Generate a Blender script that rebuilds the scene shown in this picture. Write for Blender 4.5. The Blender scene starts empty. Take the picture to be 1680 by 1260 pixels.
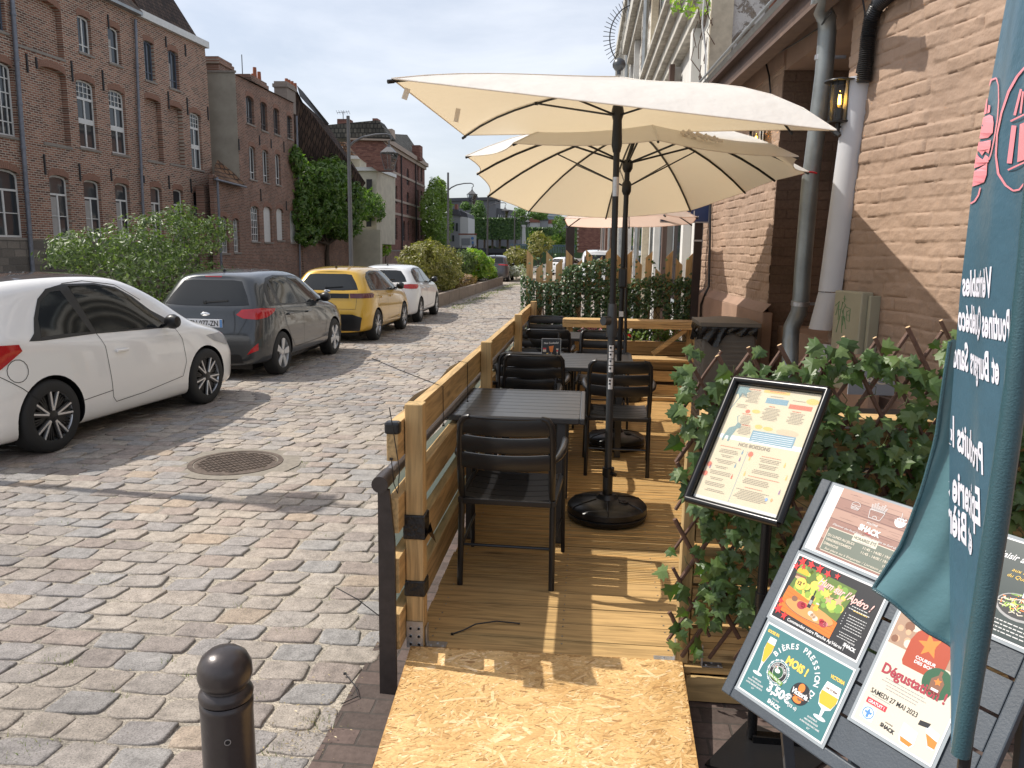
import bpy, bmesh, math, random
from mathutils import Vector as V, Matrix, noise
from mathutils.bvhtree import BVHTree
from mathutils.geometry import tessellate_polygon, delaunay_2d_cdt
R = math.radians
SC = bpy.context.scene
COL = SC.collection
rnd = random.Random(7)

# ------------------------------------------------------------------ camera
CAM_H, CAM_F = 1.80, 1262.0
def _cam_axes(H=415.0, vx=968.0, roll=0.8):
    r = R(roll); dx, dy = vx-840, H-630
    ux = dx*math.cos(r)+dy*math.sin(r); uy = -dx*math.sin(r)+dy*math.cos(r)
    p = math.atan(-uy/CAM_F); y = math.atan2(ux, math.hypot(CAM_F, uy))
    F = V((-math.sin(y)*math.cos(p), math.cos(y)*math.cos(p), -math.sin(p)))
    rt = V((math.cos(y), math.sin(y), 0)); up = rt.cross(F)
    return rt*math.cos(r)+up*math.sin(r), up*math.cos(r)-rt*math.sin(r), F
CR, CU, CF = _cam_axes()
cam_d = bpy.data.cameras.new("camera"); cam = bpy.data.objects.new("camera", cam_d); COL.objects.link(cam)
cam_d.sensor_width = 36.0; cam_d.lens = 36.0*CAM_F/1680.0; cam_d.clip_end = 3000; cam_d.clip_start = 0.05
cam.matrix_world = Matrix(((CR.x, CU.x, -CF.x, 0), (CR.y, CU.y, -CF.y, 0), (CR.z, CU.z, -CF.z, CAM_H), (0, 0, 0, 1)))
SC.camera = cam
# surveying helpers: where a sight line meets a surface of the place
def ray(u, v): return CF + CR*((u-840)/CAM_F) - CU*((v-630)/CAM_F)
C0 = V((0, 0, CAM_H))
def aty(u, v, y): d = ray(u, v); return C0+d*(y/d.y)
def atx(u, v, x): d = ray(u, v); return C0+d*(x/d.x)
def atz(u, v, z): d = ray(u, v); return C0+d*((z-CAM_H)/d.z)
def atp(u, v, p0, n): d = ray(u, v); return C0+d*((p0-C0).dot(n)/d.dot(n))

# ------------------------------------------------------------------ light and sky
SUN = V((-0.78, 0.07, 0.98)).normalized()      # towards the sun
w = bpy.data.worlds.new("World"); SC.world = w; w.use_nodes = True
nt = w.node_tree; bg = nt.nodes['Background']
sky = nt.nodes.new('ShaderNodeTexSky'); sky.sky_type = 'NISHITA'; sky.sun_disc = False
sky.sun_elevation = math.asin(SUN.z); sky.sun_rotation = math.atan2(SUN.x, SUN.y)
sky.air_density = 1.0; sky.dust_density = 2.6; sky.ozone_density = 1.6
tc = nt.nodes.new('ShaderNodeTexCoord'); mp = nt.nodes.new('ShaderNodeMapping'); mp.inputs['Scale'].default_value = (1.0, 1.0, 3.2)
ns = nt.nodes.new('ShaderNodeTexNoise'); ns.inputs['Scale'].default_value = 2.3; ns.inputs['Detail'].default_value = 9; ns.inputs['Roughness'].default_value = 0.56; ns.inputs['Distortion'].default_value = 0.3
cr = nt.nodes.new('ShaderNodeValToRGB'); cr.color_ramp.elements[0].position = 0.40; cr.color_ramp.elements[0].color = (.34, .34, .34, 1); cr.color_ramp.elements[1].position = 0.74; cr.color_ramp.elements[1].color = (0.72, 0.72, 0.72, 1)
mx = nt.nodes.new('ShaderNodeMix'); mx.data_type = 'RGBA'; mx.inputs['B'].default_value = (8.8, 9.0, 9.5, 1)
L = nt.links.new
L(tc.outputs['Generated'], mp.inputs['Vector']); L(mp.outputs['Vector'], ns.inputs['Vector']); L(ns.outputs['Fac'], cr.inputs['Fac'])
L(cr.outputs['Color'], mx.inputs['Factor']); L(sky.outputs['Color'], mx.inputs['A']); L(mx.outputs['Result'], bg.inputs['Color'])
bg.inputs['Strength'].default_value = 0.125
sd = bpy.data.lights.new("sun", 'SUN'); so = bpy.data.objects.new("sun", sd); COL.objects.link(so)
sd.energy = 4.7; sd.angle = R(0.53); sd.color = (1.0, 0.94, 0.85)
so.rotation_euler = SUN.to_track_quat('Z', 'Y').to_euler(); so.location = (-8, 2, 15)
SC.view_settings.view_transform = 'Standard'; SC.view_settings.look = 'None'; SC.view_settings.gamma = 1
SC.view_settings.exposure = 0.14

# ------------------------------------------------------------------ materials
MC = {}
def newmat(name):
    m = bpy.data.materials.new(name); m.use_nodes = True
    return m, m.node_tree, m.node_tree.nodes['Principled BSDF']
def N(nt, t, **kw):
    n = nt.nodes.new(t)
    for k, v in kw.items():
        if k.startswith('_'): setattr(n, k[1:], v)
        else: n.inputs[k.replace('_', ' ')].default_value = v
    return n
def ramp(nt, stops, interp='LINEAR'):
    n = nt.nodes.new('ShaderNodeValToRGB'); n.color_ramp.interpolation = interp
    e = n.color_ramp.elements
    while len(e) < len(stops): e.new(0.5)
    for i, (p, c) in enumerate(stops):
        e[i].position = p; e[i].color = (c[0], c[1], c[2], 1) if not isinstance(c, (int, float)) else (c, c, c, 1)
    return n
def coords(nt, kind='Object', scale=(1, 1, 1), rot=(0, 0, 0)):
    t = nt.nodes.new('ShaderNodeTexCoord'); m = nt.nodes.new('ShaderNodeMapping')
    m.inputs['Scale'].default_value = scale; m.inputs['Rotation'].default_value = rot
    nt.links.new(t.outputs[kind], m.inputs['Vector']); return m.outputs['Vector']
def bump(nt, bs, height, strength=0.3, dist=0.01, prev=None):
    b = nt.nodes.new('ShaderNodeBump'); b.inputs['Strength'].default_value = strength; b.inputs['Distance'].default_value = dist
    nt.links.new(height, b.inputs['Height'])
    if prev: nt.links.new(prev, b.inputs['Normal'])
    nt.links.new(b.outputs['Normal'], bs.inputs['Normal']); return b.outputs['Normal']
def dark(c, f): return tuple(x*f for x in c[:3])
def simple(name, col, rough=0.5, metal=0.0, var=0.15, scale=8, bmp=0.0, bscale=60, spec=None, coat=0, trans=0):
    if name in MC: return MC[name]
    m, nt, b = newmat(name); l = nt.links.new
    b.inputs['Roughness'].default_value = rough; b.inputs['Metallic'].default_value = metal
    if spec is not None: b.inputs['Specular IOR Level'].default_value = spec
    if coat: b.inputs['Coat Weight'].default_value = coat; b.inputs['Coat Roughness'].default_value = 0.03
    if trans: b.inputs['Transmission Weight'].default_value = trans
    co = coords(nt)
    n1 = N(nt, 'ShaderNodeTexNoise', Scale=scale, Detail=6, Roughness=0.6); l(co, n1.inputs['Vector'])
    rp = ramp(nt, [(0.25, dark(col, 1-var)), (0.75, tuple(min(1, x*(1+var*0.6)) for x in col))]); l(n1.outputs['Fac'], rp.inputs['Fac'])
    l(rp.outputs['Color'], b.inputs['Base Color'])
    if bmp:
        n2 = N(nt, 'ShaderNodeTexNoise', Scale=bscale, Detail=5, Roughness=0.6); l(co, n2.inputs['Vector'])
        bump(nt, b, n2.outputs['Fac'], bmp, 0.01)
    MC[name] = m; return m
def wood(axis, base=(0.58, 0.39, 0.18), name='pine', var=0.28):
    """grain running along one axis; every plank gets a tone of its own"""
    key = f'{name}_{axis}'
    if key in MC: return MC[key]
    m, nt, b = newmat(key); l = nt.links.new
    sc = {'x': (0.9, 14, 14), 'y': (14, 0.9, 14), 'z': (14, 14, 0.9)}[axis]
    geo = nt.nodes.new('ShaderNodeNewGeometry')
    co = coords(nt, 'Object', sc)
    add = N(nt, 'ShaderNodeVectorMath', _operation='MULTIPLY_ADD'); l(geo.outputs['Random Per Island'], add.inputs[0]); add.inputs[1].default_value = (37, 53, 71); l(co, add.inputs[2])
    n1 = N(nt, 'ShaderNodeTexNoise', Scale=1.0, Detail=3, Roughness=0.5, Distortion=0.6); l(add.outputs[0], n1.inputs['Vector'])
    wv = N(nt, 'ShaderNodeMath', _operation='MULTIPLY'); l(n1.outputs['Fac'], wv.inputs[0]); wv.inputs[1].default_value = 34
    sn = N(nt, 'ShaderNodeMath', _operation='SINE'); l(wv.outputs[0], sn.inputs[0])
    n2 = N(nt, 'ShaderNodeTexNoise', Scale=3.0, Detail=8, Roughness=0.7); l(add.outputs[0], n2.inputs['Vector'])
    n3 = N(nt, 'ShaderNodeTexNoise', Scale=0.25, Detail=3); l(add.outputs[0], n3.inputs['Vector'])
    mixv = N(nt, 'ShaderNodeMath', _operation='MULTIPLY_ADD'); l(sn.outputs[0], mixv.inputs[0]); mixv.inputs[1].default_value = 0.13; l(n2.outputs['Fac'], mixv.inputs[2])
    rp = ramp(nt, [(0.22, dark(base, 1-var*1.7)), (0.5, dark(base, 1-var*0.35)), (0.78, tuple(min(1, x*(1+var*0.55)) for x in base))]); l(mixv.outputs[0], rp.inputs['Fac'])
    # knots: sparse dark ovals
    sk = {'x': (1.4, 6, 6), 'y': (6, 1.4, 6), 'z': (6, 6, 1.4)}[axis]
    cok = coords(nt, 'Object', sk)
    vk = N(nt, 'ShaderNodeTexVoronoi', Scale=1.0, Randomness=1.0); l(cok, vk.inputs['Vector'])
    rk = ramp(nt, [(0.0, 0.22), (0.055, 0.5), (0.1, 1.0)]); l(vk.outputs['Distance'], rk.inputs['Fac'])
    tone = ramp(nt, [(0.0, (0.80, 0.80, 0.84)), (0.5, (1.0, 1.0, 1.0)), (1.0, (1.12, 1.04, 0.92))]); l(geo.outputs['Random Per Island'], tone.inputs['Fac'])
    m1 = N(nt, 'ShaderNodeMix', _data_type='RGBA', _blend_type='MULTIPLY'); m1.inputs['Factor'].default_value = 1; l(rp.outputs['Color'], m1.inputs['A']); l(tone.outputs['Color'], m1.inputs['B'])
    m2 = N(nt, 'ShaderNodeMix', _data_type='RGBA', _blend_type='MULTIPLY'); m2.inputs['Factor'].default_value = 0.8; l(m1.outputs['Result'], m2.inputs['A']); l(rk.outputs['Color'], m2.inputs['B'])
    # faint green treatment stain
    rg = ramp(nt, [(0.5, 0.0), (0.75, 0.3)]); l(n3.outputs['Fac'], rg.inputs['Fac'])
    m3 = N(nt, 'ShaderNodeMix', _data_type='RGBA'); l(rg.outputs['Color'], m3.inputs['Factor']); l(m2.outputs['Result'], m3.inputs['A']); m3.inputs['B'].default_value = (0.27, 0.25, 0.12, 1)
    l(m3.outputs['Result'], b.inputs['Base Color'])
    b.inputs['Roughness'].default_value = 0.62; b.inputs['Specular IOR Level'].default_value = 0.3
    bump(nt, b, mixv.outputs[0], 0.25, 0.003)
    MC[key] = m; return m
def brick(name, cols, mortar, bw=0.23, bh=0.072, mort=0.011, axes='xy', bmp=0.6, rough=0.9, dist=0.012, blotch=0.5, paint=None, uneven=0.0):
    if name in MC: return MC[name]
    m, nt, b = newmat(name); l = nt.links.new
    tcn = nt.nodes.new('ShaderNodeTexCoord'); sp = nt.nodes.new('ShaderNodeSeparateXYZ'); cb = nt.nodes.new('ShaderNodeCombineXYZ')
    l(tcn.outputs['Object'], sp.inputs[0])
    l(sp.outputs[axes[0].upper()], cb.inputs[0]); l(sp.outputs[axes[1].upper()], cb.inputs[1])
    nw = N(nt, 'ShaderNodeTexNoise', Scale=9 if not uneven else 4, Detail=3); l(tcn.outputs['Object'], nw.inputs['Vector'])
    av = N(nt, 'ShaderNodeVectorMath', _operation='MULTIPLY_ADD'); l(nw.outputs['Color'], av.inputs[0]); k = 0.012+uneven; av.inputs[1].default_value = (k, k, 0); l(cb.outputs[0], av.inputs[2])
    bt = nt.nodes.new('ShaderNodeTexBrick'); l(av.outputs[0], bt.inputs['Vector'])
    bt.inputs['Scale'].default_value = 1; bt.inputs['Brick Width'].default_value = bw; bt.inputs['Row Height'].default_value = bh; bt.inputs['Mortar Size'].default_value = mort
    bt.inputs['Mortar Smooth'].default_value = 0.35; bt.inputs['Bias'].default_value = 0.0
    bt.inputs['Color1'].default_value = (0, 0, 0, 1); bt.inputs['Color2'].default_value = (1, 1, 1, 1); bt.inputs['Mortar'].default_value = (0.5, 0.5, 0.5, 1)
    rp = ramp(nt, [(i/(len(cols)-1), c) for i, c in enumerate(cols)]); l(bt.outputs['Color'], rp.inputs['Fac'])
    mm = N(nt, 'ShaderNodeMix', _data_type='RGBA'); l(bt.outputs['Fac'], mm.inputs['Factor']); l(rp.outputs['Color'], mm.inputs['A']); mm.inputs['B'].default_value = (*mortar, 1)
    n3 = N(nt, 'ShaderNodeTexNoise', Scale=0.6, Detail=8, Roughness=0.65); l(tcn.outputs['Object'], n3.inputs['Vector'])
    rs = ramp(nt, [(0.3, 1-blotch), (0.65, 1.0)]); l(n3.outputs['Fac'], rs.inputs['Fac'])
    m4 = N(nt, 'ShaderNodeMix', _data_type='RGBA', _blend_type='MULTIPLY'); m4.inputs['Factor'].default_value = 1; l(mm.outputs['Result'], m4.inputs['A']); l(rs.outputs['Color'], m4.inputs['B'])
    n5 = N(nt, 'ShaderNodeTexNoise', Scale=35, Detail=6, Roughness=0.7); l(tcn.outputs['Object'], n5.inputs['Vector'])
    r5 = ramp(nt, [(0.3, 0.75), (0.7, 1.15)]); l(n5.outputs['Fac'], r5.inputs['Fac'])
    m5 = N(nt, 'ShaderNodeMix', _data_type='RGBA', _blend_type='MULTIPLY'); m5.inputs['Factor'].default_value = 1; l(m4.outputs['Result'], m5.inputs['A']); l(r5.outputs['Color'], m5.inputs['B'])
    l(m5.outputs['Result'], b.inputs['Base Color']); b.inputs['Roughness'].default_value = rough; b.inputs['Specular IOR Level'].default_value = 0.25
    inv = N(nt, 'ShaderNodeMath', _operation='SUBTRACT'); inv.inputs[0].default_value = 1; l(bt.outputs['Fac'], inv.inputs[1])
    hs = N(nt, 'ShaderNodeMath', _operation='MULTIPLY_ADD'); l(n5.outputs['Fac'], hs.inputs[0]); hs.inputs[1].default_value = 0.5; l(inv.outputs[0], hs.inputs[2])
    hb = N(nt, 'ShaderNodeMath', _operation='MULTIPLY_ADD'); l(bt.outputs['Color'], hb.inputs[0]); hb.inputs[1].default_value = 0.4; l(hs.outputs[0], hb.inputs[2])
    bump(nt, b, hb.outputs[0], bmp, dist)
    MC[name] = m; return m
def leafmat(name, c1, c2, c3, tl=0.35, rough=0.45):
    if name in MC: return MC[name]
    m, nt, b = newmat(name); l = nt.links.new
    geo = nt.nodes.new('ShaderNodeNewGeometry')
    rp = ramp(nt, [(0, c1), (0.55, c2), (1, c3)]); l(geo.outputs['Random Per Island'], rp.inputs['Fac'])
    l(rp.outputs['Color'], b.inputs['Base Color']); b.inputs['Roughness'].default_value = rough
    tr = nt.nodes.new('ShaderNodeBsdfTranslucent'); br = N(nt, 'ShaderNodeMix', _data_type='RGBA', _blend_type='MULTIPLY'); br.inputs['Factor'].default_value = 1
    l(rp.outputs['Color'], br.inputs['A']); br.inputs['B'].default_value = (1.5, 1.9, 0.6, 1); l(br.outputs['Result'], tr.inputs['Color'])
    mxs = nt.nodes.new('ShaderNodeMixShader'); mxs.inputs[0].default_value = tl
    l(b.outputs[0], mxs.inputs[1]); l(tr.outputs[0], mxs.inputs[2]); l(mxs.outputs[0], nt.nodes['Material Output'].inputs['Surface'])
    MC[name] = m; return m
def cloth(name, col, tl=0.45, tcol=None, rough=0.8, sheen=0.0, fold=0.15):
    if name in MC: return MC[name]
    m, nt, b = newmat(name); l = nt.links.new
    b.inputs['Base Color'].default_value = (*col, 1); b.inputs['Roughness'].default_value = rough
    co = coords(nt); n1 = N(nt, 'ShaderNodeTexNoise', Scale=5, Detail=4); l(co, n1.inputs['Vector'])
    wv = N(nt, 'ShaderNodeTexNoise', Scale=450, Detail=1); l(co, wv.inputs['Vector'])
    nn = bump(nt, b, n1.outputs['Fac'], fold, 0.05); bump(nt, b, wv.outputs['Fac'], 0.1, 0.001, nn)
    tr = nt.nodes.new('ShaderNodeBsdfTranslucent'); tr.inputs['Color'].default_value = (*(tcol or col), 1)
    mxs = nt.nodes.new('ShaderNodeMixShader'); mxs.inputs[0].default_value = tl
    l(b.outputs[0], mxs.inputs[1]); l(tr.outputs[0], mxs.inputs[2]); l(mxs.outputs[0], nt.nodes['Material Output'].inputs['Surface'])
    MC[name] = m; return m
def glassy(name, col=(0.02, 0.022, 0.025), rough=0.03, spec=0.8):
    if name in MC: return MC[name]
    m, nt, b = newmat(name); b.inputs['Base Color'].default_value = (*col, 1); b.inputs['Roughness'].default_value = rough; b.inputs['Specular IOR Level'].default_value = spec
    co = coords(nt); n1 = N(nt, 'ShaderNodeTexNoise', Scale=1.5, Detail=2); nt.links.new(co, n1.inputs['Vector']); bump(nt, b, n1.outputs['Fac'], 0.08, 0.02)
    MC[name] = m; return m
def clear(name, tint=(0.9, 0.95, 0.95)):
    if name in MC: return MC[name]
    m, nt, b = newmat(name); l = nt.links.new
    g = nt.nodes.new('ShaderNodeBsdfGlossy'); g.inputs['Roughness'].default_value = 0.03
    t = nt.nodes.new('ShaderNodeBsdfTransparent'); t.inputs['Color'].default_value = (*tint, 1)
    fr = nt.nodes.new('ShaderNodeFresnel'); fr.inputs['IOR'].default_value = 1.4
    ms = nt.nodes.new('ShaderNodeMixShader'); l(fr.outputs[0], ms.inputs[0]); l(t.outputs[0], ms.inputs[1]); l(g.outputs[0], ms.inputs[2]); l(ms.outputs[0], nt.nodes['Material Output'].inputs['Surface'])
    MC[name] = m; return m

# ------------------------------------------------------------------ mesh helpers
class MB:
    def __init__(s): s.v = []; s.f = []; s.m = []
    def add(s, vs, fs, mi=0):
        o = len(s.v); s.v += [V(x) for x in vs]; s.f += [tuple(i+o for i in f) for f in fs]; s.m += [mi]*len(fs); return s
    def box(s, a, b, mi=0):
        (x0, y0, z0), (x1, y1, z1) = a, b
        return s.add([(x0, y0, z0), (x1, y0, z0), (x1, y1, z0), (x0, y1, z0), (x0, y0, z1), (x1, y0, z1), (x1, y1, z1), (x0, y1, z1)],
                     [(0, 3, 2, 1), (4, 5, 6, 7), (0, 1, 5, 4), (1, 2, 6, 5), (2, 3, 7, 6), (3, 0, 4, 7)], mi)
    def bar(s, p, q, wd, hg, up=(0, 0, 1), mi=0):
        p = V(p); q = V(q); d = (q-p).normalized(); up = V(up)
        if abs(d.dot(up)) > 0.98: up = V((0, 1, 0))
        sd_ = d.cross(up).normalized(); u = sd_.cross(d).normalized(); a = sd_*wd/2; b = u*hg/2
        return s.add([p-a-b, p+a-b, p+a+b, p-a+b, q-a-b, q+a-b, q+a+b, q-a+b], [(3, 2, 1, 0), (4, 5, 6, 7), (0, 1, 5, 4), (1, 2, 6, 5), (2, 3, 7, 6), (3, 0, 4, 7)], mi)
    def tube(s, pts, r, n=8, cap=True, mi=0, sq=None):
        pts = [V(p) for p in pts]; k = len(pts); rs = r if isinstance(r, (list, tuple)) else [r]*k
        t0 = (pts[1]-pts[0]).normalized(); u = t0.orthogonal().normalized(); rings = []
        for i, p in enumerate(pts):
            t = (pts[min(i+1, k-1)]-pts[max(i-1, 0)]).normalized()
            u = (u-t*u.dot(t)).normalized(); b = t.cross(u)
            rings.append([p+(u*math.cos(2*math.pi*j/n)+b*math.sin(2*math.pi*j/n))*rs[i] for j in range(n)])
        vs = [q for rg in rings for q in rg]; fs = []
        for i in range(k-1):
            for j in range(n): fs.append((i*n+j, i*n+(j+1) % n, (i+1)*n+(j+1) % n, (i+1)*n+j))
        if cap: fs.append(tuple(range(n))[::-1]); fs.append(tuple((k-1)*n+j for j in range(n)))
        return s.add(vs, fs, mi)
    def lathe(s, prof, c=(0, 0, 0), n=24, axis=(0, 0, 1), mi=0):
        ax = V(axis).normalized(); u = ax.orthogonal().normalized(); b = ax.cross(u); c = V(c); vs = []
        for r_, z in prof:
            for j in range(n): vs.append(c+ax*z+(u*math.cos(2*math.pi*j/n)+b*math.sin(2*math.pi*j/n))*max(r_, 1e-4))
        fs = []
        for i in range(len(prof)-1):
            for j in range(n): fs.append((i*n+j, i*n+(j+1) % n, (i+1)*n+(j+1) % n, (i+1)*n+j))
        return s.add(vs, fs, mi)
    def prism(s, poly, d, mi=0):
        """poly: 3-D points in a plane, d: thickness vector"""
        p = [V(x) for x in poly]; n = len(p); d = V(d); tris = tessellate_polygon([p])
        vs = p+[x+d for x in p]; fs = [tuple(t) for t in tris]+[tuple(i+n for i in t)[::-1] for t in tris]+[(i, (i+1) % n, (i+1) % n+n, i+n) for i in range(n)]
        return s.add(vs, fs, mi)
    def grid(s, fn, nu, nv, mi=0):
        vs = [fn(i/nu, j/nv) for j in range(nv+1) for i in range(nu+1)]
        fs = [(j*(nu+1)+i, j*(nu+1)+i+1, (j+1)*(nu+1)+i+1, (j+1)*(nu+1)+i) for j in range(nv) for i in range(nu)]
        return s.add(vs, fs, mi)
    def mesh(s, name, M=None):
        me = bpy.data.meshes.new(name)
        vs = [M @ v for v in s.v] if M is not None else s.v
        me.from_pydata([tuple(v) for v in vs], [], s.f)
        if any(s.m): me.polygons.foreach_set('material_index', s.m)
        me.update(); return me
    def build(s, name, mat, parent=None, smooth=False, bevel=0, M=None, ang=40, fix=True):
        """vertices are world coordinates unless M is given (then they are local and M places them in the world)"""
        pm = ROOTM.get(parent.name, Matrix()) if parent else Matrix()
        me = s.mesh(name, None if M is not None else pm.inverted())
        if fix and len(s.f) < 60000:
            bm = bmesh.new(); bm.from_mesh(me); bmesh.ops.recalc_face_normals(bm, faces=bm.faces); bm.to_mesh(me); bm.free()
        o = bpy.data.objects.new(name, me); COL.objects.link(o)
        for mm in (mat if isinstance(mat, (list, tuple)) else [mat]): me.materials.append(mm)
        if parent: o.parent = parent
        if M is not None: o.matrix_basis = pm.inverted() @ M
        if smooth:
            me.shade_smooth(); me.set_sharp_from_angle(angle=R(ang))
        if bevel:
            b = o.modifiers.new('bevel', 'BEVEL'); b.width = bevel; b.segments = 2; b.limit_method = 'ANGLE'; b.angle_limit = R(50); b.harden_normals = False
        ROOTM[o.name] = (M if M is not None else pm)
        return o
ROOTM = {}
def tag(o, label=None, cat=None, group=None, kind=None):
    if label: o['label'] = label
    if cat: o['category'] = cat
    if group: o['group'] = group
    if kind: o['kind'] = kind
    return o
def root(name, label, cat, loc=(0, 0, 0), group=None, rz=0):
    o = bpy.data.objects.new(name, None); COL.objects.link(o); o.empty_display_size = 0.1
    M = Matrix.Translation(loc) @ Matrix.Rotation(rz, 4, 'Z'); o.matrix_basis = M; ROOTM[o.name] = M
    return tag(o, label, cat, group)
def copy_tree(o, parent=None):
    c = o.copy(); COL.objects.link(c); c.parent = parent
    for ch in [x for x in o.children]: copy_tree(ch, c)
    return c
def oval(cx, cy, rx, ry=None, n=20, a0=0, a1=360):
    ry = ry or rx
    return [(cx+rx*math.cos(R(a0+(a1-a0)*i/n)), cy+ry*math.sin(R(a0+(a1-a0)*i/n))) for i in range(n+(0 if a1-a0 == 360 else 1))]
_txt = {}
def text2d(s, size=1.0, bold=0.0, width=None, align='LEFT', shear=0.0, sp=1.0):
    """outline of a line of lettering as flat 2-D triangles, baseline at y=0"""
    cu = bpy.data.curves.new('t', 'FONT'); cu.body = s; cu.size = 1; cu.offset = bold; cu.align_x = 'LEFT'; cu.shear = shear; cu.space_character = sp; cu.resolution_u = 3
    ob = bpy.data.objects.new('t', cu); COL.objects.link(ob); dg = bpy.context.evaluated_depsgraph_get(); me = bpy.data.meshes.new_from_object(ob.evaluated_get(dg))
    vs = [(v.co.x, v.co.y) for v in me.vertices]; fs = [tuple(p.vertices) for p in me.polygons]
    bpy.data.objects.remove(ob); bpy.data.curves.remove(cu); bpy.data.meshes.remove(me)
    if not vs: return [], []
    x0 = min(v[0] for v in vs); x1 = max(v[0] for v in vs); k = size
    kx = width/(x1-x0) if width else k
    off = {'LEFT': -x0, 'CENTER': -(x0+x1)/2, 'RIGHT': -x1}[align]
    return [((x+off)*kx, y*k) for x, y in vs], fs
# ================================================================== THE SETTING
def stone_mat():
    m, nt, b = newmat('cobblestone'); l = nt.links.new
    geo = nt.nodes.new('ShaderNodeNewGeometry')
    rp = ramp(nt, [(0, (0.270, 0.256, 0.252)), (0.10, (0.330, 0.294, 0.263)), (0.24, (0.292, 0.249, 0.224)), (0.36, (0.281, 0.273, 0.269)), (0.50, (0.347, 0.311, 0.274)), (0.64, (0.259, 0.229, 0.213)), (0.76, (0.308, 0.283, 0.263)), (0.88, (0.363, 0.327, 0.291)), (0.97, (0.34, 0.28, 0.225))], 'CONSTANT'); l(geo.outputs['Random Per Island'], rp.inputs['Fac'])
    co = coords(nt)
    n1 = N(nt, 'ShaderNodeTexNoise', Scale=14, Detail=9, Roughness=0.72); l(co, n1.inputs['Vector'])
    r1 = ramp(nt, [(0.3, 0.60), (0.5, .95), (0.72, 1.25)]); l(n1.outputs['Fac'], r1.inputs['Fac'])
    n2 = N(nt, 'ShaderNodeTexNoise', Scale=150, Detail=4, Roughness=0.7); l(co, n2.inputs['Vector'])
    r2 = ramp(nt, [(0.36, 0.55), (0.47, .95), (0.66, 1.25)]); l(n2.outputs['Fac'], r2.inputs['Fac'])
    m1 = N(nt, 'ShaderNodeMix', _data_type='RGBA', _blend_type='MULTIPLY'); m1.inputs['Factor'].default_value = 1; l(rp.outputs['Color'], m1.inputs['A']); l(r1.outputs['Color'], m1.inputs['B'])
    m2 = N(nt, 'ShaderNodeMix', _data_type='RGBA', _blend_type='MULTIPLY'); m2.inputs['Factor'].default_value = 1; l(m1.outputs['Result'], m2.inputs['A']); l(r2.outputs['Color'], m2.inputs['B'])
    n7 = N(nt, 'ShaderNodeTexNoise', Scale=.55, Detail=5, Roughness=.6); l(co, n7.inputs['Vector']); r7 = ramp(nt, [(.33, (.74, .72, .70)), (.5, (1.02, 1, .97)), (.7, (1.16, 1.1, 1.02))]); l(n7.outputs['Fac'], r7.inputs['Fac'])
    m7 = N(nt, 'ShaderNodeMix', _data_type='RGBA', _blend_type='MULTIPLY'); m7.inputs['Factor'].default_value = 1; l(m2.outputs['Result'], m7.inputs['A']); l(r7.outputs['Color'], m7.inputs['B'])
    l(m7.outputs['Result'], b.inputs['Base Color']); b.inputs['Roughness'].default_value = 0.72; b.inputs['Specular IOR Level'].default_value = 0.35
    n3 = N(nt, 'ShaderNodeTexNoise', Scale=30, Detail=10, Roughness=0.74); l(co, n3.inputs['Vector'])
    bump(nt, b, n3.outputs['Fac'], 0.8, 0.010); return m
def grit_mat():
    m, nt, b = newmat('joint_grit'); l = nt.links.new; co = coords(nt)
    n1 = N(nt, 'ShaderNodeTexNoise', Scale=0.9, Detail=6, Roughness=0.6); l(co, n1.inputs['Vector'])
    n2 = N(nt, 'ShaderNodeTexVoronoi', Scale=170); l(co, n2.inputs['Vector'])
    ra = ramp(nt, [(0.3, (0.13, 0.12, 0.105)), (0.48, (0.27, 0.24, 0.20)), (0.66, (0.40, 0.35, 0.28))]); l(n1.outputs['Fac'], ra.inputs['Fac'])
    rb = ramp(nt, [(0, 0.55), (0.5, 1.0), (1, 1.5)]); sp = nt.nodes.new('ShaderNodeSeparateColor'); l(n2.outputs['Color'], sp.inputs[0]); l(sp.outputs[0], rb.inputs['Fac'])
    m1 = N(nt, 'ShaderNodeMix', _data_type='RGBA', _blend_type='MULTIPLY'); m1.inputs['Factor'].default_value = 1; l(ra.outputs['Color'], m1.inputs['A']); l(rb.outputs['Color'], m1.inputs['B'])
    l(m1.outputs['Result'], b.inputs['Base Color']); b.inputs['Roughness'].default_value = 0.95
    bump(nt, b, n2.outputs['Distance'], 0.6, 0.006); return m
STONE = stone_mat(); GRIT = grit_mat()
tag(MB().add([(-7, -6, -0.0035), (60, -6, -0.0035), (60, 62, -0.0035), (-7, 62, -0.0035)], [(0, 1, 2, 3)]).build('road', GRIT, fix=False), kind='structure')
far_st = brick('far_setts', [(0.21, 0.20, 0.19), (0.33, 0.30, 0.26), (0.27, 0.25, 0.23)], (0.15, 0.135, 0.11), bw=0.22, bh=0.165, mort=0.02, bmp=0.3)
tag(MB().add([(-7, 62, -0.012), (60, 62, -0.012), (60, 2500, -0.012), (-7, 2500, -0.012)], [(0, 1, 2, 3)]).build('ground', far_st, fix=False), kind='structure')
tag(MB().add([(-600, -30, -1.75), (-7, -30, -1.75), (-7, 2500, -1.75), (-600, 2500, -1.75)], [(0, 1, 2, 3)]).build('water', glassy('canal_water', (0.03, 0.04, 0.03), 0.06), fix=False), kind='structure')
# quay wall and its coping
q = MB(); q.box((-7.35, -8, -3), (-7.0, 2500, -0.05)); tag(q.build('quay_wall', brick('quay_brick', [(0.12, 0.1, 0.09), (0.2, 0.16, 0.13)], (0.14, 0.13, 0.11), axes='yz')), kind='structure')
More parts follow.
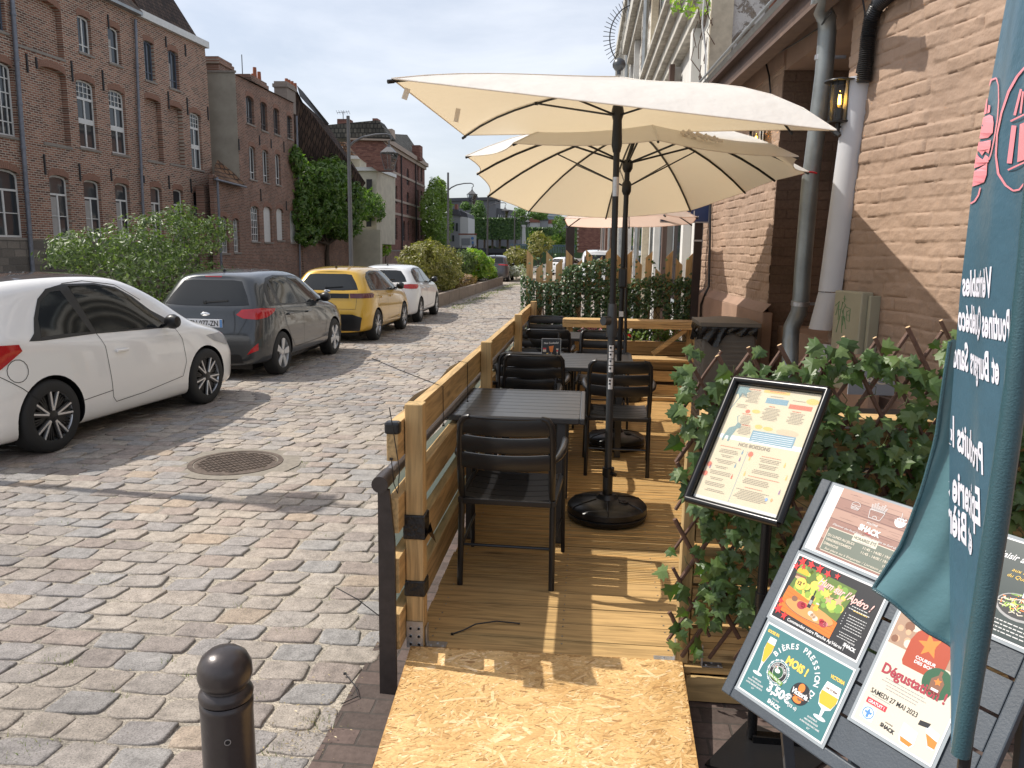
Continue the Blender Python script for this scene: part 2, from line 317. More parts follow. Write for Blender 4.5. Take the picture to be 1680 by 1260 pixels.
# cobbles, one stone after the other
def cobbles():
    rg = random.Random(11); cb = MB(); y = 1.15
    vs = []; fs = []
    n = 12
    base = []
    base = [(1, -.62), (1, .62), (.92, .93), (.35, 1), (-.35, 1), (-.92, .93), (-1, .62), (-1, -.62), (-.92, -.93), (-.35, -1), (.35, -1), (.92, -.93)]
    row = 0
    while y < 40:
        pitch = 0.158*rg.uniform(0.93, 1.08)
        if y < 3: xr = -0.92
        elif y < 10.15: xr = -0.86
        else: xr = 1.0
        x = -7.0 + rg.uniform(0, .2)
        # keep rows gently wavy
        while x < xr-0.03:
            ln = rg.choice((0.18, 0.205, 0.22, 0.235, 0.26))*rg.uniform(0.92, 1.08)
            if x+ln > xr: ln = xr-x
            if ln < 0.07: break
            cx = x+ln/2; wav = 0.05*math.sin(cx*0.55+1.0)+0.025*math.sin(cx*1.7+y*0.2)
            cy = y+pitch/2+wav
            x += ln
            if (cx+2.94)**2+(cy-6.07)**2 < 0.50**2: continue          # manhole ring
            if rg.random() < 0.004: continue
            hx = ln/2-rg.uniform(0.002, 0.007); hy = pitch/2-rg.uniform(0.002, 0.007)
            an = rg.gauss(0, 0.025)+0.04*math.cos(cx*0.55+1.0)*0.55; ca, sa = math.cos(an), math.sin(an)
            tx, ty = rg.gauss(0, 0.028), rg.gauss(0, 0.028); hz = rg.uniform(0.003, 0.007)
            o = len(vs); jit = [rg.uniform(0.90, 1.03) for _ in range(n)]
            sk = rg.gauss(0.10, 0.10)
            for (sc_, z) in ((1.01, -0.03), (1.0, hz-0.005), (0.972, hz-0.0004), (0.86, hz+0.0002)):
                for i, (bx, by) in enumerate(base):
                    px = bx*hx*jit[i]*(sc_ if sc_ > .8 else sc_)+by*hy*sk; py = by*hy*jit[i]*sc_
                    zz = z+(px*tx+py*ty if z > -0.02 else 0)+(rg.uniform(-.0028, .0022) if sc_ < .98 else 0)
                    vs.append((cx+px*ca-py*sa, cy+px*sa+py*ca, zz))
            vs.append((cx, cy, hz+rg.uniform(-0.002, 0.003)))
            for k in range(3):
                for i in range(n): fs.append((o+k*n+i, o+k*n+(i+1) % n, o+(k+1)*n+(i+1) % n, o+(k+1)*n+i))
            for i in range(n): fs.append((o+3*n+i, o+3*n+(i+1) % n, o+4*n))
        y += pitch; row += 1
    me = bpy.data.meshes.new('cobblestones'); me.from_pydata(vs, [], fs); me.shade_smooth(); me.materials.append(STONE)
    ob = bpy.data.objects.new('road_cobbles', me); COL.objects.link(ob); tag(ob, kind='structure')
cobbles()
tag(MB().add([(-7, 40, -0.004), (1.0, 40, -0.004), (1.0, 62, -0.004), (-7, 62, -0.004)], [(0, 1, 2, 3)]).build('road_far_setts', far_st, fix=False), kind='structure')
PAV = brick('brown_pavers', [(0.11, 0.085, 0.075), (0.15, 0.115, 0.10), (0.18, 0.13, 0.115)], (0.10, 0.085, 0.075), bw=0.2, bh=0.1, mort=0.006, bmp=0.5)
tag(MB().add([(-0.93, -4, 0.004), (8, -4, 0.004), (8, 10.2, 0.004), (-0.93, 10.2, 0.004)], [(0, 1, 2, 3)]).build('pavement', PAV, fix=False), kind='structure')
tag(MB().box((1.0, 10.2, -0.03), (8, 60, 0.10)).build('pavement_far', simple('kerb_concrete', (0.28, 0.26, 0.23), 0.9, bmp=0.2)), kind='structure')
# manhole cover flush with the cobbles
mh = root('manhole_cover', 'round rusty cast iron manhole cover set in the cobbles', 'manhole cover', (-2.94, 6.07, 0))
iron = simple('rusty_iron', (0.125, 0.095, 0.075), 0.75, 0.3, var=0.5, scale=14, bmp=0.4, bscale=90)
m = MB(); m.lathe([(0.001, 0.004), (0.335, 0.004), (0.34, -0.01)], (-2.94, 6.07, 0), 48)
rg = random.Random(3)
for i in range(-12, 13):
    for j in range(-12, 13):
        x, y = i*0.026, j*0.026
        if math.hypot(x, y) < 0.31 and (i*3+j*5) % 4: a = rg.uniform(0, 1.5); m.bar((-2.94+x-.01, 6.07+y, .006), (-2.94+x+.008, 6.07+y+.004, .006), .012, .008)
m.build('cover', iron, mh); m = MB(); m.lathe([(0.345, -0.01), (0.345, 0.008), (0.385, 0.008), (0.39, -0.01)], (-2.94, 6.07, 0), 48); m.build('ring', iron, mh, True)
tag(MB().add([(-2.94+.55*math.cos(R(a)), 6.07+.5*math.sin(R(a)), 0.003) for a in range(0, 360, 20)], [tuple(range(18))]).build('road_patch', simple('concrete_patch', (0.23, 0.205, 0.17), 0.95, var=.25, scale=20, bmp=.4), fix=False), kind='structure')
# grass tufts in the joints (uncountable)
def grass():
    rg = random.Random(5); m = MB()
    spots = [(-2.0, 2.35, .10, 60), (-2.25, 2.9, .06, 30), (-1.5, 2.95, .07, 30), (-0.98, 2.62, .05, 60), (-1.05, 2.45, .05, 25), (-1.9, 2.7, .05, 20), (-1.35, 3.3, .05, 20), (-2.55, 2.5, .12, 60), (-1.7, 3.5, .05, 15), (-1.2, 3.75, .04, 10), (-2.9, 6.75, .06, 20)]
    for k in range(60): spots.append((rg.uniform(-4.5, -0.95), rg.uniform(2.2, 7), 0.03, 7))
    for k in range(160): y = rg.uniform(24, 44); spots.append((-4.4+rg.uniform(0, .35), y, 0.12, 9))
    for x, y, s, n in spots:
        for i in range(n):
            px, py = x+rg.gauss(0, s), y+rg.gauss(0, s*.5); a = rg.uniform(0, 6.28); h = rg.uniform(0.008, 0.026)*(2.2 if y > 20 else 1); w_ = 0.0025*(6 if y > 20 else 1); lx, ly = rg.gauss(0, h*.6), rg.gauss(0, h*.6)
            dx, dy = w_*math.cos(a), w_*math.sin(a)
            m.add([(px-dx, py-dy, -0.01), (px+dx, py+dy, -0.01), (px+lx, py+ly, h)], [(0, 1, 2)])
    tag(m.build('grass', leafmat('grass_blades', (0.10, 0.13, 0.03), (0.13, 0.17, 0.04), (0.24, 0.22, 0.10)), fix=False), kind='stuff')
grass()
def litter():
    rg = random.Random(9); m = MB()
    for k in range(420):
        if k < 90: x, y = -.99+rg.gauss(0, .06), 2.55+rg.gauss(0, .12)
        else: x, y = rg.uniform(-3.2, -.86), rg.uniform(2.2, 6.5); x = x if rg.random() < .5 else -.9-abs(rg.gauss(0, .18))
        s = rg.uniform(.002, .009); a = rg.uniform(0, 6.28); c_, q = math.cos(a), math.sin(a); z = .013+rg.uniform(0, .003)
        m.add([(x-s*c_, y-s*q, z), (x+s*q*.35, y-s*c_*.35, z+.001), (x+s*c_, y+s*q, z), (x-s*q*.35, y+s*c_*.35, z+.002)], [(0, 1, 2, 3)])
    tag(m.build('leaf_litter', leafmat('dry_litter', (.12, .09, .06), (.34, .26, .12), (.52, .42, .24), .1), fix=False), kind='stuff')
litter()

# ================================================================== TERRACE: ramp, deck, rails
DZ = 0.15
def osb():
    r = root('plywood_ramp', 'pale yellow oriented strand board ramp leading up to the wooden deck', 'ramp', (-0.14, 2.2, 0))
    c = [V((-0.70, 2.945, DZ+0.012)), V((0.425, 2.965, DZ+0.012)), V((0.42, 2.1, 0.022)), V((-0.68, 2.05, 0.015))]
    n = (c[1]-c[0]).cross(c[0]-c[3]).normalized(); n = n if n.z > 0 else -n
    m = MB(); m.add([*c, *[p-n*0.012 for p in c]], [(0, 1, 2, 3), (7, 6, 5, 4), (0, 4, 5, 1), (1, 5, 6, 2), (2, 6, 7, 3), (3, 7, 4, 0)])
    ob, nt, b = newmat('strand_board_base'); nn = N(nt, 'ShaderNodeTexNoise', Scale=60, Detail=5); co = coords(nt); nt.links.new(co, nn.inputs['Vector'])
    rp = ramp(nt, [(0.3, (0.24, 0.12, 0.035)), (0.7, (0.55, 0.33, 0.12))]); nt.links.new(nn.outputs['Fac'], rp.inputs['Fac']); nt.links.new(rp.outputs['Color'], b.inputs['Base Color']); b.inputs['Roughness'].default_value = 0.7
    m.build('board', ob, r)
    rg = random.Random(21); m = MB(); U = (c[1]-c[0]).normalized(); W = n.cross(U).normalized()
    o = c[3]-U*0.02
    for i in range(9500):
        u = rg.random(); v_ = rg.random()
        p = (c[3].lerp(c[2], u)).lerp(c[0].lerp(c[1], u), v_)
        a = rg.gauss(.25, 0.62) if rg.random() < .8 else rg.uniform(0, 3.14)
        ln = (rg.uniform(0.008, 0.034)*rg.choice((.6, 1, 1, 1.6)) if i > 2500 else rg.uniform(.03, .06)); wd = ln*rg.uniform(0.08, 0.34)*.6+0.0008
        d = U*math.cos(a)+W*math.sin(a); e = W*math.cos(a)-U*math.sin(a)
        z = n*(0.0003+0.0022*i/9500); k = rg.uniform(-.35, .35); q_ = rg.uniform(-.35, .35)
        pts = [p-d*ln-e*wd, p+d*(ln*(1-.2*k))-e*wd*(1+k), p+d*ln*1.1+e*wd*q_, p+d*ln*(.9)+e*wd, p-d*(ln*(1+.2*q_))+e*wd*(1-q_)]
        ok = True
        for t in pts:                       # stay inside the board
            for a0, b0 in ((c[0], c[1]), (c[1], c[2]), (c[2], c[3]), (c[3], c[0])):
                if (b0-a0).cross(t-a0).dot(n) > 0: ok = False
        if ok: m.add([t+z for t in pts], [(0, 1, 2, 3, 4)])
    fm, nt, b = newmat('wood_strands'); geo = nt.nodes.new('ShaderNodeNewGeometry')
    rp = ramp(nt, [(0, (0.36, 0.20, 0.08)), (0.05, (0.54, 0.33, 0.135)), (0.3, (0.62, 0.40, 0.17)), (0.8, (0.69, 0.46, 0.21)), (0.96, (0.78, 0.58, 0.34))]); nt.links.new(geo.outputs['Random Per Island'], rp.inputs['Fac'])
    n1 = N(nt, 'ShaderNodeTexNoise', Scale=240, Detail=3); nt.links.new(coords(nt, 'Object', (0.35, 1, 1)), n1.inputs['Vector']); r1 = ramp(nt, [(0.3, 0.78), (0.7, 1.12)]); nt.links.new(n1.outputs['Fac'], r1.inputs['Fac'])
    mm = N(nt, 'ShaderNodeMix', _data_type='RGBA', _blend_type='MULTIPLY'); mm.inputs['Factor'].default_value = 1; nt.links.new(rp.outputs['Color'], mm.inputs['A']); nt.links.new(r1.outputs['Color'], mm.inputs['B'])
    n9 = N(nt, 'ShaderNodeTexNoise', Scale=3.5, Detail=3); nt.links.new(coords(nt), n9.inputs['Vector']); r9 = ramp(nt, [(0.35, (0.82, 0.76, 0.66)), (0.65, (1.06, 1.06, 1.06))]); nt.links.new(n9.outputs['Fac'], r9.inputs['Fac'])
    m9 = N(nt, 'ShaderNodeMix', _data_type='RGBA', _blend_type='MULTIPLY'); m9.inputs['Factor'].default_value = 1; nt.links.new(mm.outputs['Result'], m9.inputs['A']); nt.links.new(r9.outputs['Color'], m9.inputs['B'])
    nt.links.new(m9.outputs['Result'], b.inputs['Base Color']); b.inputs['Roughness'].default_value = 0.55
    tag(m.build('wood_strands', fm, r, fix=False), kind='stuff')
    m = MB()
    for x in (-0.6, 0.3): m.prism([(x, 2.25, 0.005), (x, 2.9, 0.005), (x, 2.9, DZ-0.004), (x, 2.25, 0.03)], (0.06, 0, 0))
    m.build('support', wood('y'), r)
osb()
WX, WY, WZ = wood('x'), wood('y'), wood('z')
WXd = wood('x', (0.53, 0.345, 0.145), 'deck_pine')
deck = root('wooden_deck', 'raised pine plank deck of the cafe terrace between rail and wall', 'deck', (0.3, 6, 0))
rg = random.Random(4)
y = 2.945; i = 0
while y < 10.1:
    wdt = 0.155
    m = MB(); xr = 1.62-0.05*(y-5.3)/1 if y > 5.4 else 1.62
    xr = min(xr, 1.40) if y > 3 else 1.36
    z1 = DZ+rg.uniform(-.001, .001)
    x0 = -0.70+rg.uniform(-.006, .004)
    m.box((x0, y, DZ-0.028), (xr, y+wdt-0.006, z1))
    if i > 4:   # grooved boards
        m = MB(); k = 7; g = (wdt-0.006)/k
        for j in range(k): m.box((x0, y+j*g, DZ-0.028), (xr, y+(j+1)*g-0.0055, z1))
        m.box((x0, y, DZ-0.028), (xr, y+wdt-0.006, z1-0.005))
    m.build('plank', WXd, deck, bevel=0.002 if i < 8 else 0); y += wdt; i += 1
m = MB()
for x in (-0.66, -0.1, 0.4, 0.9, 1.3): m.box((x, 2.96, 0.006), (x+0.06, 10.0, DZ-0.0285))
m.build('joist', WY, deck)
m = MB(); m.box((0.44, 2.925, 0.012), (1.36, 2.944, DZ-0.035)); m.build('skirt_board', WX, deck)
# screws in pairs at each joist
y = 2.945
SCR = simple('screw_steel', (0.3, 0.3, 0.28), 0.4, 0.8)
for i in range(14):
    for x in (-0.63, -0.07, 0.38):
        for dy in (0.03, 0.12): MB().lathe([(0.0001, DZ+0.0018), (0.004, DZ+0.0018), (0.004, DZ-0.001)], (x, y+dy, 0), 8).build('screw', SCR, deck)
    y += 0.155

BLK = simple('black_plastic', (0.012, 0.012, 0.013), 0.32, var=0.1, scale=30, bmp=0.05)
STEEL = simple('galvanised_steel', (0.52, 0.53, 0.55), 0.38, 0.85, var=0.2, scale=40)
rail = root('timber_rail', 'waist high pine plank rail between the terrace and the cobbled street', 'rail', (-0.72, 2.95, 0))
for z0, z1 in ((0.985, 1.135), (0.69, 0.835), (0.435, 0.585), (0.19, 0.345)):
    for k, (ya, yb) in enumerate(((2.86, 5.22), (5.225, 7.60), (7.605, 10.05))):
        rr = rg.uniform(-.006, .006)
        MB().box((-0.768, ya+rr, z0), (-0.722, yb, z1)).build('plank', WY, rail, bevel=0.003)
for yp in (2.955, 5.14, 7.52, 9.6):
    m = MB(); m.box((-0.719, yp, DZ+0.003), (-0.645, yp+0.072, 1.195)); m.build('post', WZ, rail, bevel=0.004)
m = MB(); m.box((-0.776, 2.852, 1.092), (-0.716, 2.90, 1.142)); m.build('black_tape', BLK, rail, bevel=0.01)
m = MB(); m.box((-0.729, 2.947, 0.63), (-0.636, 3.036, 0.735))
m.add([(-0.64, 2.947, 0.63), (-0.64, 3.03, 0.63), (-0.60, 3.0, 0.60), (-0.615, 2.95, 0.71)], [(0, 1, 2, 3)]); m.build('black_tape', simple('crumpled_film', (0.012, 0.012, 0.014), 0.2, bmp=0.9, bscale=35), rail, bevel=0.006)
m = MB(); m.box((-0.727, 2.949, 0.38), (-0.638, 3.03, 0.45)); m.build('black_tape', MC['crumpled_film'], rail, bevel=0.006)
def bracket(name, x, y, sx, lab, par=None):
    m = MB(); m.box((x, y, DZ+0.002), (x+sx*0.085, y+0.045, DZ+0.0055)) if sx > 0 else m.box((x+sx*0.085, y, DZ+0.002), (x, y+0.045, DZ+0.0055))
    m.box((x, y, DZ+.006), (x+sx*0.004, y+0.045, DZ+0.09)) if sx > 0 else m.box((x+sx*.004, y, DZ+.006), (x, y+0.045, DZ+0.09))
    for k in range(3): m.lathe([(0.0001, DZ+0.009), (0.005, DZ+0.009), (0.006, DZ+0.004)], (x+sx*(0.02+0.025*k), y+0.012+0.02*(k % 2), 0), 8)
    m.build(name, STEEL, par)
bracket('bracket', -0.640, 2.965, 1, '', rail)
m = MB(); m.box((-0.718, 2.948, DZ+.003), (-0.648, 2.9515, DZ+0.12))
for k in range(6): m.lathe([(0.0001, 0), (0.006, 0), (0.006, .003)], (-0.70+.035*(k % 2), 2.948, DZ+.02+.035*(k//2)), 8, axis=(0, -1, 0))
m.build('bracket', STEEL, rail)
# metal crowd barrier behind the rail with its pale banner
dkm = simple('brown_painted_steel', (0.055, 0.045, 0.042), 0.42, 0.2, var=0.3, scale=25, bmp=0.08)
bar = root('metal_barrier', 'dark brown steel barrier tied behind the timber rail with zip ties', 'barrier', (-0.81, 2.9, 0))
m = MB(); m.prism([(-0.805, 2.835, -0.005), (-0.735, 2.835, -0.005), (-0.735, 2.835, 0.66), (-0.755, 2.835, 0.875), (-0.80, 2.835, 0.875)], (0, .018, 0)); m.build('end_plate', dkm, bar)
for yy in (5.35, 7.85): MB().box((-0.845, yy, -.005), (-.80, yy+.05, .875)).build('upright', dkm, bar, bevel=0.003)
m = MB(); m.tube([(-0.782, 2.83, 0.905), (-0.782, 10.0, 0.905)], 0.028, 16); m.build('top_tube', simple('grey_tube', (0.14, 0.13, 0.13), 0.3, 0.3, var=.1), bar, True)
m = MB(); m.tube([(-0.782, 2.80, 0.905), (-0.782, 2.93, 0.905)], 0.033, 16); m.build('end_cap', dkm, bar, True)
bn = MB(); bn.grid(lambda u, v_: V((-0.795+0.012*math.sin(u*40)*math.sin(v_*3), 2.93+u*7.0, 0.14+v_*0.70+0.01*math.sin(u*22))), 90, 6)
tag(bn.build('fabric_banner', cloth('pale_teal_fabric', (0.26, 0.32, 0.30), 0.3), smooth=True), 'pale grey green fabric banner hung on the barrier behind the planks', 'banner')
bs = MB(); bs.grid(lambda u, v_: V((-0.772-0.012*v_-0.006*math.sin(u*9), 3.2+u*1.5, 1.02+v_*(0.112+0.008*math.sin(u*11)))), 40, 5)
bs.build('loose_sheet', simple('grey_film', (0.16, 0.16, 0.17), 0.35, bmp=0.5, bscale=12), bar, True)
# black cable ties
def tie(pts, label, r=0.0022, grp='black cable ties around the terrace'):
    m = MB(); m.tube([V(p) for p in pts], r, 6); p = V(pts[0]); m.box(p-V((.006, .005, .004)), p+V((.006, .005, .004)))
    return tag(m.build('cable_tie', BLK, smooth=True), label, 'cable tie', grp)
a = atz(742, 1040, DZ+.004); b_ = atz(780, 1024, DZ+.02); c_ = atz(853, 1023, DZ+.006); b2 = atz(815, 1019, DZ+.015)
tie([a, atz(760, 1034, DZ+.008), b_, b2, c_], 'curved black cable tie lying loose on the deck planks', 0.0035)
tie([(-0.745, 2.84, 1.0), (-0.735, 2.838, 0.90), (-0.722, 2.842, 0.86), (-0.715, 2.85, 0.95), (-0.737, 2.85, 1.10), (-0.755, 2.86, 1.20)], 'black cable tie with upright tail looped round the taped rail end')
tie([(-0.712, 3.75, 0.93), (-0.714, 3.75, 1.13), (-0.77, 3.76, 1.145), (-0.95, 3.80, 1.20), (-1.10, 3.83, 1.25)], 'black cable tie with a long tail sticking out over the street from the rail')
tie([(-0.714, 4.55, 0.90), (-0.716, 4.55, 1.138), (-0.775, 4.55, 1.145)], 'black cable tie tight round the top plank of the rail')
tie([(-0.775, 2.842, 0.30), (-0.80, 2.84, 0.34), (-0.90, 2.86, 0.40), (-1.0, 2.9, 0.425)], 'black cable tie pointing out from the foot of the dark barrier post')
tie([atz(566, 1105, .02), atz(583, 1125, .02), atz(588, 1142, .015), atz(560, 1155, .012)], 'bent black cable tie lying on the gravel beside the cobbles')

# ---- right hand front fence with its top rail
fr = root('terrace_fence', 'pine plank fence behind the ivy trellis at the front of the terrace', 'fence', (0.45, 3.0, 0))
for a_, b_ in (((0.400, 2.962), (0.448, 3.03)), ((1.30, 3.0), (1.37, 3.07)), ((2.0, 3.0), (2.07, 3.07))):
    MB().box((a_[0], a_[1], DZ+0.002 if a_[0] < 1.35 else 0.01), (b_[0], b_[1], 1.165)).build('post', WZ, fr, bevel=0.003)
MB().box((0.450, 3.02, 0.33), (0.53, 3.045, 0.50)).build('block', WZ, fr, bevel=0.002)
for k in range(6):
    z0 = 0.165+k*0.168
    m = MB()
    for j in range(5): m.box((0.452, 2.966, z0+j*0.029), (2.3, 2.998, z0+j*0.029+0.0255))
    m.box((0.452, 2.970, z0), (2.3, 2.998, z0+0.142)); m.build('plank', WX, fr)
MB().box((0.452, 2.95, 1.168), (2.3, 3.06, 1.198)).build('top_rail', WX, fr, bevel=0.003)
bracket('bracket', 0.398, 2.962, -1, '', fr); bracket('bracket', 0.50, 2.945, 1, '', fr)

# ================================================================== TABLES AND CHAIRS
CH = simple('black_chair_metal', (0.014, 0.014, 0.015), 0.30, 0.0, var=0.1, spec=0.5)
TB = simple('charcoal_table_metal', (0.045, 0.048, 0.052), 0.34, 0.0, var=0.12, scale=20, spec=0.5)
def make_chair():
    r = root('terrace_chair', 'x', 'chair')
    def slat_back(z0, z1, yoff):
        m = MB(); n = 14; wd = 0.212
        def fn(side):
            return lambda u, v_: V(((u*2-1)*wd, -0.03-(z0+v_*(z1-z0)-0.45)*0.10-0.030*(1-(u*2-1)**2)+side*0.006, z0+v_*(z1-z0)-0.006*(1-(u*2-1)**2)))
        vs = []
        for i in range(n+1):
            for v_, sd_ in ((0, -1), (0.15, -1.6), (.85, -1.6), (1, -1), (1, 1), (.85, 1.6), (.15, 1.6), (0, 1)): vs.append(fn(sd_)(i/n, v_))
        fs = [(i*8+j, i*8+(j+1) % 8, (i+1)*8+(j+1) % 8, (i+1)*8+j) for i in range(n) for j in range(8)]
        m.add(vs, fs); return m
    for z0, z1 in ((0.798, 0.880), (0.712, 0.788), (0.625, 0.702)):
        slat_back(z0, z1, 0).build('back_slat', CH, r, True, ang=50)
    m = MB()
    prof = [(0.222, 0.03, 0.44), (0.222, -0.015, 0.50), (0.222, -0.035, 0.62), (0.220, -0.055, 0.78), (0.215, -0.066, 0.845), (0.197, -0.074, 0.873), (0.17, -0.082, 0.882)]
    for s in (-1, 1): m.tube([(s*x, y_, z) for x, y_, z in prof], [.014, .017, .018, .019, .019, .017, .012], 10)
    m.tube([((u/10*2-1)*0.18, -0.078-0.028*(1-(u/10*2-1)**2), 0.880) for u in range(11)], 0.008, 8)
    m.build('back_frame', CH, r, True)
    m = MB()
    for k in range(5):
        y0 = 0.02+k*0.093
        def fn(u, v_, y0=y0): 
            x = (u*2-1)*0.222; return V((x, y0+v_*0.086, 0.458-0.014*(1-(u*2-1)**2)-0.010*math.sin((y0+v_*.086)/.48*math.pi)))
        a = MB(); a.grid(fn, 12, 3); o = len(m.v); m.add(a.v, a.f); m.add([p-V((0, 0, .012)) for p in a.v], [f[::-1] for f in a.f])
        nu = 13
        rim = [i for i in range(nu)]+[i*nu+nu-1 for i in range(1, 4)]+[3*nu+i for i in range(nu-2, -1, -1)]+[i*nu for i in range(2, 0, -1)]
        m.f += [(o+rim[i], o+rim[(i+1) % len(rim)], o+rim[(i+1) % len(rim)]+len(a.v), o+rim[i]+len(a.v)) for i in range(len(rim))]; m.m += [0]*len(rim)
    m.build('seat', CH, r, True, ang=35)
    m = MB()
    for s in (-1, 1): m.bar((s*0.232, 0.0, 0.44), (s*0.240, 0.50, 0.44), 0.022, 0.028)
    m.bar((-0.22, 0.01, 0.435), (0.22, 0.01, 0.435), 0.02, 0.028); m.bar((-0.22, 0.49, 0.435), (0.22, 0.49, 0.435), 0.02, 0.028)
    m.build('seat_frame', CH, r, bevel=0.003)
    for s in (-1, 1):
        MB().tube([(s*0.226, 0.02, 0.45), (s*0.23, -0.01, 0.0)], [0.0165, 0.0145], 10).build('leg', CH, r, True)
        m = MB(); m.bar((s*0.247, 0.46, 0.655), (s*0.255, 0.50, 0.0), 0.022, 0.026, (0, 1, 0)); m.build('leg', CH, r, bevel=0.006)
        m = MB(); m.tube([(s*0.225, -0.04, 0.66), (s*0.25, 0.03, 0.672), (s*0.262, 0.16, 0.676), (s*0.262, 0.34, 0.672), (s*0.252, 0.47, 0.655)], [.010, .017, .021, .021, .016], 10); m.build('armrest', CH, r, True)
    m = MB(); m.tube([(-0.225, 0.03, 0.20), (0.225, 0.03, 0.20)], 0.008, 8); m.tube([(-0.226, 0.03, 0.20), (-0.24, 0.47, 0.2)], .008, 8); m.tube([(0.226, 0.03, 0.20), (0.24, 0.47, 0.2)], .008, 8); m.build('stretcher', CH, r, True)
    return r
chair0 = make_chair()
CHG = 'black metal chairs set around the terrace tables'
spots = [(-0.37, 3.60, 0, 'black slatted metal chair nearest the ramp with its back to the camera'),
         (-0.45, 5.72, 180, 'black slatted metal chair facing the camera just behind the nearest table'),
         (-0.40, 5.82, 0, 'black slatted metal chair half hidden back to back behind the one at the nearest table'),
         (0.245, 5.63, 0, 'black slatted metal chair right of the parasol pole with its back to the camera'),
         (-0.50, 7.62, 180, 'black slatted metal chair facing the camera on the street side behind the menu card'),
         (0.155, 7.66, 180, 'black slatted metal chair facing the camera behind the middle table beside the parasol poles'),
         (-0.40, 7.78, 0, 'black slatted metal chair half hidden behind the one by the menu card'),
         (-0.50, 9.30, 180, 'black slatted metal chair farthest back next to the bar shelf')]
for k, (x, y, a, lab) in enumerate(spots):
    o = chair0 if k == 0 else copy_tree(chair0)
    o.location = (x, y, DZ); o.rotation_euler = (0, 0, R(a+(k*37 % 5-2)*0.8)); o['label'] = lab; o['category'] = 'chair'; o['group'] = CHG
def table(x0, x1, y0, y1, label):
    r = root('terrace_table', label, 'table', ((x0+x1)/2, (y0+y1)/2, DZ), 'charcoal slatted metal terrace tables'); z = DZ+0.735
    m = MB(); n = 8; g = (y1-y0-0.06)/n
    for k in range(n): m.box((x0+0.03, y0+0.03+k*g+0.003, z-0.012), (x1-0.03, y0+0.03+(k+1)*g-0.003, z+0.002))
    m.build('slats', TB, r, bevel=0.002)
    m = MB(); m.box((x0, y0, z-0.03), (x0+0.03, y1, z+0.005)); m.box((x1-0.03, y0, z-0.03), (x1, y1, z+0.005)); m.box((x0+.0302, y0, z-0.03), (x1-.0302, y0+0.03, z+0.005)); m.box((x0+.0302, y1-0.03, z-0.03), (x1-.0302, y1, z+0.005)); m.build('rim', TB, r, bevel=0.006)
    for sx in (x0+0.13, x1-0.155):
        for sy in (y0+0.01, y1-0.05):
            MB().box((sx, sy, DZ+0.002), (sx+0.05, sy+0.04, z-0.031)).build('leg', TB, r, bevel=0.004)
table(-0.80, 0.0, 4.20, 5.08, 'charcoal slatted metal table nearest the camera beside the rail')
table(-0.80, 0.40, 6.15, 7.05, 'wide charcoal slatted metal table in the middle carrying the cocktail card')
table(-0.74, -0.04, 8.30, 8.98, 'small charcoal slatted metal table farthest back before the bar shelf')
# ================================================================== PARASOLS
CRM = cloth('cream_canvas', (0.85, 0.845, 0.82), 0.38, (0.76, 0.61, 0.39), 0.75, fold=0.35)
PNK = cloth('pink_cream_canvas', (0.78, 0.68, 0.60), 0.5, (0.88, 0.66, 0.54), 0.75, fold=0.5)
DPK = simple('dark_parasol_metal', (0.022, 0.022, 0.022), 0.35, 0.4, var=0.15)
GPK = simple('grey_parasol_metal', (0.075, 0.08, 0.085), 0.33, 0.5, var=0.15)
def canopy(apex, tips, bulge, parent, mat, sag=0.05, n=10, edge=0.0, thick=0.0):
    """cloth stretched over curved ribs between the apex and the rib tips"""
    k = len(tips); m = MB(); ribs = []
    def rib(i, t): 
        p = apex.lerp(tips[i], t); p.z += bulge[i]*(6.75*t*t*(1-t) if k == 4 else 4*t*(1-t)); return p
    vs = []; fs = []; mm = 8
    for i in range(k):
        j = (i+1) % k
        def fn(u, v_, i=i, j=j):
            a_, b_ = rib(i, v_), rib(j, v_); p = a_.lerp(b_, u); s = 4*u*(1-u)
            p = p+(apex-p)*(-0.0)+V((0, 0, -sag*v_*s*(0.8 if k > 4 else 2.2*(1-v_))))
            ctr = (apex-p); ctr.z = 0
            return p+ctr*(edge*s*v_*v_)
        m.grid(fn, mm, n)
        # hem
    bm_v = m
    o = m.build('canopy', mat, parent, smooth=True, ang=60)
    hm = MB(); q = []
    for i in range(k):
        j = (i+1) % k
        for u in range(9): a_, b_ = rib(i, 1), rib(j, 1); s_ = 4*(u/8)*(1-u/8); p = a_.lerp(b_, u/8)+V((0, 0, -sag*s_*(.8 if k > 4 else 0))); c_ = apex-p; c_.z = 0; q.append(p+c_*(edge*s_))
    hm.tube(q, .0035, 5); hm.build('hem', mat, o, True)
    sm = MB()
    for i in range(k): sm.tube([rib(i, t/8)+V((0, 0, .0015)) for t in range(9)], .0035, 5)
    sm.build('seam', mat, o, True)
    return o, rib
def ribs_of(rib, k, r, hub, at, parent, thin=0.007, drop=0.012, skip=(), mat=None):
    for i in range(k):
        if i in skip: continue
        pts = [rib(i, t/8)-V((0, 0, drop)) for t in range(1, 9)]
        m = MB(); m.tube(pts, thin, 6); m.lathe([(0.0001, -.01), (.010, -.01), (.010, .022), (.0001, .022)], pts[-1], 8, axis=(pts[-1]-pts[-2])); m.build('rib', mat or DPK, parent, True)
        if hub is not None:
            q = rib(i, at)-V((0, 0, drop)); m = MB(); m.tube([hub, q], thin*0.85, 6); m.lathe([(0.0001, -.012), (.011, -.012), (.011, .012), (.0001, .012)], q, 8, axis=(1, 0.2, 0)); m.build('strut', mat or DPK, parent, True)
u1 = root('parasol', 'nearest cream square parasol on a slim dark pole beside the nearest table', 'parasol', (0.165, 4.69, 0.15), 'cream parasols over the terrace')
apex = aty(1015, 126, 4.69)
tips = [aty(643, 129, 3.72), aty(1372, 214, 3.62), aty(1297, 213, 5.62), aty(762, 222, 5.66)]
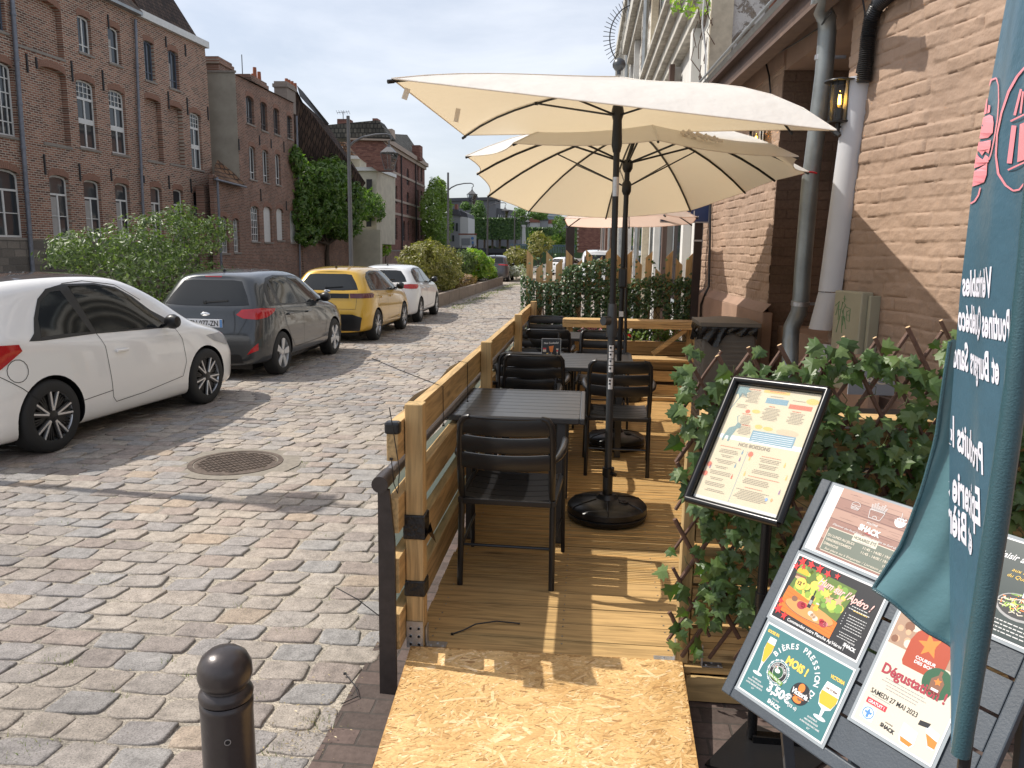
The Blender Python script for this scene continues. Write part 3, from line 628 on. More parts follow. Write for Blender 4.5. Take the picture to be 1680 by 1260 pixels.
cn, rib = canopy(apex, tips, [0.02, 0.09, 0.15, 0.05], u1, CRM, sag=0.03, n=12)
hub1 = aty(1013, 190, 4.69)
ribs_of(rib, 4, 0, hub1, 0.48, u1)
# pole: upper part, tilt joint, crank
def P1(z): b0 = V((0.155, 4.69, DZ+0.02)); t1 = V((apex.x, 4.69, apex.z)); return b0.lerp(t1, (z-b0.z)/(t1.z-b0.z))
m = MB(); m.tube([P1(1.30), P1(apex.z-0.02)], 0.0185, 14); m.build('pole', DPK, u1, True)
m = MB(); m.tube([P1(0.2), P1(1.32)], 0.0225, 14); m.tube([P1(0.34), P1(0.42)], 0.030, 14); m.build('lower_pole', GPK, u1, True)
m = MB(); m.tube([P1(2.38), P1(2.42), P1(2.56), P1(2.60), P1(2.64)], [0.022, 0.031, 0.026, 0.038, 0.030], 14); m.build('slider', DPK, u1, True)
m = MB(); m.tube([P1(2.13), P1(2.24)], 0.0195, 14); m.build('chrome_sleeve', STEEL, u1, True)
m = MB(); m.tube([P1(1.30), P1(1.36), P1(1.50)], [0.032, 0.034, 0.025], 14); m.tube([P1(1.40)+V((-0.02, -.02, 0)), P1(1.40)+V((-.055, -.05, 0))], 0.028, 12); m.build('crank', GPK, u1, True)
m = MB()
for z0, z1 in ((1.085, 1.125), (1.13, 1.165), (1.17, 1.21), (1.215, 1.25), (.98, 1.05)):
    a_ = P1(z0); b_ = P1(z1)
    vs = []
    for p in (a_, b_):
        for k in range(7): an = R(-125+k*12); vs.append(p+V((0.0232*math.cos(an), 0.0232*math.sin(an), 0)))
    m.add(vs, [(k, k+1, k+8, k+7) for k in range(6)])
m.build('warning_sticker', simple('label_white', (0.7, 0.7, 0.7), 0.5), u1, True)
m = MB()
for z0 in (1.095, 1.14, 1.18, 1.222, 1.0, 1.02):
    for k in range(3):
        an = R(-108+k*9); p = P1(z0+0.008); d = V((0.0238*math.cos(an), 0.0238*math.sin(an), 0)); t = V((-math.sin(an), math.cos(an), 0))*0.0022
        m.add([p+d-t, p+d+t, p+d+t+V((0, 0, .012)), p+d-t+V((0, 0, .012))], [(0, 1, 2, 3)])
m.build('sticker_print', BLK, u1)
m = MB(); fz = apex+V((0, 0, .01)); m.tube([fz, fz+V((0, 0, .03))], 0.012, 10); m.lathe([(0.0001, -.038), (.022, -.031), (.036, -.012), (.038, 0.003), (.030, .024), (.014, .036), (.0001, .038)], fz+V((0, 0, .055)), 20); m.build('finial', GPK, u1, True)
m = MB()
for (p, q) in ((aty(752, 178, 4.6), aty(748, 200, 4.6)), (aty(669, 145, 3.9), aty(663, 163, 3.9))): m.bar(p, q, 0.028, 0.003, (0, 1, 0))
m.build('strap', CRM, u1)
def base(x, y, par):
    m = MB(); m.lathe([(0.0001, 0.004), (.225, .004), (.245, .02), (.250, .045), (.243, .05), (.250, .058), (.248, .088), (.232, .104), (.15, .122), (.07, .135), (.05, .16), (.0001, .16)], (x, y, DZ), 48); r = m.build('weighted_base', BLK, par, True)
    m = MB(); m.tube([(x, y, DZ+.12), (x, y, DZ+.20), (x, y, DZ+.28)], [.034, .030, .030], 16); m.tube([(x, y, DZ+.28), (x, y, DZ+.33)], 0.037, 16); m.tube([(x+.02, y-.03, DZ+.30), (x+.045, y-.055, DZ+.30)], .012, 8); m.build('socket', BLK, r, True)
    m = MB()
    for k in range(6):
        a_ = R(30+60*k); c_, s_ = math.cos(a_), math.sin(a_)
        m.tube([(x+.08*c_, y+.08*s_, DZ+.135), (x+.16*c_, y+.16*s_, DZ+.1225), (x+.234*c_, y+.234*s_, DZ+.104), (x+.249*c_, y+.249*s_, DZ+.084)], .004, 5)
    m.build('moulded_ridge', BLK, r, True)
    m = MB(); m.lathe([(0.014, 0), (0.03, 0), (0.03, .014), (.014, .014)], (x+.10, y-.06, DZ+.121), 16); m.build('filler_cap', BLK, r, True)
base(0.155, 4.69, u1)
# second parasol, cranked over so its far side hangs lower
u2 = root('parasol', 'second cream parasol with many ribs tilted behind the nearest one', 'parasol', (0.20, 6.0, 0.15), 'cream parasols over the terrace')
T2 = [(764, 256, 5.8), (842, 235, 5.45), (1080, 230, 5.25), (1310, 257, 5.45), (1327, 282, 5.75), (1272, 295, 6.6), (1223, 315, 7.3), (1133, 345, 8.0), (994, 357, 8.3), (867, 346, 8.0), (800, 321, 7.2), (782, 284, 6.5)]
ap2 = aty(1045, 211, 6.5)
cn2, rib2 = canopy(ap2, [aty(*t) for t in T2], [0.10]*12, u2, CRM, sag=0.02, n=8, edge=0.05)
b2 = aty(1016, 560, 6.55); b2.z = DZ
t2 = aty(1030, 262, 6.5)
def P2(z): return V((b2.x, 6.55, DZ)).lerp(t2, (z-DZ)/(t2.z-DZ))
hub2 = P2(t2.z-0.03)
for i in range(12):
    pts = [rib2(i, t/8)-V((0, 0, .012)) for t in range(1, 9)]
    m = MB(); m.tube(pts, 0.0085, 6); m.build('rib', DPK, u2, True)
    if i in (11, 5, 2, 0, 3): m = MB(); m.tube([hub2, rib2(i, .5)-V((0, 0, .015))], .008, 6); m.build('strut', DPK, u2, True)
    if i in (10, 9, 6, 7, 8): m = MB(); m.tube([P2(2.33), rib2(i, .5)-V((0, 0, .015))], .006, 6); m.build('strut', DPK, u2, True)
m = MB(); m.tube([P2(.3), P2(2.0), t2], 0.021, 14); m.tube([t2, rib2(2, 0.02)-V((0, 0, .02))], .016, 10); m.build('pole', DPK, u2, True)
m = MB(); m.tube([P2(t2.z-.10), P2(t2.z-.07), P2(t2.z-.03), P2(t2.z)], [.026, .042, .044, .028], 14); m.tube([P2(2.27), P2(2.30), P2(2.36), P2(2.38)], [.026, .038, .038, .026], 14); m.tube([rib2(2, .0)-V((0, 0, .06)), rib2(2, .0)-V((0, 0, .02))], .04, 12); m.build('slider', DPK, u2, True)
m = MB(); q = P2(1.60); m.box(q-V((.034, .05, .085)), q+V((.034, .04, .085))); m.build('crank_box', BLK, u2, bevel=.015)
m = MB(); q = P2(1.30); m.box(q-V((.018, .0225, .022)), q+V((.018, .0, .022))); m.build('sticker', MC['label_white'], u2)
m = MB(); q0 = aty(1327, 282, 5.75); m.tube([q0+V((-.01, 0, 0)), q0+V((.03, .02, .0)), q0+V((.07, .06, -.003))], .006, 6); m.build('red_tie', simple('red_cord', (0.55, 0.02, 0.03), 0.5), u2, True)
m = MB(); p = aty(1120, 222, 5.05)
for k in range(14): t = k/13; m.tube([aty(1118+62*t, 215+13*t+3*math.sin(k*2.1), 5.5-.02*t), aty(1124+62*t, 219+14*t+2*math.cos(k*1.7), 5.5-.02*t)], 0.016*(1-.3*t), 6)
m.build('rolled_strap', CRM, u2, True)
base(b2.x, 6.55, u2)
u3 = root('parasol', 'pinkish cream parasol farthest back near the ivy fence', 'parasol', (0.44, 8.9, 0.15), 'cream parasols over the terrace')
T3 = [(926, 358, 9.1), (1000, 352, 8.7), (1090, 352, 8.7), (1143, 356, 9.1), (1133, 367, 9.8), (1032, 372, 10.4), (933, 371, 9.8)]
cn3, rib3 = canopy(aty(1030, 322, 9.3), [aty(*t) for t in T3], [0.05]*7, u3, PNK, sag=.02, n=6)
ribs_of(rib3, 7, 0, None, .5, u3, 0.006, 0.01)
m = MB(); m.tube([aty(1026, 600, 8.75), aty(1028, 330, 8.75)], .016, 12); m.build('pole', DPK, u3, True)
m = MB(); q_ = aty(1026, 600, 8.75); m.lathe([(.0001, 0), (.2, 0), (.2, .06), (.05, .09), (.03, .2), (.0001, .2)], (q_.x, q_.y, DZ), 24); m.build('foot', BLK, u3, True)

# ================================================================== flat prints
def flatmat(name, col, rough=0.32):
    mn = name.startswith('menu'); return simple('ink_'+name, col, .65 if mn else rough, var=0.04, scale=3, spec=0.2 if mn else .5)
class Print:
    """artwork drawn in thin layers on a sheet; u to the right, v up, metres"""
    def __init__(s, O, U, W, mirror=False): s.O, s.U, s.W = V(O), V(U).normalized(), V(W).normalized(); s.Nn = s.U.cross(s.W).normalized(); s.mb = {}; s.k = 0
    def P(s, u, v_, h): return s.O+s.U*u+s.W*v_+s.Nn*h
    def _add(s, layer, mat, pts, fs):
        mb, mats = s.mb.setdefault(layer, (MB(), []))
        if mat not in mats: mats.append(mat)
        s.k += 1
        mb.add(pts, fs, mats.index(mat))
    def poly(s, mat, pts, h=1, layer='artwork'):
        t = [s.P(u, v_, 0.0006+h*0.00035) for u, v_ in pts]
        s._add(layer, mat, t, [tuple(x) for x in tessellate_polygon([[V((u, v_, 0)) for u, v_ in pts]])])
    def rect(s, mat, u0, v0, u1, v1, h=1, layer='artwork'): s.poly(mat, [(u0, v0), (u1, v0), (u1, v1), (u0, v1)], h, layer)
    def oval(s, mat, cx, cy, rx, ry=None, h=1, n=22, layer='artwork'): s.poly(mat, oval(cx, cy, rx, ry, n), h, layer)
    def ring(s, mat, cx, cy, r0, r1, h=1, a0=0, a1=360, n=28, layer='artwork', sy=1):
        pts = []; fs = []
        for i in range(n+1):
            a = R(a0+(a1-a0)*i/n)
            for r_ in (r0, r1): pts.append(s.P(cx+r_*math.cos(a), cy+r_*sy*math.sin(a), 0.0006+h*0.00035))
        s._add(layer, mat, pts, [(2*i, 2*i+1, 2*i+3, 2*i+2) for i in range(n)])
    def line(s, mat, pts, wd, h=1, layer='artwork'):
        for (x0, y0), (x1, y1) in zip(pts[:-1], pts[1:]):
            dx, dy = x1-x0, y1-y0; l = math.hypot(dx, dy) or 1; nx, ny = -dy/l*wd/2, dx/l*wd/2
            s.poly(mat, [(x0-nx, y0-ny), (x1-nx, y1-ny), (x1+nx, y1+ny), (x0+nx, y0+ny)], h, layer)
    def text(s, mat, t, u, v_, size, width=None, align='LEFT', bold=0.0, rot=0, h=3, shear=0, layer='lettering', sp=1.0):
        vs, fs = text2d(t, size, bold, width, align, shear, sp); c_, s_ = math.cos(R(rot)), math.sin(R(rot))
        if vs: s._add(layer, mat, [s.P(u+x*c_-y*s_, v_+x*s_+y*c_, 0.0006+h*0.00035) for x, y in vs], fs)
    def arc_text(s, mat, t, cx, cy, r_, a0, a1, size, bold=0.01, h=3):
        for i, ch in enumerate(t):
            if ch == ' ': continue
            a = a0+(a1-a0)*i/(len(t)-1); s.text(mat, ch, cx+r_*math.cos(R(a)), cy+r_*math.sin(R(a)), size, None, 'CENTER', bold, a-90, h)
    def grey(s, mat, u, v_, wd, lines, gap, size, seed=0, layer='lettering', h=3, align='C', rot=0):
        """rows of print too small to read"""
        rg = random.Random(seed)
        for k in range(lines):
            ww = wd*rg.uniform(.62, 1.0); x = u-ww/2 if align == 'C' else u; y = v_-k*gap; e = x+ww
            while x < e:
                l = rg.uniform(.5, 1.4)*size*2.2; l = min(l, e-x)
                if l < size*.4: break
                s.rect(mat, x, y, x+l, y+size*.62, h, layer); x += l+size*.55
    def build(s, parent):
        for layer, (mb, mats) in s.mb.items(): mb.build(layer, mats, parent, fix=False)
WH = flatmat('white', (0.66, 0.66, 0.66)); BK = flatmat('black', (0.015, 0.015, 0.017)); RD = flatmat('red', (0.55, 0.03, 0.05)); YL = flatmat('yellow', (0.78, 0.52, 0.09)); TEAL = flatmat('teal', (0.045, 0.16, 0.17))
ORG = flatmat('orange', (0.72, 0.20, 0.03)); GRN = flatmat('green', (0.16, 0.30, 0.05)); GR2 = flatmat('dark_green', (0.02, 0.09, 0.04)); CRE = flatmat('cream', (0.60, 0.54, 0.44)); BEER = flatmat('beer', (0.75, 0.38, 0.03)); BRN = flatmat('brown', (0.20, 0.09, 0.05)); GRY = flatmat('grey', (0.30, 0.30, 0.30)); BLU = flatmat('blue', (0.08, 0.22, 0.48)); PALE = flatmat('pale_blue', (0.62, 0.70, 0.78)); PINK = flatmat('pink', (0.72, 0.22, 0.24)); LGR = flatmat('light_grey', (0.55, 0.55, 0.54)); WINE = flatmat('wine', (0.33, 0.03, 0.05)); LIME = flatmat('lime', (0.42, 0.55, 0.08)); TAN = flatmat('tan', (0.55, 0.33, 0.20)); SKYB = flatmat('slate_blue', (0.26, 0.42, 0.52))

# ---- menu stand
def menu_stand():
    O = V((0.35, 2.53, 0.99)); U = V((0.72, -0.69, 0.03)).normalized(); W = V((0.37, 0.43, 0.82)); W = (W-U*W.dot(U)).normalized(); Nn = U.cross(W).normalized()
    r = root('menu_stand', 'black pole menu stand with a tilted snap frame in front of the ivy', 'menu stand', (0.65, 2.68, 0))
    G = lambda u, v_, h=0: O+U*u+W*v_+Nn*h
    m = MB(); FW, FH = 0.34, 0.46
    for a_, b_ in (((0, 0), (FW, 0)), ((FW, 0), (FW, FH)), ((FW, FH), (0, FH)), ((0, FH), (0, 0))): m.tube([G(*a_, .004), G(*b_, .004)], 0.0135, 12); 
    m.build('frame', simple('black_anodised', (0.02, 0.02, 0.021), 0.22, 0.6, var=.1), r, True)
    m = MB(); m.prism([G(0, 0, -.008), G(FW, 0, -.008), G(FW, FH, -.008), G(0, FH, -.008)], -Nn*0.008); m.build('back_plate', BLK, r)
    m = MB(); c_ = G(FW/2+.02, FH*.38, -.02); foot = V((0.655, 2.69, 0.03)); m.tube([foot, V((0.655, 2.69, .86))], .0185, 14); m.tube([V((0.655, 2.69, .55)), V((0.655, 2.69, .60))], .023, 14); m.tube([V((0.655, 2.69, .86)), c_], .014, 12); m.build('pole', MC['black_anodised'], r, True)
    m = MB(); m.prism([(0.46, 2.52, 0.012), (0.72, 2.42, 0.012), (0.92, 2.62, 0.012), (0.66, 2.80, 0.012)], (0, 0, .008)); m.build('foot_plate', BLK, r)
    m = MB(); m.box((0.655, 2.66, 0.02), (1.0, 2.70, 0.045)); m.build('foot_bar', MC['black_anodised'], r)
    # the printed menu behind clear film
    pr = root('menu_sheet', 'cream two part drinks and food menu clipped in the black snap frame', 'menu', O)
    p = Print(G(0.013, 0.013, -.007), U, W); w_, h_ = FW-.026, FH-.026
    paper = flatmat('menu_cream', (0.60, 0.53, 0.40)); p.rect(paper, 0, 0, w_, h_, 0, 'paper')
    p.rect(LGR, 0, 0, w_, h_*.03, .5); p.rect(LGR, 0, h_*.525, w_, h_*.56, .5)
    ink = flatmat('menu_ink', (0.24, 0.21, 0.18)); rd = flatmat('menu_red', (0.58, 0.17, 0.12)); pb = flatmat('menu_blue', (0.20, 0.32, 0.40)); py_ = flatmat('menu_gold', (0.64, 0.46, 0.17)); pv = flatmat('menu_teal', (0.20, 0.29, 0.30))
    # upper page
    yt = h_
    p.poly(pv, [(0.004, yt-.005), (.05, yt-.004), (.045, yt-.015), (.06, yt-.02), (.045, yt-.028), (.05, yt-.045), (.03, yt-.035), (.025, yt-.055), (.015, yt-.035), (.004, yt-.04)], 1)
    p.line(pv, [(.03, yt-.03), (.005, yt-.10)], .003)
    p.poly(pv, [(.02, yt-.20), (.03, yt-.165), (.05, yt-.155), (.055, yt-.14), (.07, yt-.145), (.072, yt-.16), (.06, yt-.165), (.052, yt-.19), (.048, yt-.215), (.042, yt-.215), (.04, yt-.195), (.03, yt-.195), (.026, yt-.215), (.021, yt-.215)], 1)
    p.line(pv, [(.055, yt-.142), (.045, yt-.12), (.052, yt-.115)], .003)
    p.rect(py_, .105, yt-.018, .20, yt-.007, 1); p.oval(py_, .285, yt-.03, .022, .011, 1)
    p.rect(pb, .125, yt-.056, .205, yt-.036, 1); p.rect(rd, .212, yt-.064, .292, yt-.048, 1)
    p.oval(rd, .075, yt-.096, .009, .007); p.oval(py_, .105, yt-.092, .016, .007)
    p.oval(py_, .135, yt-.145, .014, .008); p.oval(py_, .17, yt-.147, .018, .007); p.oval(flatmat('menu_tan', (.62, .45, .33)), .24, yt-.15, .04, .011, 1)
    p.rect(pb, .12, yt-.200, .275, yt-.160, 1)
    for k in range(5): p.line(WH, [(.125, yt-.168-k*.007), (.27, yt-.166-k*.007)], .0012, 2)
    for (cx, y0, wd, n) in ((.045, .035, .045, 3), (.075, .02, .05, 9), (.045, .075, .05, 3), (.08, .115, .05, 7), (.16, .075, .07, 9), (.16, .03, .06, 1), (.25, .08, .06, 8), (.09, .155, .05, 6), (.24, .035, .05, 1)):
        p.grey(ink, cx, yt-y0, wd, n, .0052, .0028, int(cx*1000)+n)
    for (cx, y0, wd) in ((.07, .014, .05), (.075, .108, .035), (.155, .068, .03), (.245, .074, .03), (.09, .149, .05), (.155, .0125, .08)): p.grey(rd, cx, yt-y0, wd, 1, .005, .004, int(cx*999))
    # lower page
    y0 = h_*.50
    p.text(ink, "NOS BOISSONS", w_*.47, y0-.007, .0175, .115, 'CENTER', .01)
    p.line(pb, [(w_*.42, y0-.02), (w_*.42, .012)], .0015)
    for (cx, yy, wd, n, rr) in ((.065, .018, .09, 1, 1), (.065, .030, .075, 3, 0), (.065, .050, .05, 2, 0), (.065, .068, .08, 3, 0), (.06, .092, .06, 2, 0), (.065, .11, .08, 3, 0), (.06, .134, .07, 2, 0), (.06, .152, .09, 3, 0), (.07, .176, .09, 2, 0),
                                (.22, .028, .10, 1, 1), (.22, .036, .08, 3, 0), (.22, .056, .09, 3, 0), (.22, .078, .10, 3, 0), (.22, .102, .12, 1, 1), (.20, .112, .12, 4, 0), (.20, .142, .10, 1, 1), (.20, .152, .12, 7, 0)):
        p.grey(rd if rr else ink, cx, y0-yy, wd, n, .0052, .0028, int(cx*700+yy*5000))
    for (x, yy) in ((.145, y0-.028), (.012, y0-.09), (.010, y0-.125)):
        p.poly(rd, [(x+(.011 if k % 2 else .0075)*math.cos(R(k*18)), yy+(.011 if k % 2 else .0075)*math.sin(R(k*18))) for k in range(20)], 2)
    for (x, yy, c_) in ((.112, y0-.035, pb), (.112, y0-.06, flatmat('menu_violet', (.30, .20, .32))), (.016, y0-.105, MC['ink_menu_violet']), (.105, y0-.085, pb), (.108, y0-.125, rd), (.145, y0-.05, py_), (.27, y0-.05, py_), (.148, y0-.105, py_), (.29, y0-.09, py_), (.285, y0-.14, MC['ink_menu_violet'])):
        p.rect(c_, x, yy, x+.005, yy+.011, 2); p.rect(c_, x+.0015, yy+.011, x+.0035, yy+.017, 2)
    p.oval(BLU, .255, y0-.165, .005, .006, 2); p.oval(ORG, .272, y0-.163, .004, .006, 2)
    p.build(pr)
    g = MB(); g.add([G(.01, .01, -.001), G(FW-.01, .01, -.001), G(FW-.01, FH-.01, -.001), G(.01, FH-.01, -.001)], [(0, 1, 2, 3)]); g.build('clear_film', clear('clear_film', (0.97, 0.98, 0.98)), r, fix=False)
menu_stand()

# ---- slatted display board (a folding table top leaning back) and its posters
DB = simple('slate_grey_board', (0.045, 0.057, 0.072), 0.5, 0.0, var=0.2, scale=12, bmp=0.12, bscale=160)
BU = V((0.56, -0.83, 0)).normalized(); BW = V((.42, .30, .86)); BW = (BW-BU*BW.dot(BU)).normalized(); BO = V((.47, 2.11, .56)); BN = BU.cross(BW).normalized()
B3 = lambda u, v_, h=0: BO+BU*u+BW*v_+BN*h
if BN.dot(C0-BO) < 0: BN = -BN
B3 = lambda u, v_, h=0: BO+BU*u+BW*v_+BN*h
def display():
    r = root('display_board', 'dark grey slatted folding table top leaning back as a poster board', 'display board', B3(.3, 0, 0))
    u0, u1, v0, v1 = -.052, .665, -.035, .668
    m = MB()
    for a_, b_ in (((u0, v0), (u0+.035, v1)), ((u1-.035, v0), (u1, v1)), ((u0+.0355, v0), (u1-.0355, v0+.035)), ((u0+.0355, v1-.035), (u1-.0355, v1))):
        m.prism([B3(a_[0], a_[1], -.018), B3(b_[0], a_[1], -.018), B3(b_[0], b_[1], -.018), B3(a_[0], b_[1], -.018)], BN*.022)
    m.build('frame', DB, r, bevel=.004)
    n = 7; g = (v1-v0-.076)/n
    for k in range(n):
        a_ = v0+.038+k*g; m = MB(); m.prism([B3(u0+.037, a_+.004, -.016), B3(u1-.037, a_+.004, -.016), B3(u1-.037, a_+g-.004, -.016), B3(u0+.037, a_+g-.004, -.016)], BN*.016); m.build('slat', DB, r, bevel=.002)
    for (u, v_) in ((.12, .05), (.60, .05)):
        m = MB(); a_ = B3(u, v_, -.02); f = V((a_.x+.10, a_.y+.05, 0.01)); m.bar(a_, f, .03, .03); m.build('leg', DB, r, bevel=.003)
    for (u, v_) in ((.12, .55), (.60, .55)):
        m = MB(); a_ = B3(u, v_, -.02); f = V((a_.x+.12, a_.y+.15, 0.01)); m.bar(a_, f, .03, .03); m.build('leg', DB, r, bevel=.003)
display()
def sheet(name, label, u, v_, w_, h_, mat, rot=0.0, grp='laminated posters taped to the slatted board'):
    r = root(name, label, 'poster', B3(u, v_, .006), grp)
    c_, s_ = math.cos(R(rot)), math.sin(R(rot)); U = BU*c_+BW*s_; W = BW*c_-BU*s_
    O = B3(u, v_, .0055)
    lam = MB(); e = .008; lam.prism([O-U*e-W*e, O+U*(w_+e)-W*e, O+U*(w_+e)+W*(h_+e), O-U*e+W*(h_+e)], BN*.0006); lam.build('plastic_sleeve', simple('plastic_sleeve', (0.28, 0.31, 0.33), 0.12, var=.15), r)
    p = Print(O+BN*.0008, U, W); p.Nn = BN; p.rect(mat, 0, 0, w_, h_, 0, 'paper'); return r, p
def shack(p, mat, x, y, s):
    p.text(mat, "POUTINE", x, y+s*1.05, s*.36, None, 'CENTER', .01); p.text(mat, "SHACK", x, y, s, s*3.0, 'CENTER', .05, -4)
def posters():
    # opening hours on a plank background
    wd = flatmat('plank_print', (0.26, 0.14, 0.11)); wd2 = flatmat('plank_print_light', (0.36, 0.22, 0.17)); wd3 = flatmat('plank_print_dark', (0.12, 0.06, 0.05))
    r, p = sheet('opening_hours_poster', 'brown plank patterned opening hours poster at the top of the slatted board', 0.0, .452, .305, .205, WH)
    W_, H_ = .305, .205
    p.rect(wd, .035, .006, W_-.004, H_-.004, 1)
    rg = random.Random(2)
    for k in range(6):
        y = .012+k*.033
        if k % 2: p.rect(wd2, .035, y, W_-.004, y+.030, 1.5)
        p.line(wd3, [(.035, y), (W_-.004, y)], .0016, 2)
        for j in range(26): x = rg.uniform(.04, .27); q = y+rg.uniform(.003, .03); p.line(wd3 if rg.random() < .5 else wd2, [(x, q), (x+rg.uniform(.01, .05), q+rg.uniform(-.001, .001))], .0006, 2.2)
    def burger(cx, cy, s):
        p.ring(WH, cx, cy, s*.92, s, 4, 0, 180, sy=.75); p.line(WH, [(cx-s, cy), (cx+s, cy)], .0012, 4); p.line(WH, [(cx-s, cy-s*.25), (cx-s*.5, cy-s*.4), (cx, cy-s*.25), (cx+s*.5, cy-s*.4), (cx+s, cy-s*.25)], .0012, 4); p.line(WH, [(cx-s*.9, cy-s*.55), (cx-s*.7, cy-s*.8), (cx+s*.7, cy-s*.8), (cx+s*.9, cy-s*.55), (cx-s*.9, cy-s*.55)], .0012, 4)
    burger(.095, .168, .0145)
    p.line(WH, [(.140, .172), (.145, .148), (.180, .148), (.186, .172), (.140, .172)], .0013, 4); p.ring(WH, .1625, .150, .006, .0072, 4, 0, 180)
    for k in range(7): x = .144+k*.006; p.line(WH, [(x, .172), (x+(k-3)*.0016, .188+(k % 3)*.004)], .0012, 4); p.line(WH, [(x+.003, .172), (x+.003+(k-3)*.0016, .188+(k % 3)*.004)], .0012, 4)
    p.poly(WH, oval(.237, .165, .017, .017, 14, 180, 360), 4); p.line(WH, [(.219, .166), (.255, .166)], .0016, 4)
    for k in range(6): p.oval(WH, .226+k*.0045, .170+(k % 2)*.003, .0026, .0026, 4)
    p.line(WH, [(.236, .170), (.232, .190)], .0012, 4)
    shack(p, WH, .165, .105, .023); p.line(RD, [(.155, .103), (.175, .1015)], .0014, 4)
    p.text(WH, "Discover the food fans!... never goodies to Surf Good !", .165, .091, .0085, .225, 'CENTER', 0, -1, shear=.4)
    slate = flatmat('hours_slate', (0.13, 0.15, 0.12)); p.poly(CRE, [(.050, .012), (.296, .012), (.300, .016), (.300, .081), (.296, .085), (.050, .085), (.046, .081), (.046, .016)], 2.5); p.rect(slate, .048, .014, .298, .083, 3)
    p.rect(CRE, .128, .070, .205, .092, 4); p.text(slate, "HORAIRES ÉTÉ", .1665, .077, .0125, .070, 'CENTER', .03, 0, 5)
    p.rect(GRY, .145, .0715, .19, .0735, 5)
    for k, (a_, b_) in enumerate((("DU LUNDI AU JEUDI", "11:45 - 14:00 / 19:00 - 22:00"), ("VENDREDI/SAMEDI", "11:45 - 14:00 / 19:00 - 22:30"), ("DIMANCHE", "19:00 - 22:00"))):
        p.text(CRE, a_, .053, .058-k*.0135, .0105, (.088, .085, .048)[k], 'LEFT', .02, 0, 5); p.text(CRE, b_, .295, .058-k*.0135, .0105, (.125, .125, .052)[k], 'RIGHT', .02, 0, 5)
    p.text(CRE, "Sur place ou à Emporter / Livraison par", .062, .0185, .0095, .195, 'LEFT', .01, 0, 5, .2); p.rect(flatmat('bright_green', (0.03, 0.50, 0.10)), .268, .016, .282, .028, 5)
    p.build(r)
    # aperitif board poster
    r, p = sheet('aperitif_poster', 'poster of a wooden sharing board with red maple leaves, middle of the slatted board', -.008, .226, .297, .203, WH)
    W_, H_ = .297, .203
    p.rect(BK, .005, .005, W_-.005, H_-.005, 1)
    p.poly(flatmat('photo_green', (0.10, 0.16, 0.03)), [(.012, .07), (.195, .06), (.215, .172), (.03, .180)], 2)
    rg = random.Random(8)
    for k in range(46): p.oval((LIME, GRN, YL, flatmat('photo_lime', (.25, .36, .05)))[k % 4], rg.uniform(.03, .19), rg.uniform(.09, .17), rg.uniform(.005, .017), None, 2+k*.02, 9)
    p.poly(flatmat('table_orange', (0.62, 0.16, 0.02)), [(.012, .030), (.20, .022), (.202, .070), (.016, .105)], 3)
    for k in range(5): p.line(flatmat('table_line', (0.40, 0.09, .01)), [(.012, .042+k*.012), (.2, .032+k*.009)], .0009, 3.2)
    p.poly(flatmat('board_brown', (0.50, 0.26, 0.08)), oval(.110, .062, .082, .021, 26), 3.5); p.poly(BRN, oval(.110, .059, .082, .020, 26), 3.4)
    for (x, y, s, c_) in ((.052, .078, .010, BRN), (.080, .069, .014, WINE), (.088, .072, .010, RD), (.118, .060, .009, CRE), (.128, .057, .009, TAN), (.137, .053, .009, CRE), (.165, .05, .012, WINE), (.172, .052, .008, PINK), (.158, .055, .008, RD), (.126, .079, .008, YL)): p.oval(c_, x, y, s, s*.8, 4)
    p.rect(BK, .098, .072, .109, .108, 4.2); p.rect(BK, .1015, .106, .1055, .124, 4.2); p.rect(GRY, .099, .082, .108, .095, 4.4)
    p.rect(BEER, .120, .072, .131, .092, 4.2); p.oval(CRE, .1255, .093, .006, .0025, 4.4)
    p.oval(BEER, .040, .157, .020, .011, 3.2); p.rect(GRN, .020, .148, .060, .152, 3.3); p.rect(BRN, .022, .141, .058, .148, 3.3); p.oval(TAN, .04, .137, .018, .005, 3.3)
    for (x, y) in ((.115, .140), (.140, .128), (.165, .150), (.150, .118), (.18, .125)): p.poly((TAN, PINK, YL)[int(x*1000) % 3], [(x+(.016 if k % 2 else .007)*math.cos(R(k*36)), y+(.016 if k % 2 else .007)*math.sin(R(k*36))) for k in range(10)], 4)
    for (x, y, s, a) in ((.025, .185, .016, 20), (.055, .187, .014, 60), (.085, .185, .015, 10), (.012, .165, .012, 0), (.115, .182, .013, 45), (.145, .186, .010, 0), (.018, .03, .016, 30), (.045, .020, .013, 0), (.014, .055, .011, 70), (.035, .172, .010, 30)):
        p.poly(flatmat('leaf_red', (0.60, 0.03, 0.03)), [(x+(s if k % 2 else s*.45)*math.cos(R(k*32.7+a)), y+(s if k % 2 else s*.45)*math.sin(R(k*32.7+a))) for k in range(11)], 5)
    p.oval(YL, .050, .124, .018, None, 5, 24); p.text(BK, "12", .046, .119, .015, None, 'CENTER', .05, 0, 6); p.text(BK, "€", .059, .125, .008, None, 'CENTER', .05, 0, 6)
    p.text(flatmat('pale_pink', (0.80, 0.48, 0.44)), "Hum sur l'Apéro !", .100, .146, .030, .178, 'LEFT', .02, -4, 6, .35)
    p.grey(LGR, .245, .128, .07, 2, .008, .0035, 4); p.grey(YL, .25, .118, .05, 1, .008, .003, 5); p.grey(LGR, .25, .103, .06, 6, .0078, .0028, 6); p.grey(LGR, .245, .052, .075, 3, .007, .0026, 7)
    for k in range(5): p.oval(WH, .212, .104-k*.0078, .0012, None, 4, 8)
    p.text(WH, "Commandez notre Planche Ap'Héros !", .060, .012, .0125, .19, 'LEFT', .02, 0, 6)
    shack(p, WH, .262, .022, .013); p.build(r)
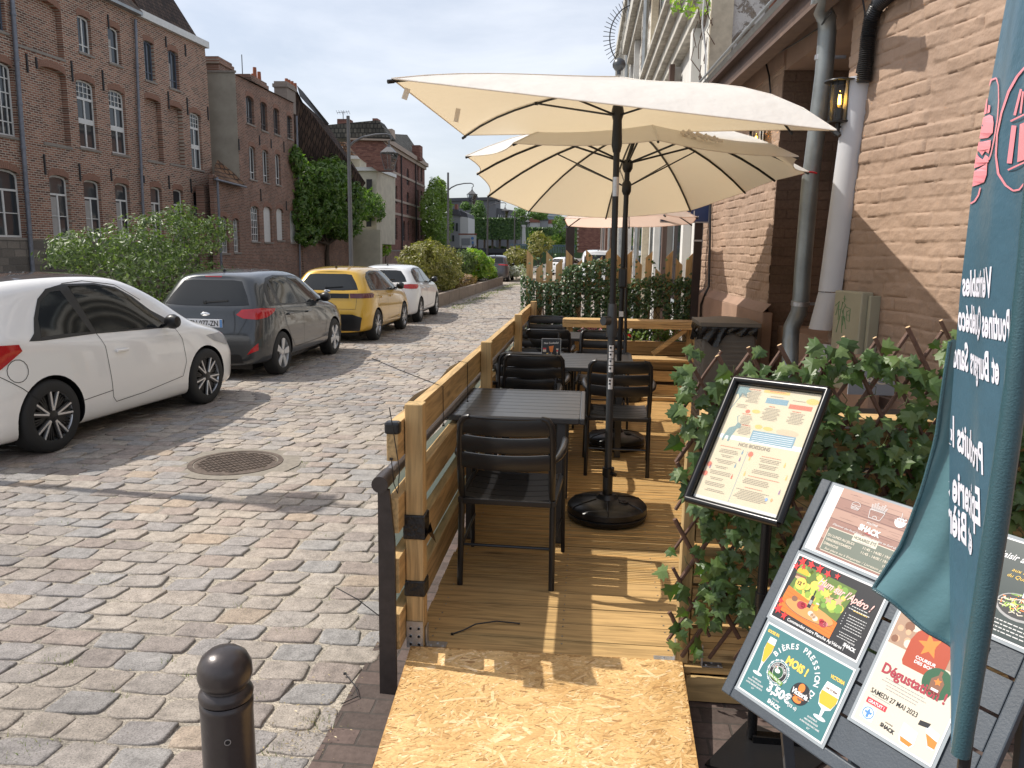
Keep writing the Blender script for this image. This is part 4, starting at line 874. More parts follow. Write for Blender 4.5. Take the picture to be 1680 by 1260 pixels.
    # beer of the month, teal
    r, p = sheet('beer_poster', 'teal beer of the month poster at the bottom left of the slatted board', -.002, 0.0, .297, .210, WH)
    p.rect(TEAL, .005, .005, .292, .205, 1)
    p.arc_text(WH, "BIÈRES PRESSION DU", .139, .112, .070, 158, -22, .0215, .025)
    p.text(YL, "MOIS !", .142, .130, .030, .074, 'CENTER', .05, -4)
    def glass(cx, y, s, tulip):
        foam = WH
        if tulip: p.poly(flatmat('glass_white', (.70, .74, .74)), [(cx-.021*s, y+.095*s), (cx+.021*s, y+.095*s), (cx+.026*s, y+.06*s), (cx+.018*s, y+.035*s), (cx+.005*s, y+.028*s), (cx+.003*s, y+.008*s), (cx-.003*s, y+.008*s), (cx-.005*s, y+.028*s), (cx-.018*s, y+.035*s), (cx-.026*s, y+.06*s)], 3); p.poly(BEER, [(cx-.024*s, y+.07*s), (cx+.024*s, y+.07*s), (cx+.024*s, y+.055*s), (cx+.017*s, y+.038*s), (cx-.017*s, y+.038*s), (cx-.024*s, y+.055*s)], 4)
        else: p.poly(MC['ink_glass_white'] if 'ink_glass_white' in MC else flatmat('glass_white', (.70, .74, .74)), [(cx-.013*s, y+.125*s), (cx+.013*s, y+.125*s), (cx+.016*s, y+.085*s), (cx+.004*s, y+.038*s), (cx+.002*s, y+.008*s), (cx-.002*s, y+.008*s), (cx-.004*s, y+.038*s), (cx-.016*s, y+.085*s)], 3); p.poly(BEER, [(cx-.0145*s, y+.105*s), (cx+.0145*s, y+.105*s), (cx+.0145*s, y+.083*s), (cx+.004*s, y+.045*s), (cx-.004*s, y+.045*s), (cx-.0145*s, y+.083*s)], 4)
        p.oval(MC['ink_glass_white'], cx, y+.006*s, .018*s, .005*s, 3)
    glass(.040, .060, .92, False); glass(.262, .048, 1.05, True); p.text(BRN, "VICTORIA", .262, .129, .0075, .036, 'CENTER', .03, 0, 5)
    p.text(YL, "GOOSE IPA", .033, .184, .0115, .042, 'CENTER', .05); p.text(YL, "VICTORIA", .264, .160, .0125, .044, 'CENTER', .05)
    # green round emblem
    for k in range(40): a = k*9; p.oval(WH, .098+.034*math.cos(R(a)), .098+.034*math.sin(R(a)), .0016*(1+k % 3*.5), None, 2, 6)
    p.oval(WH, .098, .098, .029, None, 2.4); p.oval(BK, .098, .098, .0275, None, 2.8); p.ring(WH, .098, .098, .0165, .0178, 3.2); p.oval(GR2, .098, .098, .0165, None, 3)
    p.arc_text(WH, "GOOSE ISLAND", .098, .098, .0195, 160, 20, .0075, .02, 4)
    p.oval(WH, .095, .101, .009, .006, 4); p.poly(WH, [(.090, .102), (.088, .111), (.092, .112), (.096, .104)], 4); p.poly(ORG, [(.088, .111), (.083, .110), (.088, .108)], 4.2)
    p.poly(GRN, [(.070, .090), (.126, .080), (.124, .070), (.072, .080)], 5); p.text(WH, "India Pale Ale", .098, .0775, .0085, .046, 'CENTER', .02, -9, 6)
    # dark round beer emblem
    p.oval(BK, .185, .080, .030, None, 3); p.oval(ORG, .183, .096, .010, .012, 3.4); p.oval(ORG, .184, .062, .014, .008, 3.4); p.oval(BRN, .19, .070, .008, .008, 3.6); p.text(WH, "Victoria", .185, .074, .020, .052, 'CENTER', .04, 0, 4, .2); p.rect(ORG, .168, .069, .203, .0705, 4)
    p.text(WH, "3,50€", .128, .040, .034, .080, 'CENTER', .045); p.text(WH, "(33 cl)", .180, .036, .0115, None, 'CENTER', .03)
    shack(p, WH, .128, .012, .015)
    for k, t in enumerate(("IPA AMÉRICAINE", "PARFUMS TRÈS HOUBLONNÉE", "ARÔMES PAMPLEMOUSSE PÊCHE", "5,9°")): p.text(WH, t, .047, .047-k*.009, .0062, (.032, .056, .060, .009)[k], 'CENTER', .02)
    for k, t in enumerate(("BLONDE BELGE", "AMERTUME PRONONCÉE", "SAVEURS HOUBLON MALT HERBES", "8,5°")): p.text(WH, t, .246, .040-k*.009, .0062, (.03, .044, .062, .009)[k], 'CENTER', .02)
    p.build(r)
    # tasting poster, cream with a red bottle
    r, p = sheet('tasting_poster', 'cream tasting poster with a red maple bottle, right of the board behind the flag', .334, .098, .215, .302, WH)
    p.rect(CRE, .005, .005, .210, .297, 1); p.rect(flatmat('tasting_photo', (.34, .22, .15)), .005, .215, .210, .297, 1.5)
    rg = random.Random(4)
    for k in range(10): p.oval((TAN, BRN, CRE)[k % 3], rg.uniform(.01, .06), rg.uniform(.225, .29), rg.uniform(.006, .014), None, 1.7+k*.05, 10)
    p.poly(flatmat('syrup', (.36, .055, .02)), [(.062, .180), (.148, .180), (.158, .19), (.158, .255), (.14, .282), (.12, .287), (.085, .287), (.064, .270), (.056, .245), (.056, .19)], 2.2)
    p.poly(ORG, [(.105+(.031 if k % 2 else .014)*math.cos(R(k*32.7+16)), .250+(.031 if k % 2 else .014)*math.sin(R(k*32.7+16))) for k in range(11)], 3)
    p.text(WH, "COUREUR", .110, .208, .011, .052, 'CENTER', .03); p.text(WH, "DES BOIS", .110, .197, .0105, .050, 'CENTER', .03)
    p.text(WINE, "Dégustation !", .022, .140, .036, .165, 'LEFT', .03, 0, 4)
    p.oval(GR2, .155, .176, .037, None, 3.5, 30); p.poly(BRN, [(.140, .150), (.168, .150), (.170, .182), (.158, .196), (.158, .207), (.151, .207), (.151, .196), (.138, .182)], 4); p.poly(ORG, [(.155+(.010 if k % 2 else .005)*math.cos(R(k*36)), .180+(.010 if k % 2 else .005)*math.sin(R(k*36))) for k in range(10)], 5); p.rect(WH, .146, .157, .164, .163, 5)
    p.grey(GRY, .090, .130, .13, 4, .0078, .0034, 9)
    p.text(BK, "SAMEDI 27 MAI 2023", .018, .082, .0175, .125, 'LEFT', .01); p.grey(GRY, .05, .077, .06, 1, .006, .003, 10)
    p.rect(RD, .018, .055, .072, .069, 2.5); p.text(WH, "GRATUIT !", .045, .058, .0105, .044, 'CENTER', .03, 0, 4)
    p.rect(PALE, .018, .016, .052, .050, 2.2); p.ring(BLU, .035, .033, .0130, .0150, 3); p.poly(BLU, [(.035, .045), (.039, .036), (.044, .038), (.044, .032), (.038, .031), (.038, .022), (.032, .022), (.032, .031), (.026, .032), (.026, .038), (.031, .036)], 3)
    shack(p, BK, .092, .020, .013)
    p.poly(PALE, [(.122, .058), (.160, .052), (.163, .022), (.155, .010), (.130, .012), (.122, .024)], 2.4); p.poly(WH, [(.125, .053), (.157, .048), (.158, .03), (.128, .032)], 2.6); p.poly(ORG, [(.126, .026), (.160, .023), (.154, .013), (.131, .015)], 2.8)
    p.poly(PALE, [(.168, .080), (.206, .074), (.206, .035), (.19, .034)], 2.4); p.poly(ORG, [(.176, .062), (.206, .056), (.206, .038), (.19, .038)], 2.6); p.poly(BK, [(.153, .082), (.178, .086), (.176, .074), (.152, .070)], 2.8)
    p.build(r)
    # dark salad poster at the right edge
    r, p = sheet('salad_poster', 'black poster with a bowl of salad at the right edge of the slatted board', .482, .432, .185, .235, WH)
    p.rect(flatmat('night_green', (.012, .028, .028)), .004, .004, .181, .231, 1)
    p.text(WH, "plaisir aujourd'hui ?", .090, .186, .022, .165, 'CENTER', .015, 0, 4, .3); p.text(YL, "aux ingrédients", .10, .160, .0125, .09, 'CENTER', 0, 0, 4, .3); p.text(YL, "du Québec !", .085, .145, .0125, .07, 'CENTER', 0, 0, 4, .3)
    p.oval(GRY, .10, .083, .052, .032, 2); p.oval(BK, .10, .085, .048, .028, 2.4)
    rg = random.Random(9)
    for k in range(110):
        a = rg.uniform(0, 6.28); d = math.sqrt(rg.random()); x, y = .10+.042*d*math.cos(a), .090+.024*d*math.sin(a); b_ = rg.uniform(0, 3.1); l = rg.uniform(.003, .008)
        p.line((LIME, CRE, GRN, CRE, ORG)[k % 5], [(x-l*math.cos(b_), y-l*math.sin(b_)*.7), (x+l*math.cos(b_), y+l*math.sin(b_)*.7)], .0022, 3+k*.01)
    p.rect(PALE, .098, .108, .114, .124, 5); p.rect(RD, .104, .112, .109, .120, 6)
    p.grey(LGR, .095, .040, .15, 4, .0085, .004, 12); p.build(r)
posters()
# small card of cocktails on the middle table
def card():
    a_ = aty(889, 583, 6.25); r = root('cocktail_card', 'black cocktail card in a clear upright holder on the middle table', 'menu card', a_)
    z = DZ+.742; O = V((a_.x, 6.24, z)); p = Print(O, (1, 0.03, 0), (0, 0.10, 1)); W_, H_ = .150, .212
    m = MB(); m.prism([p.P(-.004, 0, -.004), p.P(W_+.004, 0, -.004), p.P(W_+.004, H_+.004, -.004), p.P(-.004, H_+.004, -.004)], p.Nn*.004); m.box((O.x-.004, 6.24-.03, z), (O.x+W_+.004, 6.24+.05, z+.003)); m.build('holder', simple('clear_plastic', (.5, .52, .54), .1), r)
    p.rect(BK, 0, 0, W_, H_, 0, 'paper'); p.text(WH, "Nos Cocktails!", W_/2, .172, .021, .12, 'CENTER', .02, 3, 4, .1)
    p.poly(ORG, [(.055, .150), (.095, .158), (.088, .105), (.066, .105)], 2); p.line(CRE, [(.077, .105), (.077, .07)], .003, 2); p.oval(CRE, .077, .068, .014, .004, 2)
    p.rect(RD, .008, .125, .034, .138, 2); p.rect(CRE, .008, .105, .034, .125, 2); p.poly(flatmat('cyan', (.05, .35, .5)), [(.018, .07), (.05, .07), (.045, .038), (.024, .038)], 2); p.poly(CRE, [(.116, .135), (.134, .135), (.128, .095), (.122, .095)], 2); p.rect(RD, .118, .11, .132, .122, 3); p.line(CRE, [(.125, .095), (.125, .06)], .002, 2)
    p.oval(YL, .045, .09, .007, None, 2); p.oval(YL, .125, .035, .009, None, 2); p.oval(LIME, .03, .075, .006, None, 2)
    p.grey(LGR, .05, .095, .03, 2, .008, .003, 1); p.grey(LGR, .085, .05, .04, 3, .008, .003, 2); p.grey(LGR, .11, .055, .03, 2, .008, .003, 3); p.build(r)
card()

# ================================================================== FEATHER FLAG
def flag():
    px = aty(1580, 1235, 1.34).x; py = 1.34; zb = aty(1578, 1238, py).z
    r = root('feather_flag', 'teal feather flag with mirrored white lettering leaning in from the right', 'flag', (px, py, 0))
    SAT = simple('teal_satin', (0.052, 0.115, 0.160), 0.36, var=0.12, scale=3, spec=0.6, bmp=0.5, bscale=11)
    # the sleeve follows the pole
    sl = [(1572, 1238), (1600, 1060), (1632, 850), (1662, 640), (1685, 420), (1705, 200), (1722, 0)]
    S = [aty(u, v_, py) for u, v_ in sl]
    fold = [(1560, 1225), (1559, 1050), (1557, 850), (1558, 700), (1575, 480), (1597, 290), (1652, -5)]
    d = [.01, .15, .19, .21, .23, .24, .22]
    Fp = [aty(u, v_, py+d[i]) for i, (u, v_) in enumerate(fold)]
    def lerp(A, t): t *= len(A)-1; i = min(int(t), len(A)-2); return A[i].lerp(A[i+1], t-i)
    top = 1.0
    def strip(s, t):        # s 0 fold .. 1 sleeve
        a_, b_ = lerp(Fp, t), lerp(S, t); p = a_.lerp(b_, s); dirn = (b_-a_); nn = V((dirn.y, -dirn.x, 0)).normalized(); nn = nn if nn.x < 0 else -nn
        return p+nn*(0.006*math.sin(s*9+t*5)*(1-abs(2*s-1)))
    m = MB(); m.grid(strip, 24, 60)
    m.build('banner_cloth', SAT, r, True, ang=80, fix=False)
    m = MB(); m.tube([p+V((.004, 0, 0)) for p in S], [.016, .018, .019, .018, .017, .018, .018], 14); m.build('sleeve', simple('teal_sleeve', (0.030, 0.085, 0.105), 0.3, var=.1, bmp=.3, bscale=260, spec=.7), r, True)
    m = MB(); m.tube([V((px+.004, py, 0)), V((px+.004, py, zb+.02))]+[q+V((.004, 0, 0)) for q in S[1:]]+[S[-1]+V((.06, 0, .8))], .011, 12); m.build('pole', simple('dark_pole', (.04, .04, .045), .3, .6), r, True)
    m = MB(); m.box((px-.2, py-.015, 0.006), (px+.2, py+.015, .02)); m.box((px-.015, py-.2, .021), (px+.015, py+.2, .034)); m.build('cross_foot', MC['dark_pole'], r)
    # the part folded back behind the strip, flaring out to the left at the bottom
    flapL = [(1558, 560, .235), (1546, 640, .24), (1535, 720, .25), (1513, 800, .26), (1480, 890, .27), (1432, 965, .28)]
    flapR = [(1590, 560, .21), (1590, 640, .20), (1588, 740, .19), (1586, 850, .17), (1590, 960, .15), (1570, 1070, .13)]
    A = [aty(u, v_, py+q) for u, v_, q in flapL]; B = [aty(u, v_, py+q+.03) for u, v_, q in flapR]
    def fl(s, t):
        a_, b_ = lerp(A, t), lerp(B, t); p = a_.lerp(b_, s); return p+V((0, -0.012*math.sin(s*3.14)*math.sin(t*7+s*4)*t-.006*math.sin(s*11+t*13)*t, .004*math.sin(s*8)))
    m = MB(); m.grid(fl, 30, 40); m.build('folded_flap', simple('teal_satin_inside', (0.075, 0.175, 0.20), 0.3, var=0.15, scale=4, spec=0.7, bmp=0.35, bscale=9), r, True, ang=80, fix=False)
    m = MB(); m.tube([lerp(A, t/16)+V((0, -.002, 0)) for t in range(17)], .0042, 8); m.tube([fl(s/12, 1)+V((0, -.002, 0)) for s in range(13)], .0042, 8); m.build('hem', MC['teal_sleeve'], r, True)
    # lettering printed on the other side shows through reversed
    def warp(box, pts):     # box: right-top, right-bottom, left-top, left-bottom pixels in the strip surface
        pass
    def onstrip(u_px, v_px, lift=.0016):
        # sight line to the strip: march over the surface grid
        best = None
        dd = ray(u_px, v_px)
        lo, hi = 0, 1
        for t_i in range(60):
            t = t_i/59; a_ = strip(0, t); 
        # plane through fold and sleeve at the matching height (two refinements)
        t = 0.5
        for _ in range(12):
            a_, b_ = lerp(Fp, t), lerp(S, t); e = (b_-a_); nrm = V((e.y, -e.x, 0)).normalized(); k = (a_-C0).dot(nrm)/dd.dot(nrm); q = C0+dd*k
            s = (q-a_).dot(e)/e.dot(e)
            zt = a_.lerp(b_, s).z
            t += (q.z-zt)/(S[-1].z-S[0].z)*.9; t = max(0, min(1, t))
        p = strip(max(0, min(1, s)), t); nn = nrm if nrm.x < 0 else -nrm
        return p+nn*lift, s
    def put(mb, tris, quad, clip=True):
        vs, fs = tris
        if not vs: return
        x0 = min(v[0] for v in vs); x1 = max(v[0] for v in vs); H = 0.73
        (rx, rt, rb), (lx, lt, lb) = quad      # right edge x, cap top y, baseline y ; left edge likewise
        bm = bmesh.new(); bv = [bm.verts.new((x, y, 0)) for x, y in vs]
        for f in fs:
            try: bm.faces.new([bv[i] for i in f])
            except ValueError: pass
        bmesh.ops.triangulate(bm, faces=bm.faces)
        def to_px(x, y):
            k = (x-x0)/(x1-x0); X = rx+(lx-rx)*k; base = rb+(lb-rb)*k; cap = rt+(lt-rt)*k; return X, base+(cap-base)*(y/H)
        o = len(mb.v); keep = {}
        for v in bm.verts:
            X, Y_ = to_px(v.co.x, v.co.y); q, s = onstrip(X, Y_); v.index = len(keep); keep[v.index] = (q, s)
        for q, s in keep.values(): mb.v.append(q)
        for f in bm.faces:
            ss = [keep[v.index][1] for v in f.verts]
            if clip and (max(ss) > 1.03 or min(ss) < 0.0): continue
            mb.f.append(tuple(o+v.index for v in f.verts)); mb.m.append(0)
        bm.free()
    W = MB()
    put(W, text2d("Véritables", 1, .03), ((1633, 436, 487), (1580, 444, 484)))
    put(W, text2d("Poutines Québécoises", 1, .03), ((1656, 506, 560), (1557, 495, 536)))
    put(W, text2d("et Burgers Sandwichs", 1, .03), ((1640, 580, 630), (1539, 545, 590)))
    put(W, text2d("Produits locaux", 1, .03), ((1617, 726, 778), (1530, 650, 700)))
    put(W, text2d("Epicerie sucrée", 1, .03), ((1612, 800, 862), (1520, 735, 780)))
    put(W, text2d("et Bières", 1, .03), ((1600, 862, 912), (1545, 800, 856)))
    W.build('lettering', flatmat('flag_white', (.72, .72, .80)), r, fix=False)
    # pink emblems, in pixels of the survey
    m = MB()
    def poly(pts):
        P = []
        n = len(pts)
        for i in range(n):
            for k in range(3):
                a_, b_ = pts[i], pts[(i+1) % n]; P.append((a_[0]+(b_[0]-a_[0])*k/3, a_[1]+(b_[1]-a_[1])*k/3))
        q = [onstrip(x, y, .0022) for x, y in P]
        m.add([p for p, s in q], [tuple(t) for t in tessellate_polygon([[V((x, y, 0)) for x, y in P]])])
    def band(pts, wd):
        for a_, b_ in zip(pts[:-1], pts[1:]):
            dx, dy = b_[0]-a_[0], b_[1]-a_[1]; l = math.hypot(dx, dy); nx, ny = -dy/l*wd/2, dx/l*wd/2
            m.add([onstrip(a_[0]-nx, a_[1]-ny, .0022)[0], onstrip(b_[0]-nx, b_[1]-ny, .0022)[0], onstrip(b_[0]+nx, b_[1]+ny, .0022)[0], onstrip(a_[0]+nx, a_[1]+ny, .0022)[0]], [(0, 1, 2, 3)])
    band([(1620, 143), (1628, 131), (1636, 128), (1641, 140), (1644, 165), (1643, 195), (1638, 225), (1632, 250), (1627, 262)], 2.6)
    band([(1609, 308), (1606, 320), (1600, 330), (1594, 334)], 2.4)
    poly([(1608, 190), (1612, 160), (1616, 162), (1614, 188)]); poly([(1615, 188), (1618, 161), (1622, 162), (1620, 186)]); poly([(1621, 186), (1623, 172), (1626, 173), (1625, 184)])
    poly([(1607, 228), (1609, 205), (1615, 193), (1624, 188), (1631, 191), (1634, 202), (1633, 218), (1622, 226)])
    poly([(1604, 246), (1606, 234), (1629, 229), (1629, 240), (1625, 252), (1617, 248), (1612, 255), (1608, 249)])
    poly([(1600, 276), (1603, 250), (1608, 258), (1613, 262), (1618, 254), (1626, 258), (1626, 266)])
    poly([(1597, 306), (1600, 281), (1623, 267), (1622, 287), (1616, 299)])
    # second emblem ring with bars
    band([(1680, 110), (1670, 125), (1660, 150), (1650, 185), (1643, 220), (1641, 255), (1644, 285), (1652, 304), (1662, 313), (1672, 311), (1682, 300)], 2.8)
    band([(1665, 189), (1674, 146)], 3); band([(1673, 186), (1677, 150)], 3); band([(1660, 199), (1684, 186)], 2.6); band([(1655, 279), (1682, 266)], 2.6); band([(1657, 268), (1664, 206)], 6); poly([(1668, 266), (1672, 204), (1682, 200), (1682, 262)])
    m.build('pink_emblem', flatmat('flag_pink', (.78, .26, .30)), r, fix=False)
    m = MB(); band([(1613, 205), (1614.5, 208)], 2); 
    for (x, y) in ((1615, 206), (1621, 211), (1627, 205), (1618, 216)): 
        q = [onstrip(x+1.3*math.cos(R(a)), y+2*math.sin(R(a)), .0028)[0] for a in range(0, 360, 45)]; m.add(q, [tuple(range(8))])
    m.build('emblem_detail', SAT, r, fix=False)
flag()

# ================================================================== BOLLARD
bo = root('bollard', 'dark brown cast bollard with a rounded ringed head in the near foreground', 'bollard', (-1.065, 2.06, 0))
bm_ = simple('bollard_paint', (0.060, 0.052, 0.052), 0.30, 0.35, var=0.25, scale=9, bmp=0.10, bscale=45)
m = MB(); m.lathe([(0.083, -0.01), (0.083, 0.02), (0.079, 0.05), (0.077, 0.40), (0.079, 0.425), (0.079, 0.436), (0.073, 0.444)], (-1.065, 2.06, 0), 48); m.build('shaft', bm_, bo, True)
m = MB(); m.lathe([(0.070, 0.444), (0.079, 0.452), (0.0805, 0.466), (0.074, 0.480), (0.064, 0.487), (0.063, 0.492)], (-1.065, 2.06, 0), 48); m.build('collar', bm_, bo, True)
m = MB(); m.lathe([(0.060, 0.490), (0.075, 0.503), (0.0805, 0.525), (0.0785, 0.555), (0.066, 0.583), (0.045, 0.600), (0.02, 0.607), (0.0002, 0.6085)], (-1.065, 2.06, 0), 48); m.build('head', bm_, bo, True)
m = MB(); c_ = V((-1.065, 2.06, .345)); dv = V((0.42, -0.9, 0)).normalized(); m.lathe([(0.0001, .0785), (.0075, .0785)], c_, 14, axis=dv); m.build('bolt_hole', BK, bo, fix=False)
m = MB(); m.lathe([(0.0076, .0775), (.0076, .080), (.0098, .080), (.0098, .0775)], c_, 14, axis=dv); m.build('hole_rim', STEEL, bo, True)
# ================================================================== IVY AND TRELLIS
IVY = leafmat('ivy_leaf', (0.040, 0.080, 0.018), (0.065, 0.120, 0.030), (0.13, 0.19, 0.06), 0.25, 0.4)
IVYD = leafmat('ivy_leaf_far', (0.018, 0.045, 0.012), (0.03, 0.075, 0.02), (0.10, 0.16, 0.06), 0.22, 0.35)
TWIG = simple('twig_bark', (0.115, 0.060, 0.040), 0.7, var=.3, scale=60, bmp=.3, bscale=80)
CUT = simple('cut_wood', (0.60, 0.42, 0.24), 0.6)
LEAF = [(0, 0), (.16, -.05), (.40, -.06), (.33, .10), (.56, .22), (.36, .33), (.33, .52), (.17, .50), (0, .92)]
LEAF = LEAF+[(-x, y) for x, y in LEAF[-2:0:-1]]
def ivy_leaf(m, p, nrm, up, s, rg):
    nrm = nrm.normalized(); up = (up-nrm*up.dot(nrm)).normalized(); sx = up.cross(nrm)
    k = len(LEAF); cup = rg.uniform(.15, .45); dr = rg.uniform(.0, .45)
    vs = []
    for x, y in LEAF: vs.append(p+sx*(x*s)+up*(y*s)-nrm*(s*(cup*abs(x)*.8+dr*y*y*.6)))
    vs.append(p+up*(.30*s)+nrm*(.03*s)); 
    m.add(vs, [(i, (i+1) % k, k) for i in range(k)])
def trellis():
    r = root('ivy_trellis', 'willow trellis covered in artificial ivy in front of the plank fence', 'trellis', (0.4, 2.93, 0.2))
    rg = random.Random(17); m = MB(); ct = MB(); u0, u1 = 0.36, 2.05
    top = lambda x: 1.385+(x-.39)*.15
    Y = 2.925
    bot = lambda x: 0.30 if x < .75 else 0.20
    for s in (-1, 1):
        k = -7
        while k < 16:
            xt = u0+0.02+k*0.112; k += 1     # x at the top
            sl = s*0.56                      # dx per dz
            zt = top(xt)+rg.uniform(.015, .06); zb = bot(xt)
            xb = xt-sl*(zt-zb)
            a_ = V((xt+sl*.012, Y+.006*s, zt)); b_ = V((xb, Y+.006*s, zb))
            for lim, sg in ((u0, 1), (u1, -1)):
                for side in (0, 1):
                    pa = (a_, b_)[side]; pb = (b_, a_)[side]
                    if (pa.x-lim)*sg < 0:
                        t = (lim-pa.x)/(pb.x-pa.x) if abs(pb.x-pa.x) > 1e-6 else 2
                        if 0 <= t <= 1:
                            q = pa.lerp(pb, t); 
                            if side == 0: a_ = q
                            else: b_ = q
                        else: a_ = b_
            if (a_-b_).length < .08: continue
            pts = [b_.lerp(a_, t/5)+V((rg.gauss(0, .0025), rg.gauss(0, .002), 0)) for t in range(6)]
            rr = rg.uniform(.006, .0095); m.tube(pts, rr, 7)
            if a_.z > 1.3: ct.lathe([(.0001, .0012), (rr*.95, .0012), (rr*.95, -.001)], a_+(a_-b_).normalized()*.0002, 8, axis=(a_-b_).normalized())
    m.build('lattice', TWIG, r, True); ct.build('cut_end', CUT, r)
    lf = MB(); rg = random.Random(23)
    def dens(x, z):
        t = (z-.3)/(top(x)-.3)
        if x < .95: edge = 1.0
        return 1
    n = 0
    for i in range(1750):
        x = rg.uniform(u0-.03, u1); z = rg.uniform(.26, top(x)-.005)
        cl = noise.noise(V((x*5, z*5, 3.1)))
        if cl < (-.16 if z < .95 else -.34) or (x < .47 and z < 1.12 and rg.random() < .72): continue
        if .48 < x < 1.3 and z < .42 and rg.random() < .75: continue
        if z > top(x)-.05 and rg.random() < .5: continue
        s = rg.uniform(.046, .086)
        p = V((x+rg.gauss(0, .01), Y-rg.uniform(.006, .075), z)); nr = V((rg.gauss(-.25, .45), -1+rg.gauss(0, .3), rg.gauss(.55, .45)))
        up = V((rg.gauss(0, .8), rg.gauss(0, .2), -1+rg.gauss(0, .55))); ivy_leaf(lf, p, nr, up, s, rg); n += 1
    for (u, v_, s) in ((1345, 560, .075), (1395, 552, .075), (1250, 578, .055), (1565, 548, .05), (1130, 568, .05), (1140, 580, .05), (1118, 612, .055), (1125, 700, .05), (1120, 770, .06), (1375, 575, .06), (1170, 1015, .06), (1195, 985, .05), (1160, 870, .05), (1140, 905, .05)):
        for k in range(2): p = aty(u+rg.uniform(-8, 8), v_+rg.uniform(-8, 8), Y-.05); ivy_leaf(lf, p, V((rg.uniform(-.4, .2), -1, rg.uniform(.2, .7))), V((rg.uniform(-.8, .8), 0, -.6)), s, rg)
    lf.build('ivy_leaves', IVY, r, fix=False)
    st = MB()
    for i in range(34):
        x = rg.uniform(u0, u1); z = rg.uniform(.5, top(x)); pts = [V((x, Y-.015, z))]
        for k in range(7): pts.append(pts[-1]+V((rg.gauss(.01, .03), rg.gauss(0, .008), -rg.uniform(.02, .05))))
        st.tube(pts, .0016, 5)
    st.build('ivy_stems', simple('stem_green', (.07, .09, .03), .6), r)
trellis()
# far ivy fence
def far_fence():
    r = root('picket_fence', 'tall slant topped plank fence overgrown with ivy at the far end of the terrace', 'fence', (0.3, 10.15, 0))
    Y = 10.15; tops = [(868, 410, 0), (887, 431, 1), (903, 412, 0), (921, 424, 1), (938, 410, 0), (954, 425, 1), (968, 409, 0), (987, 420, 1), (1001, 404, 1), (1018, 415, 0), (1037, 410, 1), (1053, 424, 0), (1071, 412, 1), (1088, 440, 0), (1104, 411, 1), (1120, 424, 0), (1137, 415, 1)]
    x0 = aty(864, 420, Y).x; x1 = aty(1143, 420, Y).x; n = len(tops); w_ = (x1-x0)/n
    for i, (u, v_, up) in enumerate(tops):
        x = x0+i*w_; z = aty(u, v_, Y).z; a_, b_ = (z-.085, z) if up else (z, z-.085)
        MB().prism([(x, Y, DZ+.02), (x+w_*.66, Y, DZ+.02), (x+w_*.66, Y, b_), (x, Y, a_)], (0, .022, 0)).build('picket', WZ, r)
    MB().box((x0, Y+.0235, 1.36), (x1, Y+.06, 1.43)).build('cross_rail', WX, r); MB().box((x0, Y+.0235, .5), (x1, Y+.06, .57)).build('cross_rail', WX, r)
    t = root('ivy_screen', 'dense dark ivy on a wire lattice hung over the far picket fence', 'climbing plant', (0.3, 10.0, 0.2)); rg = random.Random(31); lt = MB()
    Y2 = Y-.05
    for s in (-1, 1):
        x = x0-1.0
        while x < x1+1:
            a_ = V((x, Y2, 1.40)); b_ = V((x+s*.75, Y2, .3)); x += .085
            t0, t1 = 0, 1; ts = [k/12 for k in range(13)]; pts = [a_.lerp(b_, q) for q in ts if x0 <= a_.lerp(b_, q).x <= x1]
            if len(pts) > 1: lt.tube([pts[0], pts[-1]], .005, 4)
    lt.build('lattice', simple('dark_twig', (.05, .035, .025), .8), t)
    lf = MB()
    for i in range(9000):
        x = rg.uniform(x0-.06, x1); z = rg.uniform(.28, 1.78); lim = 1.50+.22*noise.noise(V((x*2.2, 1.3, 0)))+(.12 if abs(x-.0) < .35 else 0)+(.08 if .55 < x < 1.0 else -.02)
        if z > lim: 
            if rg.random() > .05: continue
        if noise.noise(V((x*4, z*3, 9))) < (-.42 if x < .6 else -.10) and z < 1.3: continue
        s = rg.uniform(.028, .05); p = V((x, Y2-rg.uniform(0, .09), z)); ivy_leaf(lf, p, V((rg.gauss(-.3, .5), -1, rg.gauss(.5, .5))), V((rg.gauss(0, .8), 0, -1)), s, rg)
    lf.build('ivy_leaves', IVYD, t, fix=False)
far_fence()
# bar shelf, bench and planter box in front of it
bb = root('wooden_bar_shelf', 'long pine bar shelf on braced posts in front of the ivy fence', 'bar shelf', (.55, 9.35, 0))
for k in range(2): MB().box((-.30, 9.18+k*.15, .975), (1.33, 9.18+k*.15+.143, 1.018)).build('shelf_plank', WX, bb, bevel=.003)
MB().box((-.30, 9.182, .925), (1.30, 9.212, .973)).build('apron', WX, bb)
for x in (-.25, 1.18): MB().box((x, 9.30, DZ+.003), (x+.07, 9.37, .974)).build('post', WZ, bb, bevel=.003)
m = MB(); m.bar((1.16, 9.26, .92), (.78, 9.26, .62), .05, .07, (0, 1, 0)); m.build('brace', WX, bb); m = MB(); m.bar((1.25, 9.34, .90), (1.32, 9.1, .55), .045, .05); m.build('brace', WZ, bb)
bn_ = root('wooden_bench', 'low pine plank bench in front of the bar shelf', 'bench', (.55, 8.95, 0))
for k in range(3): MB().box((-.30, 8.80+k*.105, .585), (1.22, 8.80+k*.105+.098, .615)).build('seat_plank', WX, bn_, bevel=.003)
for z in (.20, .36): MB().box((-.28, 8.825, z), (1.20, 8.85, z+.12)).build('front_plank', WX, bn_, bevel=.003)
for x in (-.26, 1.12): MB().box((x, 8.852, DZ+.003), (x+.06, 9.05, .583)).build('leg', WZ, bn_, bevel=.003)
MB().box((-.3, 8.70, DZ+.003), (1.1, 8.80, .19)).build('toe_board', WX, bn_, bevel=.003)
pb_ = root('planter_box', 'pine plank planter box with red flowers under the bar shelf', 'planter', (.55, 9.65, 0))
